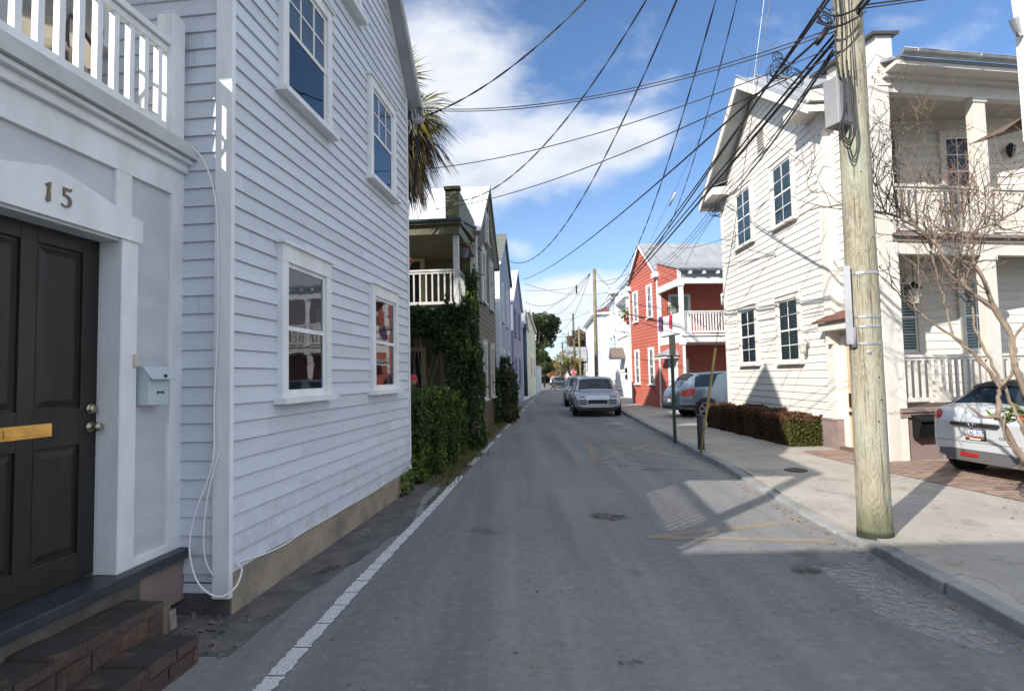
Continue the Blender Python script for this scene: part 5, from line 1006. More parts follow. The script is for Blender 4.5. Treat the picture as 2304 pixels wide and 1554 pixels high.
# strip of grass and dry litter along the verge (uncountable)
r_ = np.random.default_rng(5); n = 5200; t = r_.uniform(8.6, 30, n) ** 1.0; s = -1.93 + .0 * t + r_.normal(0, .12, n) + np.where(t > 13.2, .05, .08); keep = r_.uniform(0, 1, n) < np.clip(1.3 - (t - 8) / 26, .25, 1); t, s = t[keep], s[keep]; n = len(t)
B = np.stack([.9973 * s + .0741 * t, -.0741 * s + .9973 * t, np.zeros(n)], 1); h = r_.uniform(.03, .16, n); w = r_.uniform(.004, .01, n); an = r_.uniform(0, 6.28, n); le = r_.normal(0, .5, (n, 2)) * h[:, None]
U_ = np.stack([np.cos(an), np.sin(an), 0 * an], 1) * w[:, None]; T_ = B + np.stack([le[:, 0], le[:, 1], h], 1); V = np.stack([B - U_, B + U_, T_], 1).reshape(-1, 3)
o = fastmesh('verge_grass', V, 3, [LM[0], leafmat('dry_grass', (.20, .13, .06)), LM[2]], r_.choice([0, 1, 2], n, p=[.4, .45, .15]), None, (-1.2, 9, 0)); tag(o, 'mixed green and dry brown grass along the left edge of the street', 'grass', kind='stuff')
n = 900; t = r_.uniform(8.5, 24, n); s = -1.80 + r_.normal(0, .16, n); P = np.stack([.9973 * s + .0741 * t, -.0741 * s + .9973 * t, np.full(n, .012)], 1); N = np.tile(np.array([[0, 0, 1.]]), (n, 1)) * 3
e = r_.uniform(0, 1, (260, 2)); P2 = np.stack([5.4 + e[:, 0] * 2.4, 5.5 + e[:, 1] * .9, np.full(260, .12)], 1); P = np.concatenate([P, P2]); N = np.concatenate([N, np.tile(np.array([[0, 0, 3.]]), (260, 1))])
e = r_.uniform(0, 1, (620, 2)); ss = 2.80 - np.abs(r_.normal(0, .09, 620)); tq = 2.2 + e[:, 1] * 20; P3 = np.stack([.9973 * ss + .0741 * tq, -.0741 * ss + .9973 * tq, np.full(620, .010)], 1)
e = r_.uniform(0, 1, (260, 2)); ss = -1.5 + e[:, 0] * 6.6; tq = 2.4 + e[:, 1] ** 1.5 * 14; P4 = np.stack([.9973 * ss + .0741 * tq, -.0741 * ss + .9973 * tq, np.where(ss > 2.86, .108, .010)], 1)
P = np.concatenate([P, P3, P4]); N = np.concatenate([N, np.tile(np.array([[0, 0, 3.]]), (880, 1))])
o = fastmesh('leaf_litter', card(P, N, .014, r_), 4, [leafmat('dry_leaf', (.14, .07, .035), .1), leafmat('dry_leaf_pale', (.25, .15, .08), .1)], r_.integers(0, 2, len(P)), None, (-1.2, 9, 0)); tag(o, 'small fallen dry leaves and grit along the verge, kerb and bare tree', 'leaf litter', kind='stuff')
o = fastmesh('grass', V[:1500] * np.array([1, 1, 1.]) + np.array([7.9, 22.0, 0]), 3, [LM[0]], np.zeros(500, int), None, (7, 33, 0)); tag(o, 'small patch of grass by the house porch past the red house', 'grass', kind='stuff')
# purple clipped hedge by the cream house
r = np.random.default_rng(31); A_, B_ = np.array((6.02, 16.35, 0)), np.array((6.15, 11.75, 0)); n = 52000
tt = r.uniform(0, 1, n); face = r.choice([0, 1, 2, 3], n, p=[.42, .28, .18, .12]); hw, hh = .36, .62
q = r.uniform(-1, 1, (n, 2)); dep = np.abs(r.normal(0, .05, n))
yo = np.where(face == 0, -1 + dep, np.where(face == 2, 1 - dep, q[:, 0])); zo = np.where(face == 1, 1 - dep * .7, q[:, 1] * .5 + .5); tt = np.where(face == 3, r.choice([0., 1.], n) + r.normal(0, .006, n), tt)
rd_ = np.clip(np.abs(yo) + zo - 1.75, 0, 1); yo = yo * (1 - .35 * rd_)
dirv = (B_ - A_) / np.linalg.norm(B_ - A_); nv = np.array((dirv[1], -dirv[0], 0)) * -1.0
nv = np.array((1.0, 0.03, 0))
lum = 1 + .05 * np.sin(tt * 31) + .04 * np.sin(tt * 57 + 1)
P = A_ + (B_ - A_) * tt[:, None] + nv * (yo * hw * lum)[:, None] + np.array((0, 0, 1.)) * (.10 + zo * hh * lum * (1 - .05 * np.sin(tt * 9)) + (zo > .8) * (.025 * np.sin(tt * 73 + yo * 3) + np.abs(r.normal(0, .022, n))))[:, None]
N = np.where(face[:, None] == 0, -nv, np.where(face[:, None] == 1, np.array((0, 0, 1.)), nv)); V = card(P, N, .021, r, .6)
top = (zo > .86); g = np.sin(tt * 13) + r.normal(0, .6, n) + 1.6 * (tt > .9); mi = np.where(top, r.choice([0, 3, 2], n, p=[.35, .35, .3]), np.where(g > 1.1, 2, r.choice([0, 1], n, p=[.45, .55])))
o = thing('hedge', 'low clipped purple-brown hedge in front of the cream house', 'hedge', tuple((A_ + B_) / 2)); fastmesh('foliage', V, 4, PH, mi, o, tuple((A_ + B_) / 2))
b = MB(); rr = random.Random(4)
for i in range(40): a = Vector(A_ + (B_ - A_) * rr.random()); b.tube([a + Vector((rr.uniform(-.12, .12), 0, 0)), a + Vector((rr.uniform(-.25, .25), rr.uniform(-.1, .1), .5))], [.014, .006], 5)
b.build('stem', M_['twig'], o)

# palmetto behind the clapboard house
GP = [leafmat('palm_green', (.055, .085, .02), .25), leafmat('palm_olive', (.13, .125, .03), .25), leafmat('palm_yellow', (.34, .26, .06), .25), leafmat('palm_dead', (.16, .11, .065), .15), leafmat('palm_dead_grey', (.15, .13, .105), .1)]
def palm(name, lab, base, H, seed, nf=34, nd=26, R=1.25, group=None, lowres=False):
    base = Vector(base); o = thing(name, lab, 'palm tree', base, group); rr = random.Random(seed); b = MB(); top = base + Vector((0, 0, H))
    b.tube([base + Vector((0, 0, H * i / 8)) for i in range(9)], [.17 + .02 * (i % 2) for i in range(9)], 10); b.build('trunk', mat('palm_trunk', (.13, .10, .075), .95, nscale=9, col2=(.08, .065, .05), bump=.8, bscale=14), o)
    V, mi = [], []
    def frond(el, az, L, m, droop):
        d = Vector((math.cos(az) * math.cos(el), math.sin(az) * math.cos(el), math.sin(el))); hub = top + d * L * .42 + Vector((0, 0, -droop * .12 * L)); s_ = d.cross(Vector((0, 0, 1)))
        s_ = s_.normalized() if s_.length > .05 else Vector((1, 0, 0)); w = .012
        V.extend([top - s_ * w, top + s_ * w, hub + s_ * w * .7, hub - s_ * w * .7]); mi.append(m if m > 2 else 1)
        k = 11 if lowres else 24
        for i in range(k):
            a = -1.75 + 3.5 * i / (k - 1) + rr.uniform(-.04, .04); ln = L * (.62 - .10 * abs(a)) * rr.uniform(.85, 1.1)
            dd = (d * math.cos(a) + s_ * math.sin(a) + Vector((0, 0, rr.uniform(-.12, .12)))).normalized(); p1 = hub + dd * ln * .55 + Vector((0, 0, -droop * ln * .18)); p2 = hub + dd * ln + Vector((0, 0, -droop * ln * (.55 + rr.uniform(-.1, .25))))
            ww = (.026 if not lowres else .05) * L; t = dd.cross(Vector((0, 0, 1))); t = (t.normalized() if t.length > .05 else s_) * ww * .5
            V.extend([hub, hub, p1 - t, p1 + t][0:1] + [p1 - t, p2, p1 + t]); mi.append(m if rr.random() < .75 else (2 if m in (0, 1) else 4))
    for i in range(nf):
        el = rr.uniform(-.5, 1.35); frond(el, rr.uniform(0, 6.283), R * rr.uniform(.8, 1.1), rr.choice([0, 1, 1, 2]), .5 + .3 * (el < .3))
    for i in range(nd):
        frond(rr.uniform(-1.4, -.35), rr.uniform(0, 6.283), R * rr.uniform(.7, 1.1), rr.choice([3, 3, 4, 1]), 1.1)
    fastmesh('crown', np.array([tuple(v) for v in V]), 4, GP, mi, o, tuple(top)); return o
palm('palm_tree', 'shaggy palmetto with dead hanging fronds rising behind the clapboard house roof', (-2.40, 11.1, 0), 7.2, 3, 46, 130, 1.5)
palm('palm_tree', 'shorter yellow-green palmetto by the far street lamp, left one of the pair', (7.1, 82, 0), 3.6, 4, 26, 10, 1.9, 'far palmettos', True)
palm('palm_tree', 'taller palmetto beside the dark transformer pole, right one of the pair', (8.6, 80, 0), 4.3, 5, 26, 10, 1.9, 'far palmettos', True)

def tree(name, lab, base, H, R, seed, mats, n, sz, trunkr=.2, cz=.62, sq=.8, group=None, blobs=9):
    base = Vector(base); o = thing(name, lab, 'tree', base, group); rr = random.Random(seed); r = np.random.default_rng(seed); b = MB(); lim = []
    b.tube([base, base + Vector((.05 * H * rr.uniform(-1, 1), 0, H * .22)), base + Vector((.06 * H * rr.uniform(-1, 1), 0, H * .45))], [trunkr, trunkr * .8, trunkr * .6], 8)
    P, C = [], []
    for i in range(blobs):
        a = rr.uniform(0, 6.283); q = math.sqrt(rr.random()); c = base + Vector((math.cos(a) * q * R * .7, math.sin(a) * q * R * .7, H * cz + rr.uniform(-.9, 1) * H * (1 - cz) * sq)); s_ = R * rr.uniform(.32, .5)
        b.tube([base + Vector((0, 0, H * .3)), base.lerp(c, .6) + Vector((0, 0, H * .12)), c], [trunkr * .5, trunkr * .25, trunkr * .06], 6)
        m = n // blobs; d = r.normal(0, 1, (m, 3)); d /= np.linalg.norm(d, axis=1, keepdims=True); rad = s_ * (1 - np.abs(r.normal(0, .25, m)))[:, None] * (1 + .25 * np.sin(d[:, 0:1] * 5 + i) * np.sin(d[:, 2:3] * 6))
        P.append(np.array(c) + d * rad * np.array([1, 1, .8])); C.append(d)
    b.build('trunk', M_['bark'], o); P = np.concatenate(P); N = np.concatenate(C); cl = np.sin(P[:, 0] * 2.1) + np.sin(P[:, 2] * 2.7 + P[:, 1]) + r.normal(0, .8, len(P)); mi = np.digitize(cl, np.quantile(cl, [.4, .8])) if len(mats) > 2 else (cl > 0).astype(int)
    fastmesh('crown', card(P, N, sz, r, .7), 4, mats, np.minimum(mi, len(mats) - 1), o, tuple(base + Vector((0, 0, H * cz)))); return o
M_['bark'] = mat('grey_bark', (.11, .09, .07), .9, nscale=6, col2=(.07, .058, .045), bump=.6, bscale=12)
OK_ = [leafmat('oak_leaf_dark', (.022, .038, .016)), leafmat('oak_leaf', (.04, .06, .022)), leafmat('oak_leaf_light', (.085, .10, .04))]
tree('live_oak', 'dark evergreen live oak leaning over the white wall past the yellow house', (3.1, 68, 0), 9.6, 3.0, 41, OK_, 15000, .13, .25, .66, .85, blobs=13)
tree('live_oak', 'small dark round tree below the large live oak at the end of the wall', (4.3, 76, 0), 5.2, 1.7, 42, OK_, 5000, .14, .15, .5, .7)
tree('tree', 'green-brown tree in front of the distant brick building', (8.6, 120, 0), 4.6, 3.2, 43, [OK_[1], leafmat('autumn_leaf', (.22, .12, .045)), OK_[2]], 5000, .22, .2, .5, .7)
tree('shrub', 'rusty orange low shrub left of the far crossing', (7.6, 112, 0), 2.7, 2.4, 44, [leafmat('rust_leaf', (.26, .13, .05)), leafmat('rust_leaf_pale', (.36, .2, .09))], 3500, .2, .1, .45, .6)
tree('tree', 'green street tree between the far wooden poles', (9.4, 84, 0), 4.2, 1.9, 45, [OK_[1], OK_[2], GP[2]], 5000, .17, .12, .55, .7)
tree('tree', 'large bare brown winter tree behind the far cottages', (14.5, 112, 0), 11.5, 5.0, 46, [leafmat('winter_twig', (.13, .085, .06), .1), leafmat('winter_twig_pale', (.17, .12, .085), .1)], 8000, .2, .3, .62, .8, blobs=12)

# ---- bare many-stemmed tree at the right
TB_ = thing('bare_tree', 'leafless many-stemmed crepe myrtle with seed pods at the right edge, over the parked hatchback', 'tree', (5.95, 6.1, .1))
M_['myrtle'] = mat('smooth_tan_bark', (.27, .21, .155), .8, nscale=9, col2=(.15, .115, .085), bump=.8, bscale=25, vscale=(1, 1, .5))
M_['mytwig'] = mat('grey_brown_twig', (.17, .13, .105), .85); M_['pod'] = mat('brown_seed_pod', (.17, .095, .06), .9)
def c5(x, y): return (1840 + x / 2.679, 520 + y / 2.679)
def c4(x, y): return (1840 + x / 2.776, y / 2.776)
def c3(x, y): return (1700 + x / 3.531, 180 + y / 3.531)
LIMBS = [
 ([c5(1330, 1560), c5(1243, 1400), c5(1150, 1200), c5(1090, 1120), c5(1000, 1120), c5(920, 1055)], 6.0, 6.0, .050, .016),
 ([c5(1090, 1140), c5(1090, 1000), c5(1095, 930), c5(1020, 830), c5(930, 730), c5(830, 640), c5(700, 560), c5(600, 480), c5(575, 440)], 6.0, 6.35, .036, .012),
 ([c5(1340, 1330), c5(1243, 1200), c5(1180, 1060), c5(1100, 900), c5(1010, 730), c5(950, 600), c5(930, 470), c5(870, 250), c5(850, 100), c3(1620, 1250), c3(1560, 1000)], 5.9, 6.5, .030, .008),
 ([c5(1340, 1120), c5(1243, 960), c5(1180, 780), c5(1170, 640), c5(1060, 470), c5(930, 380), c5(870, 300), c5(800, 220), c5(720, 80), c3(1400, 1270), c3(1250, 1150), c3(1100, 1080), c3(940, 1040), c3(700, 1000), c3(520, 1010), c3(400, 1050), c3(300, 1120), c3(190, 1120)], 5.9, 6.6, .046, .008),
 ([c5(1150, 600), c5(1060, 430), c5(980, 270), c5(930, 150), c5(900, 50), c3(1690, 1330), c3(1700, 1230), c3(1960, 1110), c3(2133, 1000)], 6.1, 6.3, .034, .010),
 ([c5(1100, 930), c5(970, 760), c5(830, 640), c5(770, 470), c5(745, 360), c5(690, 180), c5(680, 60), c3(1480, 1300)], 6.1, 6.5, .022, .008),
 ([c5(1100, 930), c5(1180, 850), c5(1190, 750), c5(1195, 640), c5(1243, 560)], 6.0, 5.9, .026, .016),
 ([c3(1400, 1270), c3(1560, 1180), c3(1660, 1060), c3(1850, 900), c3(2060, 720), c3(2133, 690)], 6.3, 6.0, .016, .006),
 ([c3(1280, 1170), c3(1180, 1050), c3(1040, 1050), c3(960, 900), c3(925, 700), c3(905, 420)], 6.4, 6.6, .012, .004),
 ([c3(700, 1000), c3(560, 900), c3(430, 880), c3(400, 700), c3(345, 500), c3(350, 150)], 6.6, 6.7, .009, .003),
 ([c5(1243, 1400), c5(1140, 1240), c5(1125, 1090)], 5.95, 5.95, .022, .010),
 ([c3(1000, 1060), c3(900, 800), c3(880, 600), c3(800, 500)], 6.5, 6.8, .008, .003)]
nodes = []; b = MB(); tw = MB(); rr = random.Random(12)
for px, y0, y1, r0, r1 in LIMBS:
    P = smooth_path([at(*p, y0 + (y1 - y0) * i / (len(px) - 1)) for i, p in enumerate(px)], 4); k = len(P)
    P = [p + Vector((rr.uniform(-.006, .006), rr.uniform(-.02, .02), rr.uniform(-.006, .006))) for p in P]
    b.tube(P, [(r0 + (r1 - r0) * (i / (k - 1)) ** .7) * .74 * (1 + rr.uniform(-.10, .12)) for i in range(k)], 9); nodes += [(P[i], (P[min(i + 1, k - 1)] - P[i - 1]).normalized(), r0 + (r1 - r0) * i / (k - 1)) for i in range(2, k)]
b.build('trunk', M_['myrtle'], TB_)
pods = []
def twig(p, d, L, r, lvl):
    n = max(3, int(L / .09)); P = [p]; q = p.copy(); d = d.normalized()
    for i in range(n):
        d = (d + Vector((rr.gauss(0, .14), rr.gauss(0, .14), .09 + rr.gauss(0, .08)))).normalized(); q = q + d * L / n; P.append(q.copy())
        if lvl > 0 and i > 0 and rr.random() < .42:
            s = d.cross(Vector((rr.gauss(0, 1), rr.gauss(0, 1), rr.gauss(0, 1)))).normalized(); twig(q, (d * .5 + s + Vector((0, 0, .2))), L * rr.uniform(.35, .65), r * .55, lvl - 1)
    tw.tube(P, [r * (1 - .75 * i / n) for i in range(n + 1)], 4, cap=False)
    if rr.random() < .45: pods.append((P[-1], d))
hi = [nd for nd in nodes if nd[0].z > 2.3 and nd[2] < .04]
for i in range(125):
    p, d, r_n = rr.choice(hi)
    if p.x < 4.0 and rr.random() < .55: continue
    s = d.cross(Vector((rr.gauss(0, 1), rr.gauss(0, 1), rr.gauss(0, 1)))).normalized()
    twig(p, (d * .4 + s * .9 + Vector((rr.uniform(-.3, .3), 0, rr.uniform(.3, 1.2)))), rr.uniform(.35, 1.15), min(.0095, r_n * .5 + .003), 2)
tw.build('twigs', M_['mytwig'], TB_)
b = MB()
for p, d in pods:
    for j in range(rr.randint(4, 9)):
        q = p - d * (j * .018) + Vector((rr.gauss(0, .008), rr.gauss(0, .008), 0)); s = .007
        b.add([q + Vector((s, 0, 0)), q + Vector((-s, 0, 0)), q + Vector((0, s, 0)), q + Vector((0, -s, 0)), q + Vector((0, 0, s * 1.4)), q + Vector((0, 0, -s * 1.4))], [(0, 2, 4), (2, 1, 4), (1, 3, 4), (3, 0, 4), (2, 0, 5), (1, 2, 5), (3, 1, 5), (0, 3, 5)])
b.build('seed_pods', M_['pod'], TB_)['kind'] = 'stuff'
r = np.random.default_rng(8); P = r.normal(0, 1, (60, 3)) * np.array([.10, .10, .05]) + np.array(at(2288, 930, 6.1)); 
o = fastmesh('plant', card(P, np.tile([[0, 0, 1.]], (60, 1)), .07, r, .3), 4, [leafmat('spring_leaf', (.16, .24, .03)), LM[0]], r.integers(0, 2, 60), None, tuple(at(2288, 930, 6.1))); o.name = 'leaf_sprout'; tag(o, 'small bright green leaf sprout among the bare stems by the red tail lamp', 'leaves')

# ================================================================== vehicles
def paint(name, col, metal=.6, rough=.32):
    m = bpy.data.materials.new(name); m.use_nodes = True; k = NT(m.node_tree); p = m.node_tree.nodes['Principled BSDF']; p.inputs['Metallic'].default_value = metal; p.inputs['Roughness'].default_value = rough
    p.inputs['Coat Weight'].default_value = .7; p.inputs['Coat Roughness'].default_value = .05; g = k.n('NewGeometry').outputs['Position']
    k.L(k.mix(k.ramp(k.noise(g, 3, 5, .6), .4, .75, 0, .25), col, tuple(c * .75 + .02 for c in col)), p.inputs['Base Color']); return m
M_['cglass'] = mat('car_glass', (.010, .020, .034), .05, spec=.28); M_['tyre'] = mat('tyre_rubber', (.018, .018, .018), .85); M_['rim'] = mat('alloy_rim', (.45, .46, .48), .3, .8)
M_['plast'] = mat('black_plastic', (.02, .021, .023), .6); M_['redl'] = mat('red_tail_lens', (.33, .010, .010), .12, spec=.8); M_['clear'] = mat('clear_lamp_lens', (.22, .24, .26), .08, .3, spec=.9); M_['chrome'] = mat('chrome', (.8, .8, .82), .12, 1.0)
def ip(x, ks):
    xs = [k[0] for k in ks]
    return [float(np.interp(x, xs, [k[j] for k in ks])) for j in range(1, len(ks[0]))]
class Car:
    """ks: (x, zlow, zbelt, ztop, w, wt) along the length from rear (0) to front"""
    def __init__(s, name, lab, cat, o, head, ks, col, group=None):
        s.fx = Vector((head[0], head[1], 0)).normalized(); s.fy = Vector((-s.fx.y, s.fx.x, 0)); s.o = Vector(o); s.F = FrM(s.o, s.fx, s.fy, (0, 0, 1)); s.ks = ks; s.t = thing(name, lab, cat, o, group); s.col = col
        xs = sorted(set(list(np.linspace(ks[0][0], ks[-1][0], 46)) + [k[0] for k in ks])); s.xs = xs; b = MB(); b.smooth = True; rings = []
        for x in xs:
            h = s.half(x); ring = [(y, z) for y, z in h] + [(-y, z) for y, z in reversed(h[1:-1])]; rings.append([s.F(x, y, z) for y, z in ring])
        n = len(rings[0]); V = [p for r in rings for p in r]; F_ = []
        for i in range(len(rings) - 1):
            for j in range(n): F_.append((i * n + j, (i + 1) * n + j, (i + 1) * n + (j + 1) % n, i * n + (j + 1) % n))
        b.add(V, F_); b.smooth = False; b.add(rings[0], [tuple(range(n))]); b.add(rings[-1], [tuple(reversed(range(n)))]); s.body = b.build('body', col, s.t)
    def half(s, x):
        zl, zb, zt, w, wt = ip(x, s.ks); m = zl + (zb - zl) * .5
        return [(0, zl), (w * .80, zl), (w * .95, zl + .07), (w * .99, zl + (zb - zl) * .28), (w, m), (w * .985, zb - .07), (w * .955, zb), (wt + (w * .955 - wt) * .12, zt - .10 * min(1, (zt - zb) * 3)), (wt * .94, zt - .035 * min(1, (zt - zb) * 3)), (wt * .7, zt), (wt * .35, zt + .015), (0, zt + .02)]
    def patch(s, name, xa, xb, i0, i1, f0, f1, m, par=None, off=.006, xa2=None, xb2=None, side=(1, -1), nx=8):
        """glass on the loft between section points i0 (fraction f0) and i1 (f1); xa2, xb2: ends at the upper edge"""
        xa2 = xa if xa2 is None else xa2; xb2 = xb if xb2 is None else xb2
        for sg in side:
            b = MB(); rows = []
            for k in range(5):
                f = k / 4; row = []
                for i in range(nx + 1):
                    x = (xa + (xa2 - xa) * f) + ((xb + (xb2 - xb) * f) - (xa + (xa2 - xa) * f)) * i / nx; h = s.half(x); u = (i0 + f0) + ((i1 + f1) - (i0 + f0)) * f; j = min(int(u), len(h) - 2); a = u - j
                    y = h[j][0] * (1 - a) + h[j + 1][0] * a; z = h[j][1] * (1 - a) + h[j + 1][1] * a
                    dy, dz = h[j + 1][1] - h[j][1], -(h[j + 1][0] - h[j][0]); L = math.hypot(dy, dz) or 1; row.append(s.F(x, sg * (y + off * dy / L), z + off * abs(dz) / L + (off if i0 >= 7 else 0)))
                rows.append(row)
            V = [p for r in rows for p in r]; n = nx + 1; b.smooth = True; b.add(V, [(a * n + i, a * n + i + 1, (a + 1) * n + i + 1, (a + 1) * n + i) for a in range(4) for i in range(nx)]); b.build(name, m, par or s.t)
    def top(s, name, xa, xb, m, wf=.9, off=.01, par=None, nx=6, i0=8):
        b = MB(); rows = []
        for i in range(nx + 1):
            x = xa + (xb - xa) * i / nx; h = s.half(x); hh = h[i0:]; L = [(y * wf if y else 0, z) for y, z in hh]; full = [(y, z) for y, z in L] + [(-y, z) for y, z in reversed(L[:-1])]; rows.append([s.F(x, y, z + off) for y, z in full])
        n = len(rows[0]); b.smooth = True; b.add([p for r in rows for p in r], [(a * n + i, a * n + i + 1, (a + 1) * n + i + 1, (a + 1) * n + i) for a in range(nx) for i in range(n - 1)])
        b.smooth = False; return b.build(name, m, par or s.t)
    def wheel(s, x, R, wy=None, spokes=5, arch=True):
        w = ip(x, s.ks)[3]
        for sg in (1, -1):
            ax = s.fy * sg; b = MB(); b.smooth = True
            if arch: b.smooth = False; b.lathe(s.F(x, sg * (w - .05), R * 1.0), [(R * 1.17, 0), (R * 1.17, .058)], 28, ax); b.build('wheel_arch', M_['plast'], s.t)
            b = MB(); b.smooth = True; b.lathe(s.F(x, sg * (w - .20), R), [(R * .9, 0), (R, .03), (R, .17), (R * .93, .215), (R * .7, .222)], 28, ax); wh = b.build('wheel', M_['tyre'], s.t)
            b = MB(); c = s.F(x, sg * (w + .016), R); b.lathe(s.F(x, sg * (w + .005), R), [(R * .16, 0), (R * .15, .03)], 12, ax)
            for i in range(spokes):
                a = 2 * math.pi * i / spokes + .3; d = s.fx * math.cos(a) + Vector((0, 0, math.sin(a))); t = s.fx * -math.sin(a) + Vector((0, 0, math.cos(a)))
                b.add([c + d * R * .1 - t * R * .06, c + d * R * .1 + t * R * .06, c + d * R * .68 + t * R * .09, c + d * R * .68 - t * R * .09, c + d * R * .1 - t * R * .06 + ax * .012, c + d * R * .1 + t * R * .06 + ax * .012, c + d * R * .68 + t * R * .09 + ax * .012, c + d * R * .68 - t * R * .09 + ax * .012], [(4, 5, 6, 7), (0, 4, 7, 3), (1, 2, 6, 5), (2, 3, 7, 6)])
            N_ = 28; ring = [(c + (s.fx * math.cos(2 * math.pi * i / N_) + Vector((0, 0, math.sin(2 * math.pi * i / N_)))) * R * q + ax * .014) for q in (.64, .73) for i in range(N_)]
            b.add(ring, [(i, (i + 1) % N_, N_ + (i + 1) % N_, N_ + i) for i in range(N_)]); b.build('rim', M_['rim'], wh)
    def boxp(s, name, x0, x1, y0, y1, z0, z1, m, par=None, bev=.01): b = MB(); b.box(s.F, x0, x1, y0, y1, z0, z1); return b.build(name, m, par or s.t, bevel=bev)

def suv(name, lab, o, head, L, W, H, col, glassfrac=1, group=None, rear_slope=.55, belt=None, parts='front'):
    w = W / 2; B = belt or H * .62; hz = H * .60
    ks = [(0, .42, B - .25, B - .24, w * .84, w * .78), (.05, .34, B - .05, B - .04, w * .93, w * .84), (.16, .30, B, B + .06, w * .97, w * .84), (.16 + rear_slope * .8, .27, B + .01, H - .10, w, w * .76), (.16 + rear_slope * 1.25, .26, B + .01, H - .03, w, w * .76), (L * .45, .26, B, H, w, w * .76), (L * .62, .26, B - .02, H - .03, w, w * .75), (L * .66, .26, B - .02, H - .08, w, w * .76), (L * .80, .27, hz, hz + .05, w, w * .88), (L * .90, .28, hz - .05, hz - .02, w * .98, w * .84), (L * .965, .30, hz - .16, hz - .14, w * .94, w * .78), (L * .99, .33, hz - .22, hz - .21, w * .88, w * .72), (L, .38, hz - .30, hz - .29, w * .80, w * .66)]
    return Car(name, lab, 'car', o, head, ks, col, group)
silver = paint('silver_car_paint', (.42, .43, .46)); 
def front_kit(c, L, W, H, gr=True):
    w = W / 2; hz = H * .60
    c.top('windscreen', L * .67, L * .785, M_['cglass'], .92, .012); [c.patch('door_seam', L * q, L * q + .012, 1, 6, .6, .0, M_['plast'], off=.004, nx=1) for q in (.33, .50, .66)]; c.patch('side_window', L * .22, L * .70, 6, 7, .12, .9, M_['cglass'], xa2=L * .24, xb2=L * .66); c.wheel(L * .19, H * .22); c.wheel(L * .80, H * .22)
    for sg in (1, -1):
        c.boxp('headlight', L * .955, L * .988, sg * w * .62 - .13, sg * w * .62 + .16 * (1 if sg > 0 else .8), hz - .24, hz - .13, M_['clear'], bev=.03); c.boxp('door_mirror', L * .655, L * .69, sg * (w + .1) - .1, sg * (w + .1) + .1, H * .60, H * .60 + .13, c.col, bev=.04)
    for k in range(3):
        for sg in (1, -1): c.boxp('air_intake', L - .03, L + .006, sg * w * .60 - .15, sg * w * .60 + .15, .50 + .075 * k, .545 + .075 * k, M_['plast'], bev=.006)
    c.boxp('grille', L - .03, L + .010, -w * .40, w * .40, .52, .68, M_['plast'], bev=.02); c.boxp('bumper_lip', L * .95, L + .004, -w * .80, w * .80, .24, .36, M_['plast'], bev=.03); c.boxp('licence_plate', L, L + .012, -.0, .0001, .4, .42, M_['plast'], bev=0) if False else None
# silver SUV facing us (4.8 m) on the right kerb
hd = -RD; cpos = Vector((3.36, 22.15, 0)); L_ = 4.75
c = suv('parked_suv', 'silver SUV facing the camera at the kerb, nearest of the parked row', cpos + RD * L_, hd, L_, 1.93, 1.60, silver, group='cars parked along the right kerb'); front_kit(c, L_, 1.93, 1.60)
b = MB(); b.lathe(c.F(L_ * .96, 0, .83), [(.04, 0), (.038, .01)], 10, c.fx); b.build('bonnet_badge', M_['plast'], c.t)
L2 = 4.6; c = suv('parked_suv', 'grey SUV parked directly behind the nearest silver SUV', rp(1.50, 29.4) + RD * L2, hd, L2, 1.88, 1.62, paint('grey_car_paint', (.30, .31, .33)), group='cars parked along the right kerb'); front_kit(c, L2, 1.88, 1.62)
for (s_, t_, col, lab) in ((.75, 73, (.16, .18, .20), 'dark grey car further down the kerb, behind the two SUVs'), (.2, 92, (.62, .62, .62), 'white car at the far end of the street crossing'), (-1.5, 96, (.05, .05, .06), 'small dark car at the far left end of the street')):
    p = rp(s_, t_); c = suv('parked_car', lab, p + RD * 4.3, hd, 4.3, 1.8, 1.45, paint('car_paint_far', col), group='far cars'); front_kit(c, 4.3, 1.8, 1.45)

# pale blue SUV parked beside the red house, rear towards the street
L_ = 4.77; bluec = paint('pale_blue_car_paint', (.17, .225, .29), .5); o = Vector((5.66, 20.2, .03)); w = .92; B = 1.08; H = 1.66
ks = [(0, .45, .80, .81, w * .84, w * .80), (.06, .38, .98, .99, w * .92, w * .84), (.14, .36, 1.05, 1.08, w * .96, w * .84), (.55, .33, 1.10, 1.50, w, w * .76), (.80, .33, 1.10, 1.62, w, w * .76), (2.0, .33, 1.09, 1.68, w, w * .76), (3.0, .33, 1.06, 1.63, w, w * .76), (3.2, .33, 1.05, 1.58, w, w * .77), (3.9, .33, 1.03, 1.10, w, w * .85), (4.5, .36, .92, .95, w * .93, w * .8), (L_, .42, .72, .74, w * .8, w * .66)]
c = Car('parked_suv', 'pale blue SUV parked nose-in beside the red house, rear lamp to the street', 'car', o, (1, .02), ks, bluec)
c.top('rear_window', .17, .62, M_['cglass'], .86, .012); c.patch('rear_quarter_window', .62, 1.25, 6, 7, .12, .88, M_['cglass'], xa2=.80, xb2=1.75, nx=6); c.patch('side_window', 1.78, 2.65, 6, 7, .12, .88, M_['cglass'], xa2=1.95, xb2=2.62); c.patch('side_window', 2.72, 3.55, 6, 7, .12, .88, M_['cglass'], xb2=3.15)
[c.patch('door_seam', xx, xx + .012, 1, 6, .6, .0, M_['plast'], off=.004, nx=1, side=(-1,)) for xx in (1.66, 2.68)]; c.wheel(1.0, .36, spokes=6); c.wheel(3.85, .36, spokes=6)
c.patch('tail_lamp', .13, .55, 4, 5, .45, .95, M_['redl'], off=.012, xa2=.15, xb2=.68, side=(1, -1), nx=5)
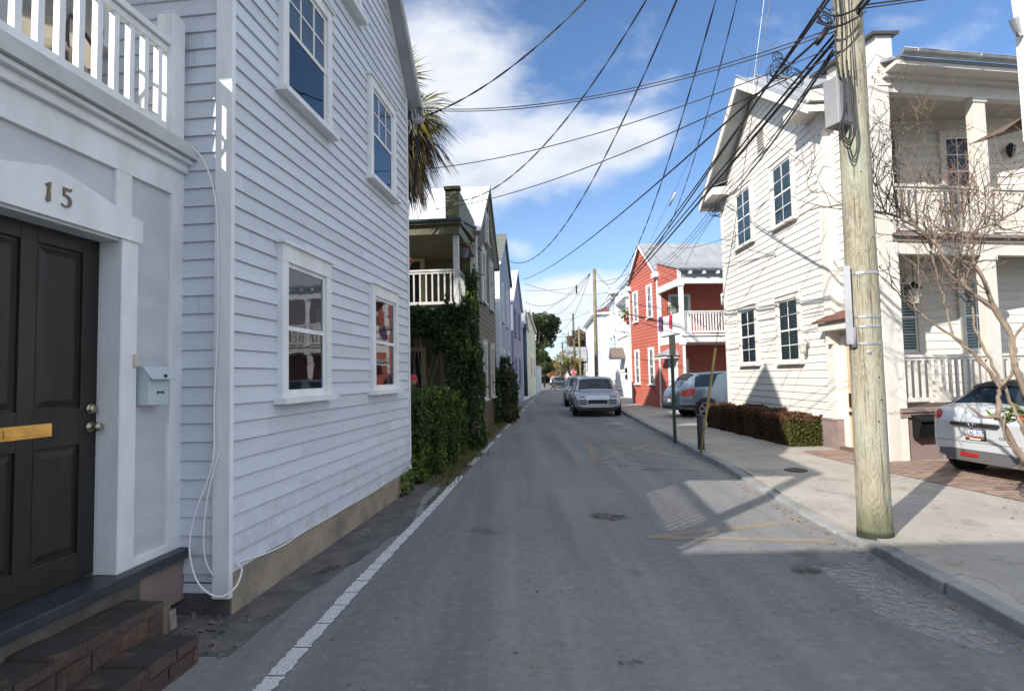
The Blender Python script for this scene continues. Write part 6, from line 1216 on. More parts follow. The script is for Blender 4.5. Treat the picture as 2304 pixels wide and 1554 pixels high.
c.patch('sill_trim', .06, 1.0 - .42, 1, 2, .0, .9, M_['plast'], off=.008, nx=5); c.patch('sill_trim', 1.45, 3.4, 1, 2, .0, .7, M_['plast'], off=.008, nx=5)
for sg in (-1,): c.boxp('door_handle', 2.0, 2.2, sg * .93 - .015, sg * .93 + .015, .96, .99, M_['chrome'], bev=.008)
c.boxp('licence_plate', -.012, .0, -.16, .16, .60, .72, M_['white'], bev=0); c.boxp('rear_trim', -.014, .0, -.35, .35, .76, .79, M_['chrome'], bev=0); c.boxp('roof_rail', .9, 3.0, -.66, -.63, 1.68, 1.71, M_['plast']); c.boxp('roof_rail', .9, 3.0, .63, .66, 1.68, 1.71, M_['plast']); c.top('spoiler', .42, .70, M_['plast'], .92, .04)
b = MB(); b.tube([c.F(.9, 0, 1.66), c.F(.82, 0, 1.78)], .006, 4); b.build('aerial', M_['plast'], c.t); c.boxp('bumper', -.035, .30, -.80, .80, .36, .46, M_['plast'], bev=.03)

# white hatchback at the right edge
wp = paint('pale_silver_white_paint', (.56, .58, .60), .25, .35); o = Vector((6.60, 8.00, .10)); hd = (.995, .096)
w = .80; L_ = 3.85
ks = [(0, .30, .78, .79, w * .86, w * .80), (.05, .22, .90, .91, w * .94, w * .88), (.12, .20, .965, .985, w * .98, w * .86), (.22, .19, .99, 1.04, w, w * .82), (.62, .19, 1.0, 1.32, w, w * .72), (.85, .19, 1.0, 1.365, w, w * .72), (1.7, .19, .98, 1.38, w, w * .72), (2.4, .19, .97, 1.33, w, w * .72), (2.85, .20, .95, 1.0, w, w * .85), (3.5, .22, .85, .88, w * .96, w * .8), (L_, .3, .62, .64, w * .8, w * .6)]
MC = Car('parked_hatchback', 'pale silver small hatchback with black roof parked on the brick drive behind bare stems', 'car', o, hd, ks, wp)
c = MC; c.top('roof_panel', .64, 2.35, M_['blackp'], 1.0, .012, i0=8); c.top('rear_window', .225, .60, M_['cglass'], .92, .012); c.patch('side_window', .45, 2.5, 6, 7, .1, .92, M_['cglass'], xa2=.70, xb2=2.3); c.patch('pillar_trim', .20, .42, 6, 7, .05, .98, M_['plast'], xa2=.22, xb2=.66)
c.top('spoiler', .52, .74, M_['blackp'], 1.0, .035); c.wheel(.62, .30); c.wheel(3.05, .30)
for sg in (1, -1):
    b = MB(); b.smooth = True; e = c.F(.035, sg * w * .80, .80); n_ = 14; ring = []
    for q, dx in ((1, .0), (.88, -.035), (.0, -.05)):
        for i in range(n_): a = 2 * math.pi * i / n_; ring.append(c.F(.055 + dx * 1.0 + .10 * max(0, sg * (.075 * q * math.cos(a) * sg)) , sg * w * .80 + .075 * q * math.cos(a), .80 + .165 * q * math.sin(a)))
    b.add(ring, [(k_ * n_ + i, k_ * n_ + (i + 1) % n_, (k_ + 1) * n_ + (i + 1) % n_, (k_ + 1) * n_ + i) for k_ in range(2) for i in range(n_)]); b.build('tail_lamp', M_['redl'], c.t)
b = MB(); b.box(c.F, -.006, .03, -.40, .40, .235, .40); b.add([c.F(-.006, -.62, .30), c.F(-.006, -.40, .235), c.F(-.006, -.40, .40), c.F(-.006, -.62, .38)], [(0, 1, 2, 3)]); b.add([c.F(-.006, .62, .30), c.F(-.006, .40, .235), c.F(-.006, .40, .40), c.F(-.006, .62, .38)], [(3, 2, 1, 0)]); b.build('bumper_skirt', mat('grey_bumper_plastic', (.10, .10, .105), .6), c.t)
c.boxp('fog_lamp', -.022, -.004, -.03, .26, .30, .355, M_['redl'], bev=.02)
c.boxp('handle_trim', -.05, .03, -.36, .38, .735, .79, M_['blackp'], bev=.02)
hg = c.t.children[-1]; b = MB(); e = c.F(-.055, .02, .765)
P = [e + c.fy * (.028 * math.cos(a)) + Vector((0, 0, .028 * math.sin(a))) for a in [2 * math.pi * i / 14 for i in range(15)]]; b.tube(P, .005, 5, cap=False)
for sg in (1, -1):
    for dz in (-.010, 0, .010): b.tube([e + c.fy * sg * .03 + Vector((0, 0, dz)), e + c.fy * sg * (.075 - abs(dz)) + Vector((0, 0, dz * 1.4 + .006))], .003, 4)
b.build('wing_badge', M_['chrome'], hg)
pl = c.boxp('licence_plate', -.018, .0, -.155, .155, .545, .70, M_['blackp'], bev=.004)
b = MB(); b.box(c.F, -.021, -.019, -.145, .145, .60, .69); b.build('plate_face', mat('plate_pale', (.55, .56, .62), .5), pl)
b = MB(); b.box(c.F, -.0212, -.0195, -.145, .145, .572, .599); b.build('plate_sunset', mat('plate_orange', (.55, .2, .06), .5), pl)
b = MB(); b.box(c.F, -.0212, -.0195, -.085, .085, .553, .569); b.build('plate_caption', M_['white'], pl)
def text(par, s, F, x, y, z, size, m, name, mirror=-1, ext=.001):
    cu = bpy.data.curves.new(name, 'FONT'); cu.body = s; cu.size = size; cu.align_x = 'CENTER'; cu.align_y = 'CENTER'; cu.extrude = ext; cu.materials.append(m); o = bpy.data.objects.new(name, cu); COL.objects.link(o); 
    X = F(0, mirror, 0) - F(0, 0, 0); Z = -(F(1, 0, 0) - F(0, 0, 0)); Y = Vector((0, 0, 1)); Mx = Matrix((X, Y, Z)).transposed().to_4x4(); Mx.translation = F(x, y, z) - wloc(par); bpy.context.view_layer.update(); me = bpy.data.meshes.new_from_object(o); bpy.data.objects.remove(o); me.transform(Mx); me.name = name
    o = bpy.data.objects.new(name, me); COL.objects.link(o); o.parent = par; return o
text(pl, 'TAL 517', c.F, -.0225, 0, .648, .078, mat('plate_blue', (.03, .04, .14), .5), 'plate_number'); text(c.t, 'COOPER', c.F, -.004, -.45, .60, .058, M_['plast'], 'boot_lettering')
b = MB(); b.lathe(c.F(.02, .50, .25), [(.035, 0), (.035, .06)], 12, -c.fx); b.build('exhaust', M_['chrome'], c.t)
b = MB(); b.box(c.F, -.0025, .0, -.66, .66, .505, .511); b.build('boot_seam', M_['plast'], c.t)

# ================================================================== people
def person(lab, o, J, R_, E, head, mats, facing, cap=None, scale=1.0, name='person'):
    """skeleton J (joint -> xyz), radii, edges; clothing meshes follow the same skeleton"""
    t = thing(name, lab, 'person', o); o = Vector(o); f = Vector((facing[0], facing[1], 0)).normalized(); sd_ = Vector((-f.y, f.x, 0)); F = FrM(o, f, sd_, (0, 0, 1))
    def skin(nm, js, es, grow, m, root):
        me = bpy.data.meshes.new(nm); ids = {j: i for i, j in enumerate(js)}
        me.from_pydata([tuple(F(*J[j]) - o) for j in js], [(ids[a], ids[b_]) for a, b_ in es], []); ob = bpy.data.objects.new(nm, me); COL.objects.link(ob); ob.parent = t
        sk = ob.modifiers.new('skin', 'SKIN'); ly = me.skin_vertices[0].data if me.skin_vertices else None
        if ly is None:
            bpy.context.view_layer.objects.active = ob
            me.attributes.new if False else None
        return ob, sk
    # the Skin modifier needs its layer: build through bmesh
    import bmesh
    def skinned(nm, js, es, grow, m, root):
        bm = bmesh.new(); lay = bm.verts.layers.skin.new(); vs = {}
        for j in js:
            v = bm.verts.new(F(*J[j]) - o); r = R_[j]; r = r if isinstance(r, tuple) else (r, r); v[lay].radius = (r[0] + grow, r[1] + grow); v[lay].use_root = (j == root); vs[j] = v
        for a, b_ in es: bm.edges.new((vs[a], vs[b_]))
        me = bpy.data.meshes.new(nm); bm.to_mesh(me); bm.free(); me.materials.append(m); ob = bpy.data.objects.new(nm, me); COL.objects.link(ob); ob.parent = t
        k = ob.modifiers.new('skin', 'SKIN'); k.use_smooth_shade = True; u = ob.modifiers.new('sub', 'SUBSURF'); u.levels = 1; u.render_levels = 1; return ob
    skinned('body', list(J), E, 0, mats['skin'], 'pelvis')
    for nm, js, root, g in mats['clothes']:
        skinned(nm, js, [e for e in E if e[0] in js and e[1] in js], g, mats[nm], root)
    hx, hy, hz = head; b = MB(); b.smooth = True; n_ = 14; rings = []
    for k_ in range(11):
        ph = math.pi * k_ / 10; rr_ = math.sin(ph); zz = math.cos(ph)
        rings.append([F(hx + .098 * rr_ * math.cos(a) * (1.0 if zz > -.2 else .93) + (.012 if zz < 0 and math.cos(a) > .5 else 0) + (.022 if abs(zz + .12) < .16 and math.cos(a) > .97 else 0), hy + .076 * rr_ * math.sin(a), hz + .118 * zz) for a in [2 * math.pi * i / n_ for i in range(n_)]])
    b.add([p for r in rings for p in r], [(k_ * n_ + i, (k_ + 1) * n_ + i, (k_ + 1) * n_ + (i + 1) % n_, k_ * n_ + (i + 1) % n_) for k_ in range(10) for i in range(n_)]); b.build('head', mats['skin'], t); hb = t.children[-1]
    b = MB(); b.smooth = True; rings = []
    for k_ in range(6):
        ph = math.pi * .52 * k_ / 5; rings.append([F(hx - .008 + .106 * math.sin(ph) * math.cos(a), hy + .084 * math.sin(ph) * math.sin(a), hz + .012 + .124 * math.cos(ph)) for a in [2 * math.pi * i / n_ for i in range(n_)]])
    b.add([p for r in rings for p in r], [(k_ * n_ + i, (k_ + 1) * n_ + i, (k_ + 1) * n_ + (i + 1) % n_, k_ * n_ + (i + 1) % n_) for k_ in range(5) for i in range(n_)]); 
    if cap: 
        b.smooth = False; b.box(F, hx + .07, hx + .19, hy - .07, hy + .07, hz + .015, hz + .03)
    b.build('cap' if cap else 'hair', cap or mats['hair'], t)
    b = MB()
    for sg in (1, -1): b.lathe(F(hx + .088, hy + sg * .03, hz + .005), [(.011, 0), (.009, .008)], 8, f)
    b.build('eyes', M_['black'], hb); b = MB(); b.box(F, hx + .085, hx + .099, hy - .022, hy + .022, hz - .062, hz - .054); b.build('mouth', mat('lips', (.3, .12, .1), .6), hb)
    b = MB()
    for sg in (1, -1): b.box(F, hx - .015, hx + .015, hy + sg * .08 - .008, hy + sg * .08 + .008, hz - .03, hz + .03)
    b.build('ears', mats['skin'], hb); return t
def skel(stride=0.0, armswing=0.0):
    J = dict(pelvis=(0, 0, .93), belly=(0, 0, 1.08), chest=(0, 0, 1.30), neck=(0, 0, 1.45), nape=(.01, 0, 1.55)); R = dict(pelvis=(.15, .11), belly=(.14, .105), chest=(.16, .11), neck=.06, nape=.055); E = [('pelvis', 'belly'), ('belly', 'chest'), ('chest', 'neck'), ('neck', 'nape')]
    for s_, k in ((1, 'l'), (-1, 'r')):
        st = stride * s_; aw = -armswing * s_
        J.update({k + 'hip': (0, s_ * .10, .88), k + 'knee': (st * .5 + .05 * (st != 0), s_ * .11, .49), k + 'ankle': (st * .95 - (.1 if st < 0 else 0), s_ * .11, .09 + (.05 if st < 0 else 0)), k + 'toe': (st * .95 + .17 - (.12 if st < 0 else 0), s_ * .12, .04)})
        R.update({k + 'hip': .095, k + 'knee': .062, k + 'ankle': .042, k + 'toe': .038}); E += [('pelvis', k + 'hip'), (k + 'hip', k + 'knee'), (k + 'knee', k + 'ankle'), (k + 'ankle', k + 'toe')]
        J.update({k + 'sh': (0, s_ * .19, 1.40), k + 'el': (aw * .3 - .03, s_ * .25, 1.12), k + 'wr': (aw * .8 + .03, s_ * .27, .88), k + 'palm': (aw * .9 + .04, s_ * .27, .81)}); R.update({k + 'sh': .058, k + 'el': .042, k + 'wr': .026, k + 'palm': (.036, .018)}); E += [('chest', k + 'sh'), (k + 'sh', k + 'el'), (k + 'el', k + 'wr'), (k + 'wr', k + 'palm')]
        bx = aw * .9 + .04
        for i, (dx, ln) in enumerate(((-.027, .062), (-.009, .078), (.009, .084), (.027, .075))):
            a_, c_ = k + 'f%d' % i, k + 'g%d' % i; J[a_] = (bx + dx, s_ * .268, .77); J[c_] = (bx + dx + .012, s_ * .255, .77 - ln); R[a_] = .010; R[c_] = .008; E += [(k + 'palm', a_), (a_, c_)]
        J[k + 't0'] = (bx + .045, s_ * .255, .80); J[k + 't1'] = (bx + .062, s_ * .245, .75); R[k + 't0'] = .011; R[k + 't1'] = .009; E += [(k + 'palm', k + 't0'), (k + 't0', k + 't1')]
    return J, R, E
skinm = mat('skin', (.42, .24, .17), .55)
J, R, E = skel(.2, .22)
person('person walking across the far street in a light blue shirt and pale trousers', rp(-.12, 56.5), J, R, E, (.03, 0, 1.66), dict(skin=skinm, hair=mat('dark_hair', (.03, .022, .018), .8), shirt=mat('light_blue_shirt', (.30, .40, .52), .85), shorts=mat('pale_trousers', (.42, .33, .29), .85), shoe=mat('dark_shoe', (.03, .03, .03), .6),
    clothes=[('shirt', ['pelvis', 'belly', 'chest', 'lsh', 'rsh', 'lel', 'rel'], 'chest', .018), ('shorts', ['pelvis', 'lhip', 'rhip', 'lknee', 'rknee'], 'pelvis', .022)]), (.95, -.25))
J, R, E = skel(0, .1)
person('person in red and white cap and green shirt, half hidden at the hedge corner', (-2.13, 12.0, 0), J, R, E, (.03, 0, 1.64), dict(skin=skinm, hair=mat('dark_hair', (.03, .022, .018), .8), shirt=mat('green_shirt', (.02, .25, .13), .85), trousers=mat('dark_trousers', (.04, .045, .06), .85),
    clothes=[('shirt', ['pelvis', 'belly', 'chest', 'lsh', 'rsh', 'lel', 'rel'], 'chest', .02), ('trousers', ['pelvis', 'lhip', 'rhip', 'lknee', 'rknee', 'lankle', 'rankle'], 'pelvis', .02)]), (-.9, -.4), cap=mat('red_cap', (.45, .03, .05), .8))

# ================================================================== poles, signs, wires
def polewood(name, c0, c1, c2, green=.5):
    m = bpy.data.materials.new(name); m.use_nodes = True; k = NT(m.node_tree); p = m.node_tree.nodes['Principled BSDF']; g = k.n('NewGeometry').outputs['Position']
    nn = k.n('TexNoise'); nn.inputs['Scale'].default_value = 2.4; nn.inputs['Detail'].default_value = 3; k.L(k.mapv(g, (1, 1, .55)), nn.inputs['Vector'])
    wv = k.math('SINE', k.math('MULTIPLY', k.math('ADD', nn.outputs[0], k.math('MULTIPLY', k.noise(k.mapv(g, (6, 6, .4)), 2.0, 3, .5), .35)), 130.0))
    c = k.mix(k.ramp(wv, -.6, .9, 0, .62), c0, c1)
    c = k.mix(k.ramp(k.noise(k.mapv(g, (1, 1, .3)), 5, 6, .65), .42, .68, 0, .8), c, c2)
    c = k.mix(k.ramp(k.noise(k.mapv(g, (1, 1, .6), (5, 1, 2)), 3.2, 5, .65), .5, .7, 0, green), c, (.25, .36, .27))
    c = k.mix(k.ramp(k.noise(k.mapv(g, (16, 16, .5)), 4, 5, .65), .54, .66, 0, .85), c, (.055, .045, .032))
    x, y, z = k.sep(g); low = k.ramp(z, .14, .5, 1, 0); c = k.mix(k.math('MULTIPLY', low, .75), c, (.055, .075, .03)); c = k.mix(k.ramp(z, .10, .16, .9, 0), c, (.015, .015, .012))
    k.L(c, p.inputs['Base Color']); p.inputs['Roughness'].default_value = .85
    b = k.n('Bump'); b.inputs['Strength'].default_value = .7; b.inputs['Distance'].default_value = .008; k.L(k.math('ADD', k.noise(k.mapv(g, (8, 8, .6)), 5, 5, .65), k.math('MULTIPLY', wv, .12)), b.inputs['Height']); k.L(b.outputs[0], p.inputs['Normal']); return m
M_['polew'] = polewood('weathered_green_pole_wood', (.30, .275, .20), (.17, .15, .105), (.38, .365, .29), green=.38)
M_['polef'] = mat('far_pole_wood', (.22, .19, .12), .9, nscale=2, col2=(.14, .12, .08)); M_['poled'] = mat('dark_pole_wood', (.10, .085, .07), .9)
def pol(z): return Vector((3.515 + z * .005, 5.53 + .004 * z, z))
UP = thing('utility_pole', 'thick weathered greenish wooden utility pole on the near kerb with a grey box', 'utility pole', pol(0))
b = MB(); prng = random.Random(8); n_ = 28; rings = []
for i in range(72):
    z = .05 + 10.6 * (i / 71) ** 1.15; r = .150 - .0035 * z
    if z < .25: r += .012 * (1 - z / .25)
    rings.append([pol(z) + Vector((math.cos(a), math.sin(a), 0)) * (r * (1 + .012 * math.sin(3 * a + z * 2) + .008 * math.sin(7 * a + z * 5) + prng.uniform(-.004, .004))) for a in [2 * math.pi * j / n_ for j in range(n_)]])
b.smooth = True; b.add([p for r in rings for p in r], [(i * n_ + j, i * n_ + (j + 1) % n_, (i + 1) * n_ + (j + 1) % n_, (i + 1) * n_ + j) for i in range(71) for j in range(n_)]); b.build('shaft', M_['polew'], UP)
def zat(py): return at(1950, py, 5.4).z
for py in (612, 711, 733, 772):
    z = zat(py); b = MB(); b.lathe(pol(z), [(.1565 - .0035 * z, -.012), (.1565 - .0035 * z, .012)], 28); b.build('steel_band', M_['steel'], UP)
b = MB(); pz = zat(690); b.box(FrM(pol(pz), (-.45, -.9, 0), (.9, -.45, 0), (0, 0, 1)), .13, .155, -.17, -.11, -.36, .42); b.build('conduit_bracket', M_['steel'], UP)
b = MB(); b.tube([pol(zat(735)) + Vector((-.15, -.06, 0)), pol(zat(780)) + Vector((-.15, -.06, 0))], .028, 10); b.build('hand_hole', M_['graybox'], UP)
# grey box
z0, z1 = zat(277), zat(172); FB_ = FrM(Vector(pol((z0 + z1) / 2)) * 1.0, Vector((-.93, -.36, 0)), Vector((.36, -.93, 0)), (0, 0, 1))
FB_.o.z = 0; b = MB(); b.box(FB_, .11, .30, -.09, .075, z0, z1); bx_ = b.build('junction_box', M_['graybox'], UP, bevel=.012)
b = MB(); b.box(FB_, .12, .29, .075, .083, z0 + .02, z1 - .02); b.build('box_door', M_['graybox'], bx_, bevel=.004)
b = MB()
for i in range(5): b.box(FB_, .19, .205 + .006 * (i % 2), .083, .0845, z0 + .09 + .025 * i, z0 + .107 + .025 * i)
b.build('box_marking', M_['black'], bx_)
rr = random.Random(6)
for i in range(5):                                       # slack loops hanging down the front
    x0, x1 = 1886 + rr.uniform(0, 14), 1902 + rr.uniform(4, 22); yb = 318 + rr.uniform(-8, 24); pts = [at(x0, 175 + rr.uniform(-10, 30), 5.36), at(x0 + 2, 250, 5.33), at(x0 - 4 + rr.uniform(-3, 5), 292, 5.31), at((x0 + x1) / 2, yb, 5.29), at(x1 + 4, 296, 5.31), at(x1, 240, 5.33), at(x1 - 6, 160 + rr.uniform(-60, 20), 5.36)]
    b = MB(); b.tube(smooth_path(pts, 6), rr.choice([.005, .006]), 6); b.build('cable_loop', M_['black'], UP)
for i in range(5):                                       # cables running up the shaft
    x = (1876, 1880, 1885, 1889, 1912)[i]; b = MB(); b.tube(smooth_path([at(x + 12, 180, 5.37), at(x + 4 + rr.uniform(-6, 6), 110, 5.36), at(x + rr.uniform(-4, 8), 40, 5.35), at(x - 4, -60, 5.36)], 5), .0055, 6); b.build('riser_cable', M_['black'], UP)
for i in range(2):
    b = MB(); b.tube(smooth_path([at(1840 + rr.uniform(-8, 8), 20 + 30 * i, 5.45), at(1880, 36 + 24 * i, 5.30), at(1925, 22 + 20 * i, 5.32), at(1948, 4 + 22 * i, 5.5)], 5), .011, 6); b.build('wrapped_cable', M_['black'], UP)
b = MB(); b.tube(smooth_path([at(1933, 300, 5.45), at(1948, 420, 5.42), at(1960, 600, 5.42), at(1968, 760, 5.42), at(1985, 1000, 5.42), at(1993, 1180, 5.42)], 6), .0045, 5); b.build('ground_wire', M_['black'], UP)

for i in range(9):
    z = rr.uniform(.7, 4.8); a = rr.uniform(-2.6, -.6); d = Vector((math.cos(a), math.sin(a), 0)); b = MB(); b.lathe(pol(z) + d * (.148 - .0035 * z), [(.007, 0), (.006, .008)], 8, d); b.build('nail', M_['black'], UP)
z = zat(792); d = Vector((-.35, -.93, 0)).normalized(); b = MB(); b.lathe(pol(z) + d * .135, [(.02, 0), (.02, .012), (.012, .014), (.012, .024)], 10, d); b.build('bolt', M_['steel'], UP)
def far_pole(lab, px, Y, ptop, rad, m, base=None, top=None, tr=None, arm=False, group='far utility poles'):
    top = top or at(px, ptop, Y); bx = base or Vector((top.x + .012 * top.z, Y, .05)); o = thing('utility_pole', lab, 'utility pole', bx, group); b = MB(); b.tube([bx, bx.lerp(top, .5), top], [rad, rad * .92, rad * .8], 12); b.build('shaft', m, o)
    if tr: c = at(*tr, Y - .4); b = MB(); b.lathe(c, [(.28, -.45), (.30, -.4), (.30, .4), (.24, .5)], 14); b.build('transformer', mat('pale_transformer', (.42, .46, .48), .5), o); b = MB(); b.tube([c, Vector((top.x, Y, c.z))], .05, 6); b.build('bracket', M_['steel'], o)
    if arm: 
        for dz in (.5, 1.1): b = MB(); b.tube([top + Vector((-.55, 0, -dz)), top + Vector((.5, 0, -dz))], .045, 6); b.build('crossarm', m, o)
    return o
P2 = at(1337, 605, 40.5); far_pole('slightly leaning pale wooden pole in front of the tall white house', 1337, 40.5, 605, .145, M_['polef'], base=at(1343, 880, 40.5) * 1.0)
far_pole('dark distant wooden pole carrying a pale round transformer', 1289, 82, 705, .17, M_['poled'], tr=(1284, 748))
far_pole('short yellowish distant pole between the dark pole and the tall white house', 1302, 65, 735, .13, M_['polef'])
far_pole('small dark distant pole with crossarms beside the palmettos', 1265, 112, 768, .2, M_['poled'], arm=True)
c = at(1273, 760, 100); SL = thing('street_lamp', 'slim far street lamp with curved arm beside the palmettos', 'street lamp', (c.x, 100, 0)); b = MB(); b.tube(smooth_path([(c.x, 100, 0), (c.x, 100, c.z - .6), at(1272, 752, 100), at(1262, 753, 100)]), .09, 8); b.build('post', M_['steel'], SL)
b = MB(); q = at(1261, 756, 100); b.lathe(q, [(.1, .15), (.45, 0), (.3, -.12)], 12); b.build('lamp_head', mat('lamp_head_white', (.7, .7, .68), .5), SL)
# stop sign
c = at(1291, 837, 76); SS = thing('stop_sign', 'distant red octagonal stop sign above the parked cars', 'road sign', (c.x, 76, 0)); b = MB(); b.tube([(c.x, 76.05, 0), (c.x, 76.05, c.z + .3)], .03, 6); b.build('post', M_['steel'], SS)
oc = lambda r: [(c.x + r * math.cos(math.pi / 8 + i * math.pi / 4), c.z + r * math.sin(math.pi / 8 + i * math.pi / 4)) for i in range(8)]
b = MB(); b.poly(lambda a, n, z: Vector((a, 76 - n, z)), oc(.42), 0, .01); b.build('border', M_['white'], SS); b = MB(); b.poly(lambda a, n, z: Vector((a, 76 - n, z)), oc(.385), .01, .016); fc_ = b.build('face', mat('stop_red', (.42, .015, .02), .45), SS)
Fs = FrM(Vector((c.x, 75.98, c.z)), (0, 1, 0), (1, 0, 0), (0, 0, 1)); tx = text(fc_, 'STOP', Fs, 0, 0, 0, .30, M_['white'], 'lettering', mirror=1, ext=.002)
# green sign post seen from behind, bollard, guy guard
s0 = gnd(1519, 992, .09); s1 = at(1519, 752, s0.y); SP = thing('sign_post', 'dark green metal sign post at the kerb, small sign seen nearly edge-on', 'road sign', s0)
b = MB(); b.box(FrM(s0, (1, 0, 0), (0, 1, 0), (0, 0, 1)), -.035, .035, -.02, .02, -.05, s1.z - .1); b.build('post', mat('dark_green_paint', (.022, .04, .032), .45), SP)
b = MB(); b.box(FrM(Vector((s0.x - .02, s0.y, 0)), (.94, .34, 0), (-.34, .94, 0), (0, 0, 1)), -.07, .10, -.045, -.035, s1.z - .50, s1.z - .02); b.build('sign_plate', mat('grey_green_sign_back', (.16, .17, .14), .45, .3), SP)
s0 = gnd(1578, 1012, .09); BO = thing('bollard', 'short black round bollard beside the yellow guy guard', 'bollard', s0); b = MB(); b.smooth = True; z1 = at(1578, 930, s0.y).z; b.lathe(s0, [(.075, -.05), (.075, .02), (.068, .04), (.068, z1 - .13), (.055, z1 - .11)], 20); b.build('post', M_['blackp'], BO)
g0 = gnd(1577, 1018, .09); g1 = at(1610, 783, g0.y + .15); gd = (g1 - g0).normalized(); GY = thing('guy_wire', 'steel guy wire with a long yellow plastic guard, leaning beside the bollard', 'guy wire', g0)
b = MB(); b.tube([g0, g0 + (g1 - g0) * .33, g0 + (g1 - g0) * .66, g1], .024, 10); b.build('guard', mat('weathered_yellow_plastic', (.33, .25, .08), .6, nscale=4, col2=(.24, .19, .08)), GY)
b = MB(); b.tube([g1, pol(9.6)], .006, 6); b.build('wire', mat('grey_steel_wire', (.3, .3, .3), .4, .5), GY)

def mesh_of(p0, p1, mid, r, n=26, twist=0):
    p0, p1 = Vector(p0), Vector(p1)
    if mid is None: sag = 0
    else:
        best = min((abs(proj(p0.lerp(p1, t))[0] - mid[0]), t) for t in [i / 200 for i in range(4, 197)]); t = best[1]; q = p0.lerp(p1, t); lo, hi_ = -3.0, 9.0
        for _ in range(40):
            s_ = (lo + hi_) / 2; y = proj(q - Vector((0, 0, 4 * s_ * t * (1 - t))))[1]
            if y < mid[1]: lo = s_
            else: hi_ = s_
        sag = (lo + hi_) / 2
    pts = [p0.lerp(p1, i / n) - Vector((0, 0, 4 * sag * (i / n) * (1 - i / n))) for i in range(n + 1)]
    b = MB()
    if twist:
        for ph in (0, math.pi):
            Q = []
            for i in range(n * 4 + 1):
                t = i / (n * 4); p = p0.lerp(p1, t) - Vector((0, 0, 4 * sag * t * (1 - t))); a = t * twist + ph; Q.append(p + Vector((math.cos(a) * r * .8, 0, math.sin(a) * r * .8)))
            b.tube(Q, r * .7, 5)
    else: b.tube(pts, r, 6)
    return b
PT_ = pol(9.3)
def wire(lab, p0, p1, mid=None, r=.008, twist=0, m=None, group='overhead wires', n=26):
    b = mesh_of(p0, p1, mid, r, n, twist); o = b.build('utility_wire', m or M_['black'], loc=p0); return tag(o, lab, 'wire', group)
A = at
wire('thick twisted wire rising from the clapboard house corner, leftmost in the sky', A(950, 264, 8.75), pol(9.2), (1150, 150), .010, 44)
wire('upper of the two near-level thin wires leaving the clapboard house eave', A(938, 243, 8.7), A(1880, 62, 5.5), (1300, 222), .006)
wire('lower of the two near-level thin wires leaving the clapboard house eave', A(938, 247, 8.75), A(1882, 70, 5.5), (1300, 228), .006)
wire('twisted wire rising from the olive house parapet to the top edge', A(1036, 452, 13.3), pol(9.5), (1310, 212), .010, 60)
wire('thin wire from the palmetto side of the clapboard house, under the twin wires', A(922, 384, 9), A(1890, 100, 5.55), (1400, 283), .006)
wire('thin wire from the olive house porch roof rising right, below the others', A(978, 471, 13.2), A(1888, 120, 5.5), (1400, 346), .0075)
wire('wire from the pale blue house peak rising steeply to the top edge', A(1143, 585, 26), pol(9.8), (1420, 216), .012, 80)
wire('long sagging wire from the second gabled house at left up to the near pole', A(1178, 628, 34), A(1872, 60, 5.6), (1466, 420), .015)
wire('knotted wire climbing from the middle pole top to the top edge', P2 + Vector((.1, 0, -.2)), pol(10.2), (1476, 420), .013, 120)
wire('steep thin wire from the red house gable to the top edge', A(1458, 560, 26.5), pol(9.9), (1567, 319), .009, 80)
wire('heavy black cable bundle from the near pole down to the middle pole, upper one', A(1862, -8, 5.4), A(1341, 692, 40.4), (1568, 420), .014, 0)
b = wire('second heavy cable running just beside the upper bundle to the middle pole', A(1868, -4, 5.5), A(1342, 700, 40.6), (1560, 426), .013)
wire('heavy black cable passing in front of the pole and over the cream gable', A(1958, -4, 5.2), A(1345, 705, 40.5), (1600, 420), .020)
wire('twin cable beside the one passing in front of the pole', A(1946, -4, 5.25), A(1345, 712, 40.5), (1590, 424), .014)
wire('black cable from the pole side down across the cream gable vent to its far eave', A(1876, 118, 5.45), A(1628, 452, 16.5), (1752, 300), .015)
wire('thinner cable just above the one crossing the cream gable vent', A(1874, 112, 5.45), A(1622, 440, 16.8), (1748, 296), .009)
for i, (x1_, y1_, lab) in enumerate(((1468, 598, 'drop wire fanning from the coil to the red gable foot, leftmost of the fan'), (1484, 600, 'drop wire fanning from the coil to the red porch roof, second of the fan'), (1498, 602, 'drop wire fanning from the coil, third of the fan over the red house roof'), (1538, 606, 'drop wire fanning from the coil to the red porch eave, rightmost of the fan'))):
    wire(lab, A(1648 + 4 * i, 400 + 8 * i, 12), A(x1_, y1_, 24.5), (1570 - 2 * i + 6 * i, 508 + 5 * i), .008)
wire('pale thin vertical wire dropping from the top edge behind the heavy bundle', A(1720, -6, 9), A(1692, 210, 9), None, .004, m=M_['whitewire'])
wire('very thin wire from the sky down beyond the red gable', A(1598, 262, 22), A(1462, 545, 26), None, .006)
wire('wire leaving the near pole top to the right, upper one', A(1940, 12, 5.5), A(2095, -8, 4.2), None, .008); wire('wire leaving the near pole to the right edge of the sky, lower one', A(1938, 20, 5.5), A(2110, -4, 4.4), None, .006)
wire('wire from behind the red roof ridge to the cream house', A(1502, 556, 27), A(1645, 530, 16), (1580, 552), .008)
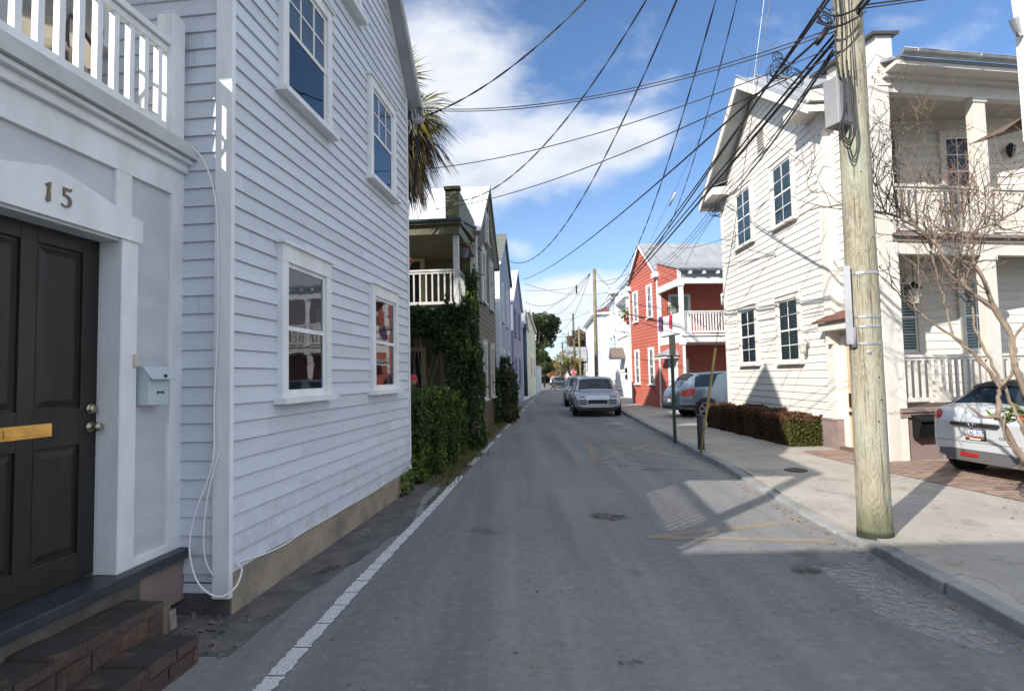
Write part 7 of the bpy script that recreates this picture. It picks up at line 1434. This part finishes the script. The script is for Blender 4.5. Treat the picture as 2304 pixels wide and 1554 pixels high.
# around the middle pole
q1 = P2 + Vector((-.3, 0, -.3))
for x1_, y1_, Y1, mx, my, lab in ((1209, 710, 60, 1270, 668, 'sagging wire from middle pole top to the yellow house roof'), (1238, 704, 70, 1296, 668, 'steeper sagging wire from middle pole to the tree line'), (1182, 680, 42, 1228, 688, 'deep sagging wire from middle pole to the navy-sided house'), (1240, 722, 75, 1300, 690, 'lowest wire from the middle pole leftwards')):
    wire(lab, A(x1_, y1_, Y1), q1, (mx, my), .016)
wire('nearly level wire left of the middle pole, joining at the small spreader', A(1180, 653, 38), A(1297, 645, 45), (1240, 653), .013); wire('shallow sagging wire crossing behind the middle pole to the blue-white house', A(1181, 638, 38), A(1376, 656, 42), (1277, 661), .013)
wire('level thin wire across the far sky above the live oak', A(1214, 714, 60), A(1326, 700, 60), (1262, 721), .014); wire('dark level wire above the palmettos crossing to the tall white house', A(1236, 757, 80), A(1322, 758, 80), None, .03)
wire('wire from the middle pole to the red gable, long shallow rise', P2 + Vector((.1, 0, -.9)), A(1440, 600, 28), (1390, 625), .011); wire('short slack wire right of the middle pole top', A(1346, 615, 41), A(1372, 650, 42), None, .012)
b = MB(); sp = A(1297, 651, 45); b.box(FrM(sp, (1, 0, 0), (0, 1, 0), (0, 0, 1)), -.06, .06, -.03, .03, -.35, .35); tag(b.build('wire_spreader', M_['black'], loc=sp), 'small dark wire spreader hanging between lines left of the middle pole', 'wire fitting')
# tangles: coils on the bundle and at the cream eave, splice tube, service head on the left house
def coil(lab, px, py, Y, rpx, n, seed, r=.006, sq=1.0):
    c = A(px, py, Y); rr = random.Random(seed); R0 = rpx / FP * Y; b = MB()
    for i in range(n):
        R1 = R0 * rr.uniform(.55, 1.1); a0 = rr.uniform(0, 6.28); cc = c + Vector((rr.uniform(-.5, .5), rr.uniform(-.3, .3), rr.uniform(-.5, .5))) * R0; e = Vector((1, rr.uniform(-.4, .4), rr.uniform(-.3, .3))).normalized(); g = Vector((rr.uniform(-.3, .3), rr.uniform(-.3, .3), 1)).normalized()
        b.tube([cc + (e * math.cos(a0 + t * .4) + g * math.sin(a0 + t * .4) * sq) * R1 * (1 + .05 * math.sin(t)) for t in range(rr.randint(10, 17))], r, 5)
    return tag(b.build('cable_coil', M_['black'], loc=c), lab, 'cable coil', 'cable coils')
coil('messy tangle of thin black cable coils on the heavy bundle above the cream gable', 1750, 160, 6.8, 24, 9, 1, .0045); coil('small open coil of cable at the upper left of the big tangle', 1752, 132, 6.9, 11, 4, 2, .0045)
coil('loose loops of cable drooping right of the big tangle', 1790, 175, 6.4, 26, 5, 3, .004); coil('round coil of cable hanging at the far eave of the cream house', 1613, 472, 15.2, 14, 5, 4, .012)
coil('tight knot of cables on the left side of the near pole top', 1858, 40, 5.5, 18, 6, 5, .005)
b = MB(); b.tube([A(1860, 66, 5.42), A(1848, 84, 5.42), A(1836, 100, 5.45)], .03, 8); tag(b.build('cable_splice', M_['black'], loc=A(1848, 84, 5.42)), 'fat black cable splice sleeve left of the near pole', 'cable splice')
b = MB(); b.tube([A(1519, 434, 21), A(1507, 462, 21.5)], .04, 8); tag(b.build('wire_sleeve', mat('pale_sleeve', (.5, .5, .48), .5), loc=A(1513, 448, 21)), 'pale tubular sleeve on a thin wire left of the cream house', 'wire fitting')
sh_ = A(927, 262, 8.7); SH = thing('service_head', 'weatherhead with white and black cables at the far eave corner of the clapboard house', 'service head', sh_)
b = MB(); b.smooth = True; b.lathe(A(942, 272, 8.7), [(.02, -.09), (.06, -.06), (.07, 0), (.05, .06), (.01, .09)], 12, (1, 0, .3)); b.build('head', mat('grey_fitting', (.3, .29, .3), .5), SH)
rr = random.Random(3)
for i in range(9): x = 917 + i * 2.6; b = MB(); b.tube(smooth_path([A(x, 240 + rr.uniform(0, 10), 8.75), A(x + rr.uniform(-7, 9), 262, 8.7), A(x + rr.uniform(-6, 8), 285 + rr.uniform(-8, 8), 8.7), A(x + rr.uniform(-6, 10), 305, 8.72)]), .007, 5); b.build('cable', M_['whitewire'] if i % 2 else M_['black'], SH)
for i in range(4): b = MB(); b.tube(smooth_path([A(940 + 2 * i, 280, 8.7), A(943 - 2 * i, 320, 8.72), A(934 + 2 * i, 370, 8.75), A(930, 410 + 15 * i, 8.78)]), .011, 5); b.build('cable', M_['black'], SH)
bpy.context.view_layer.update()
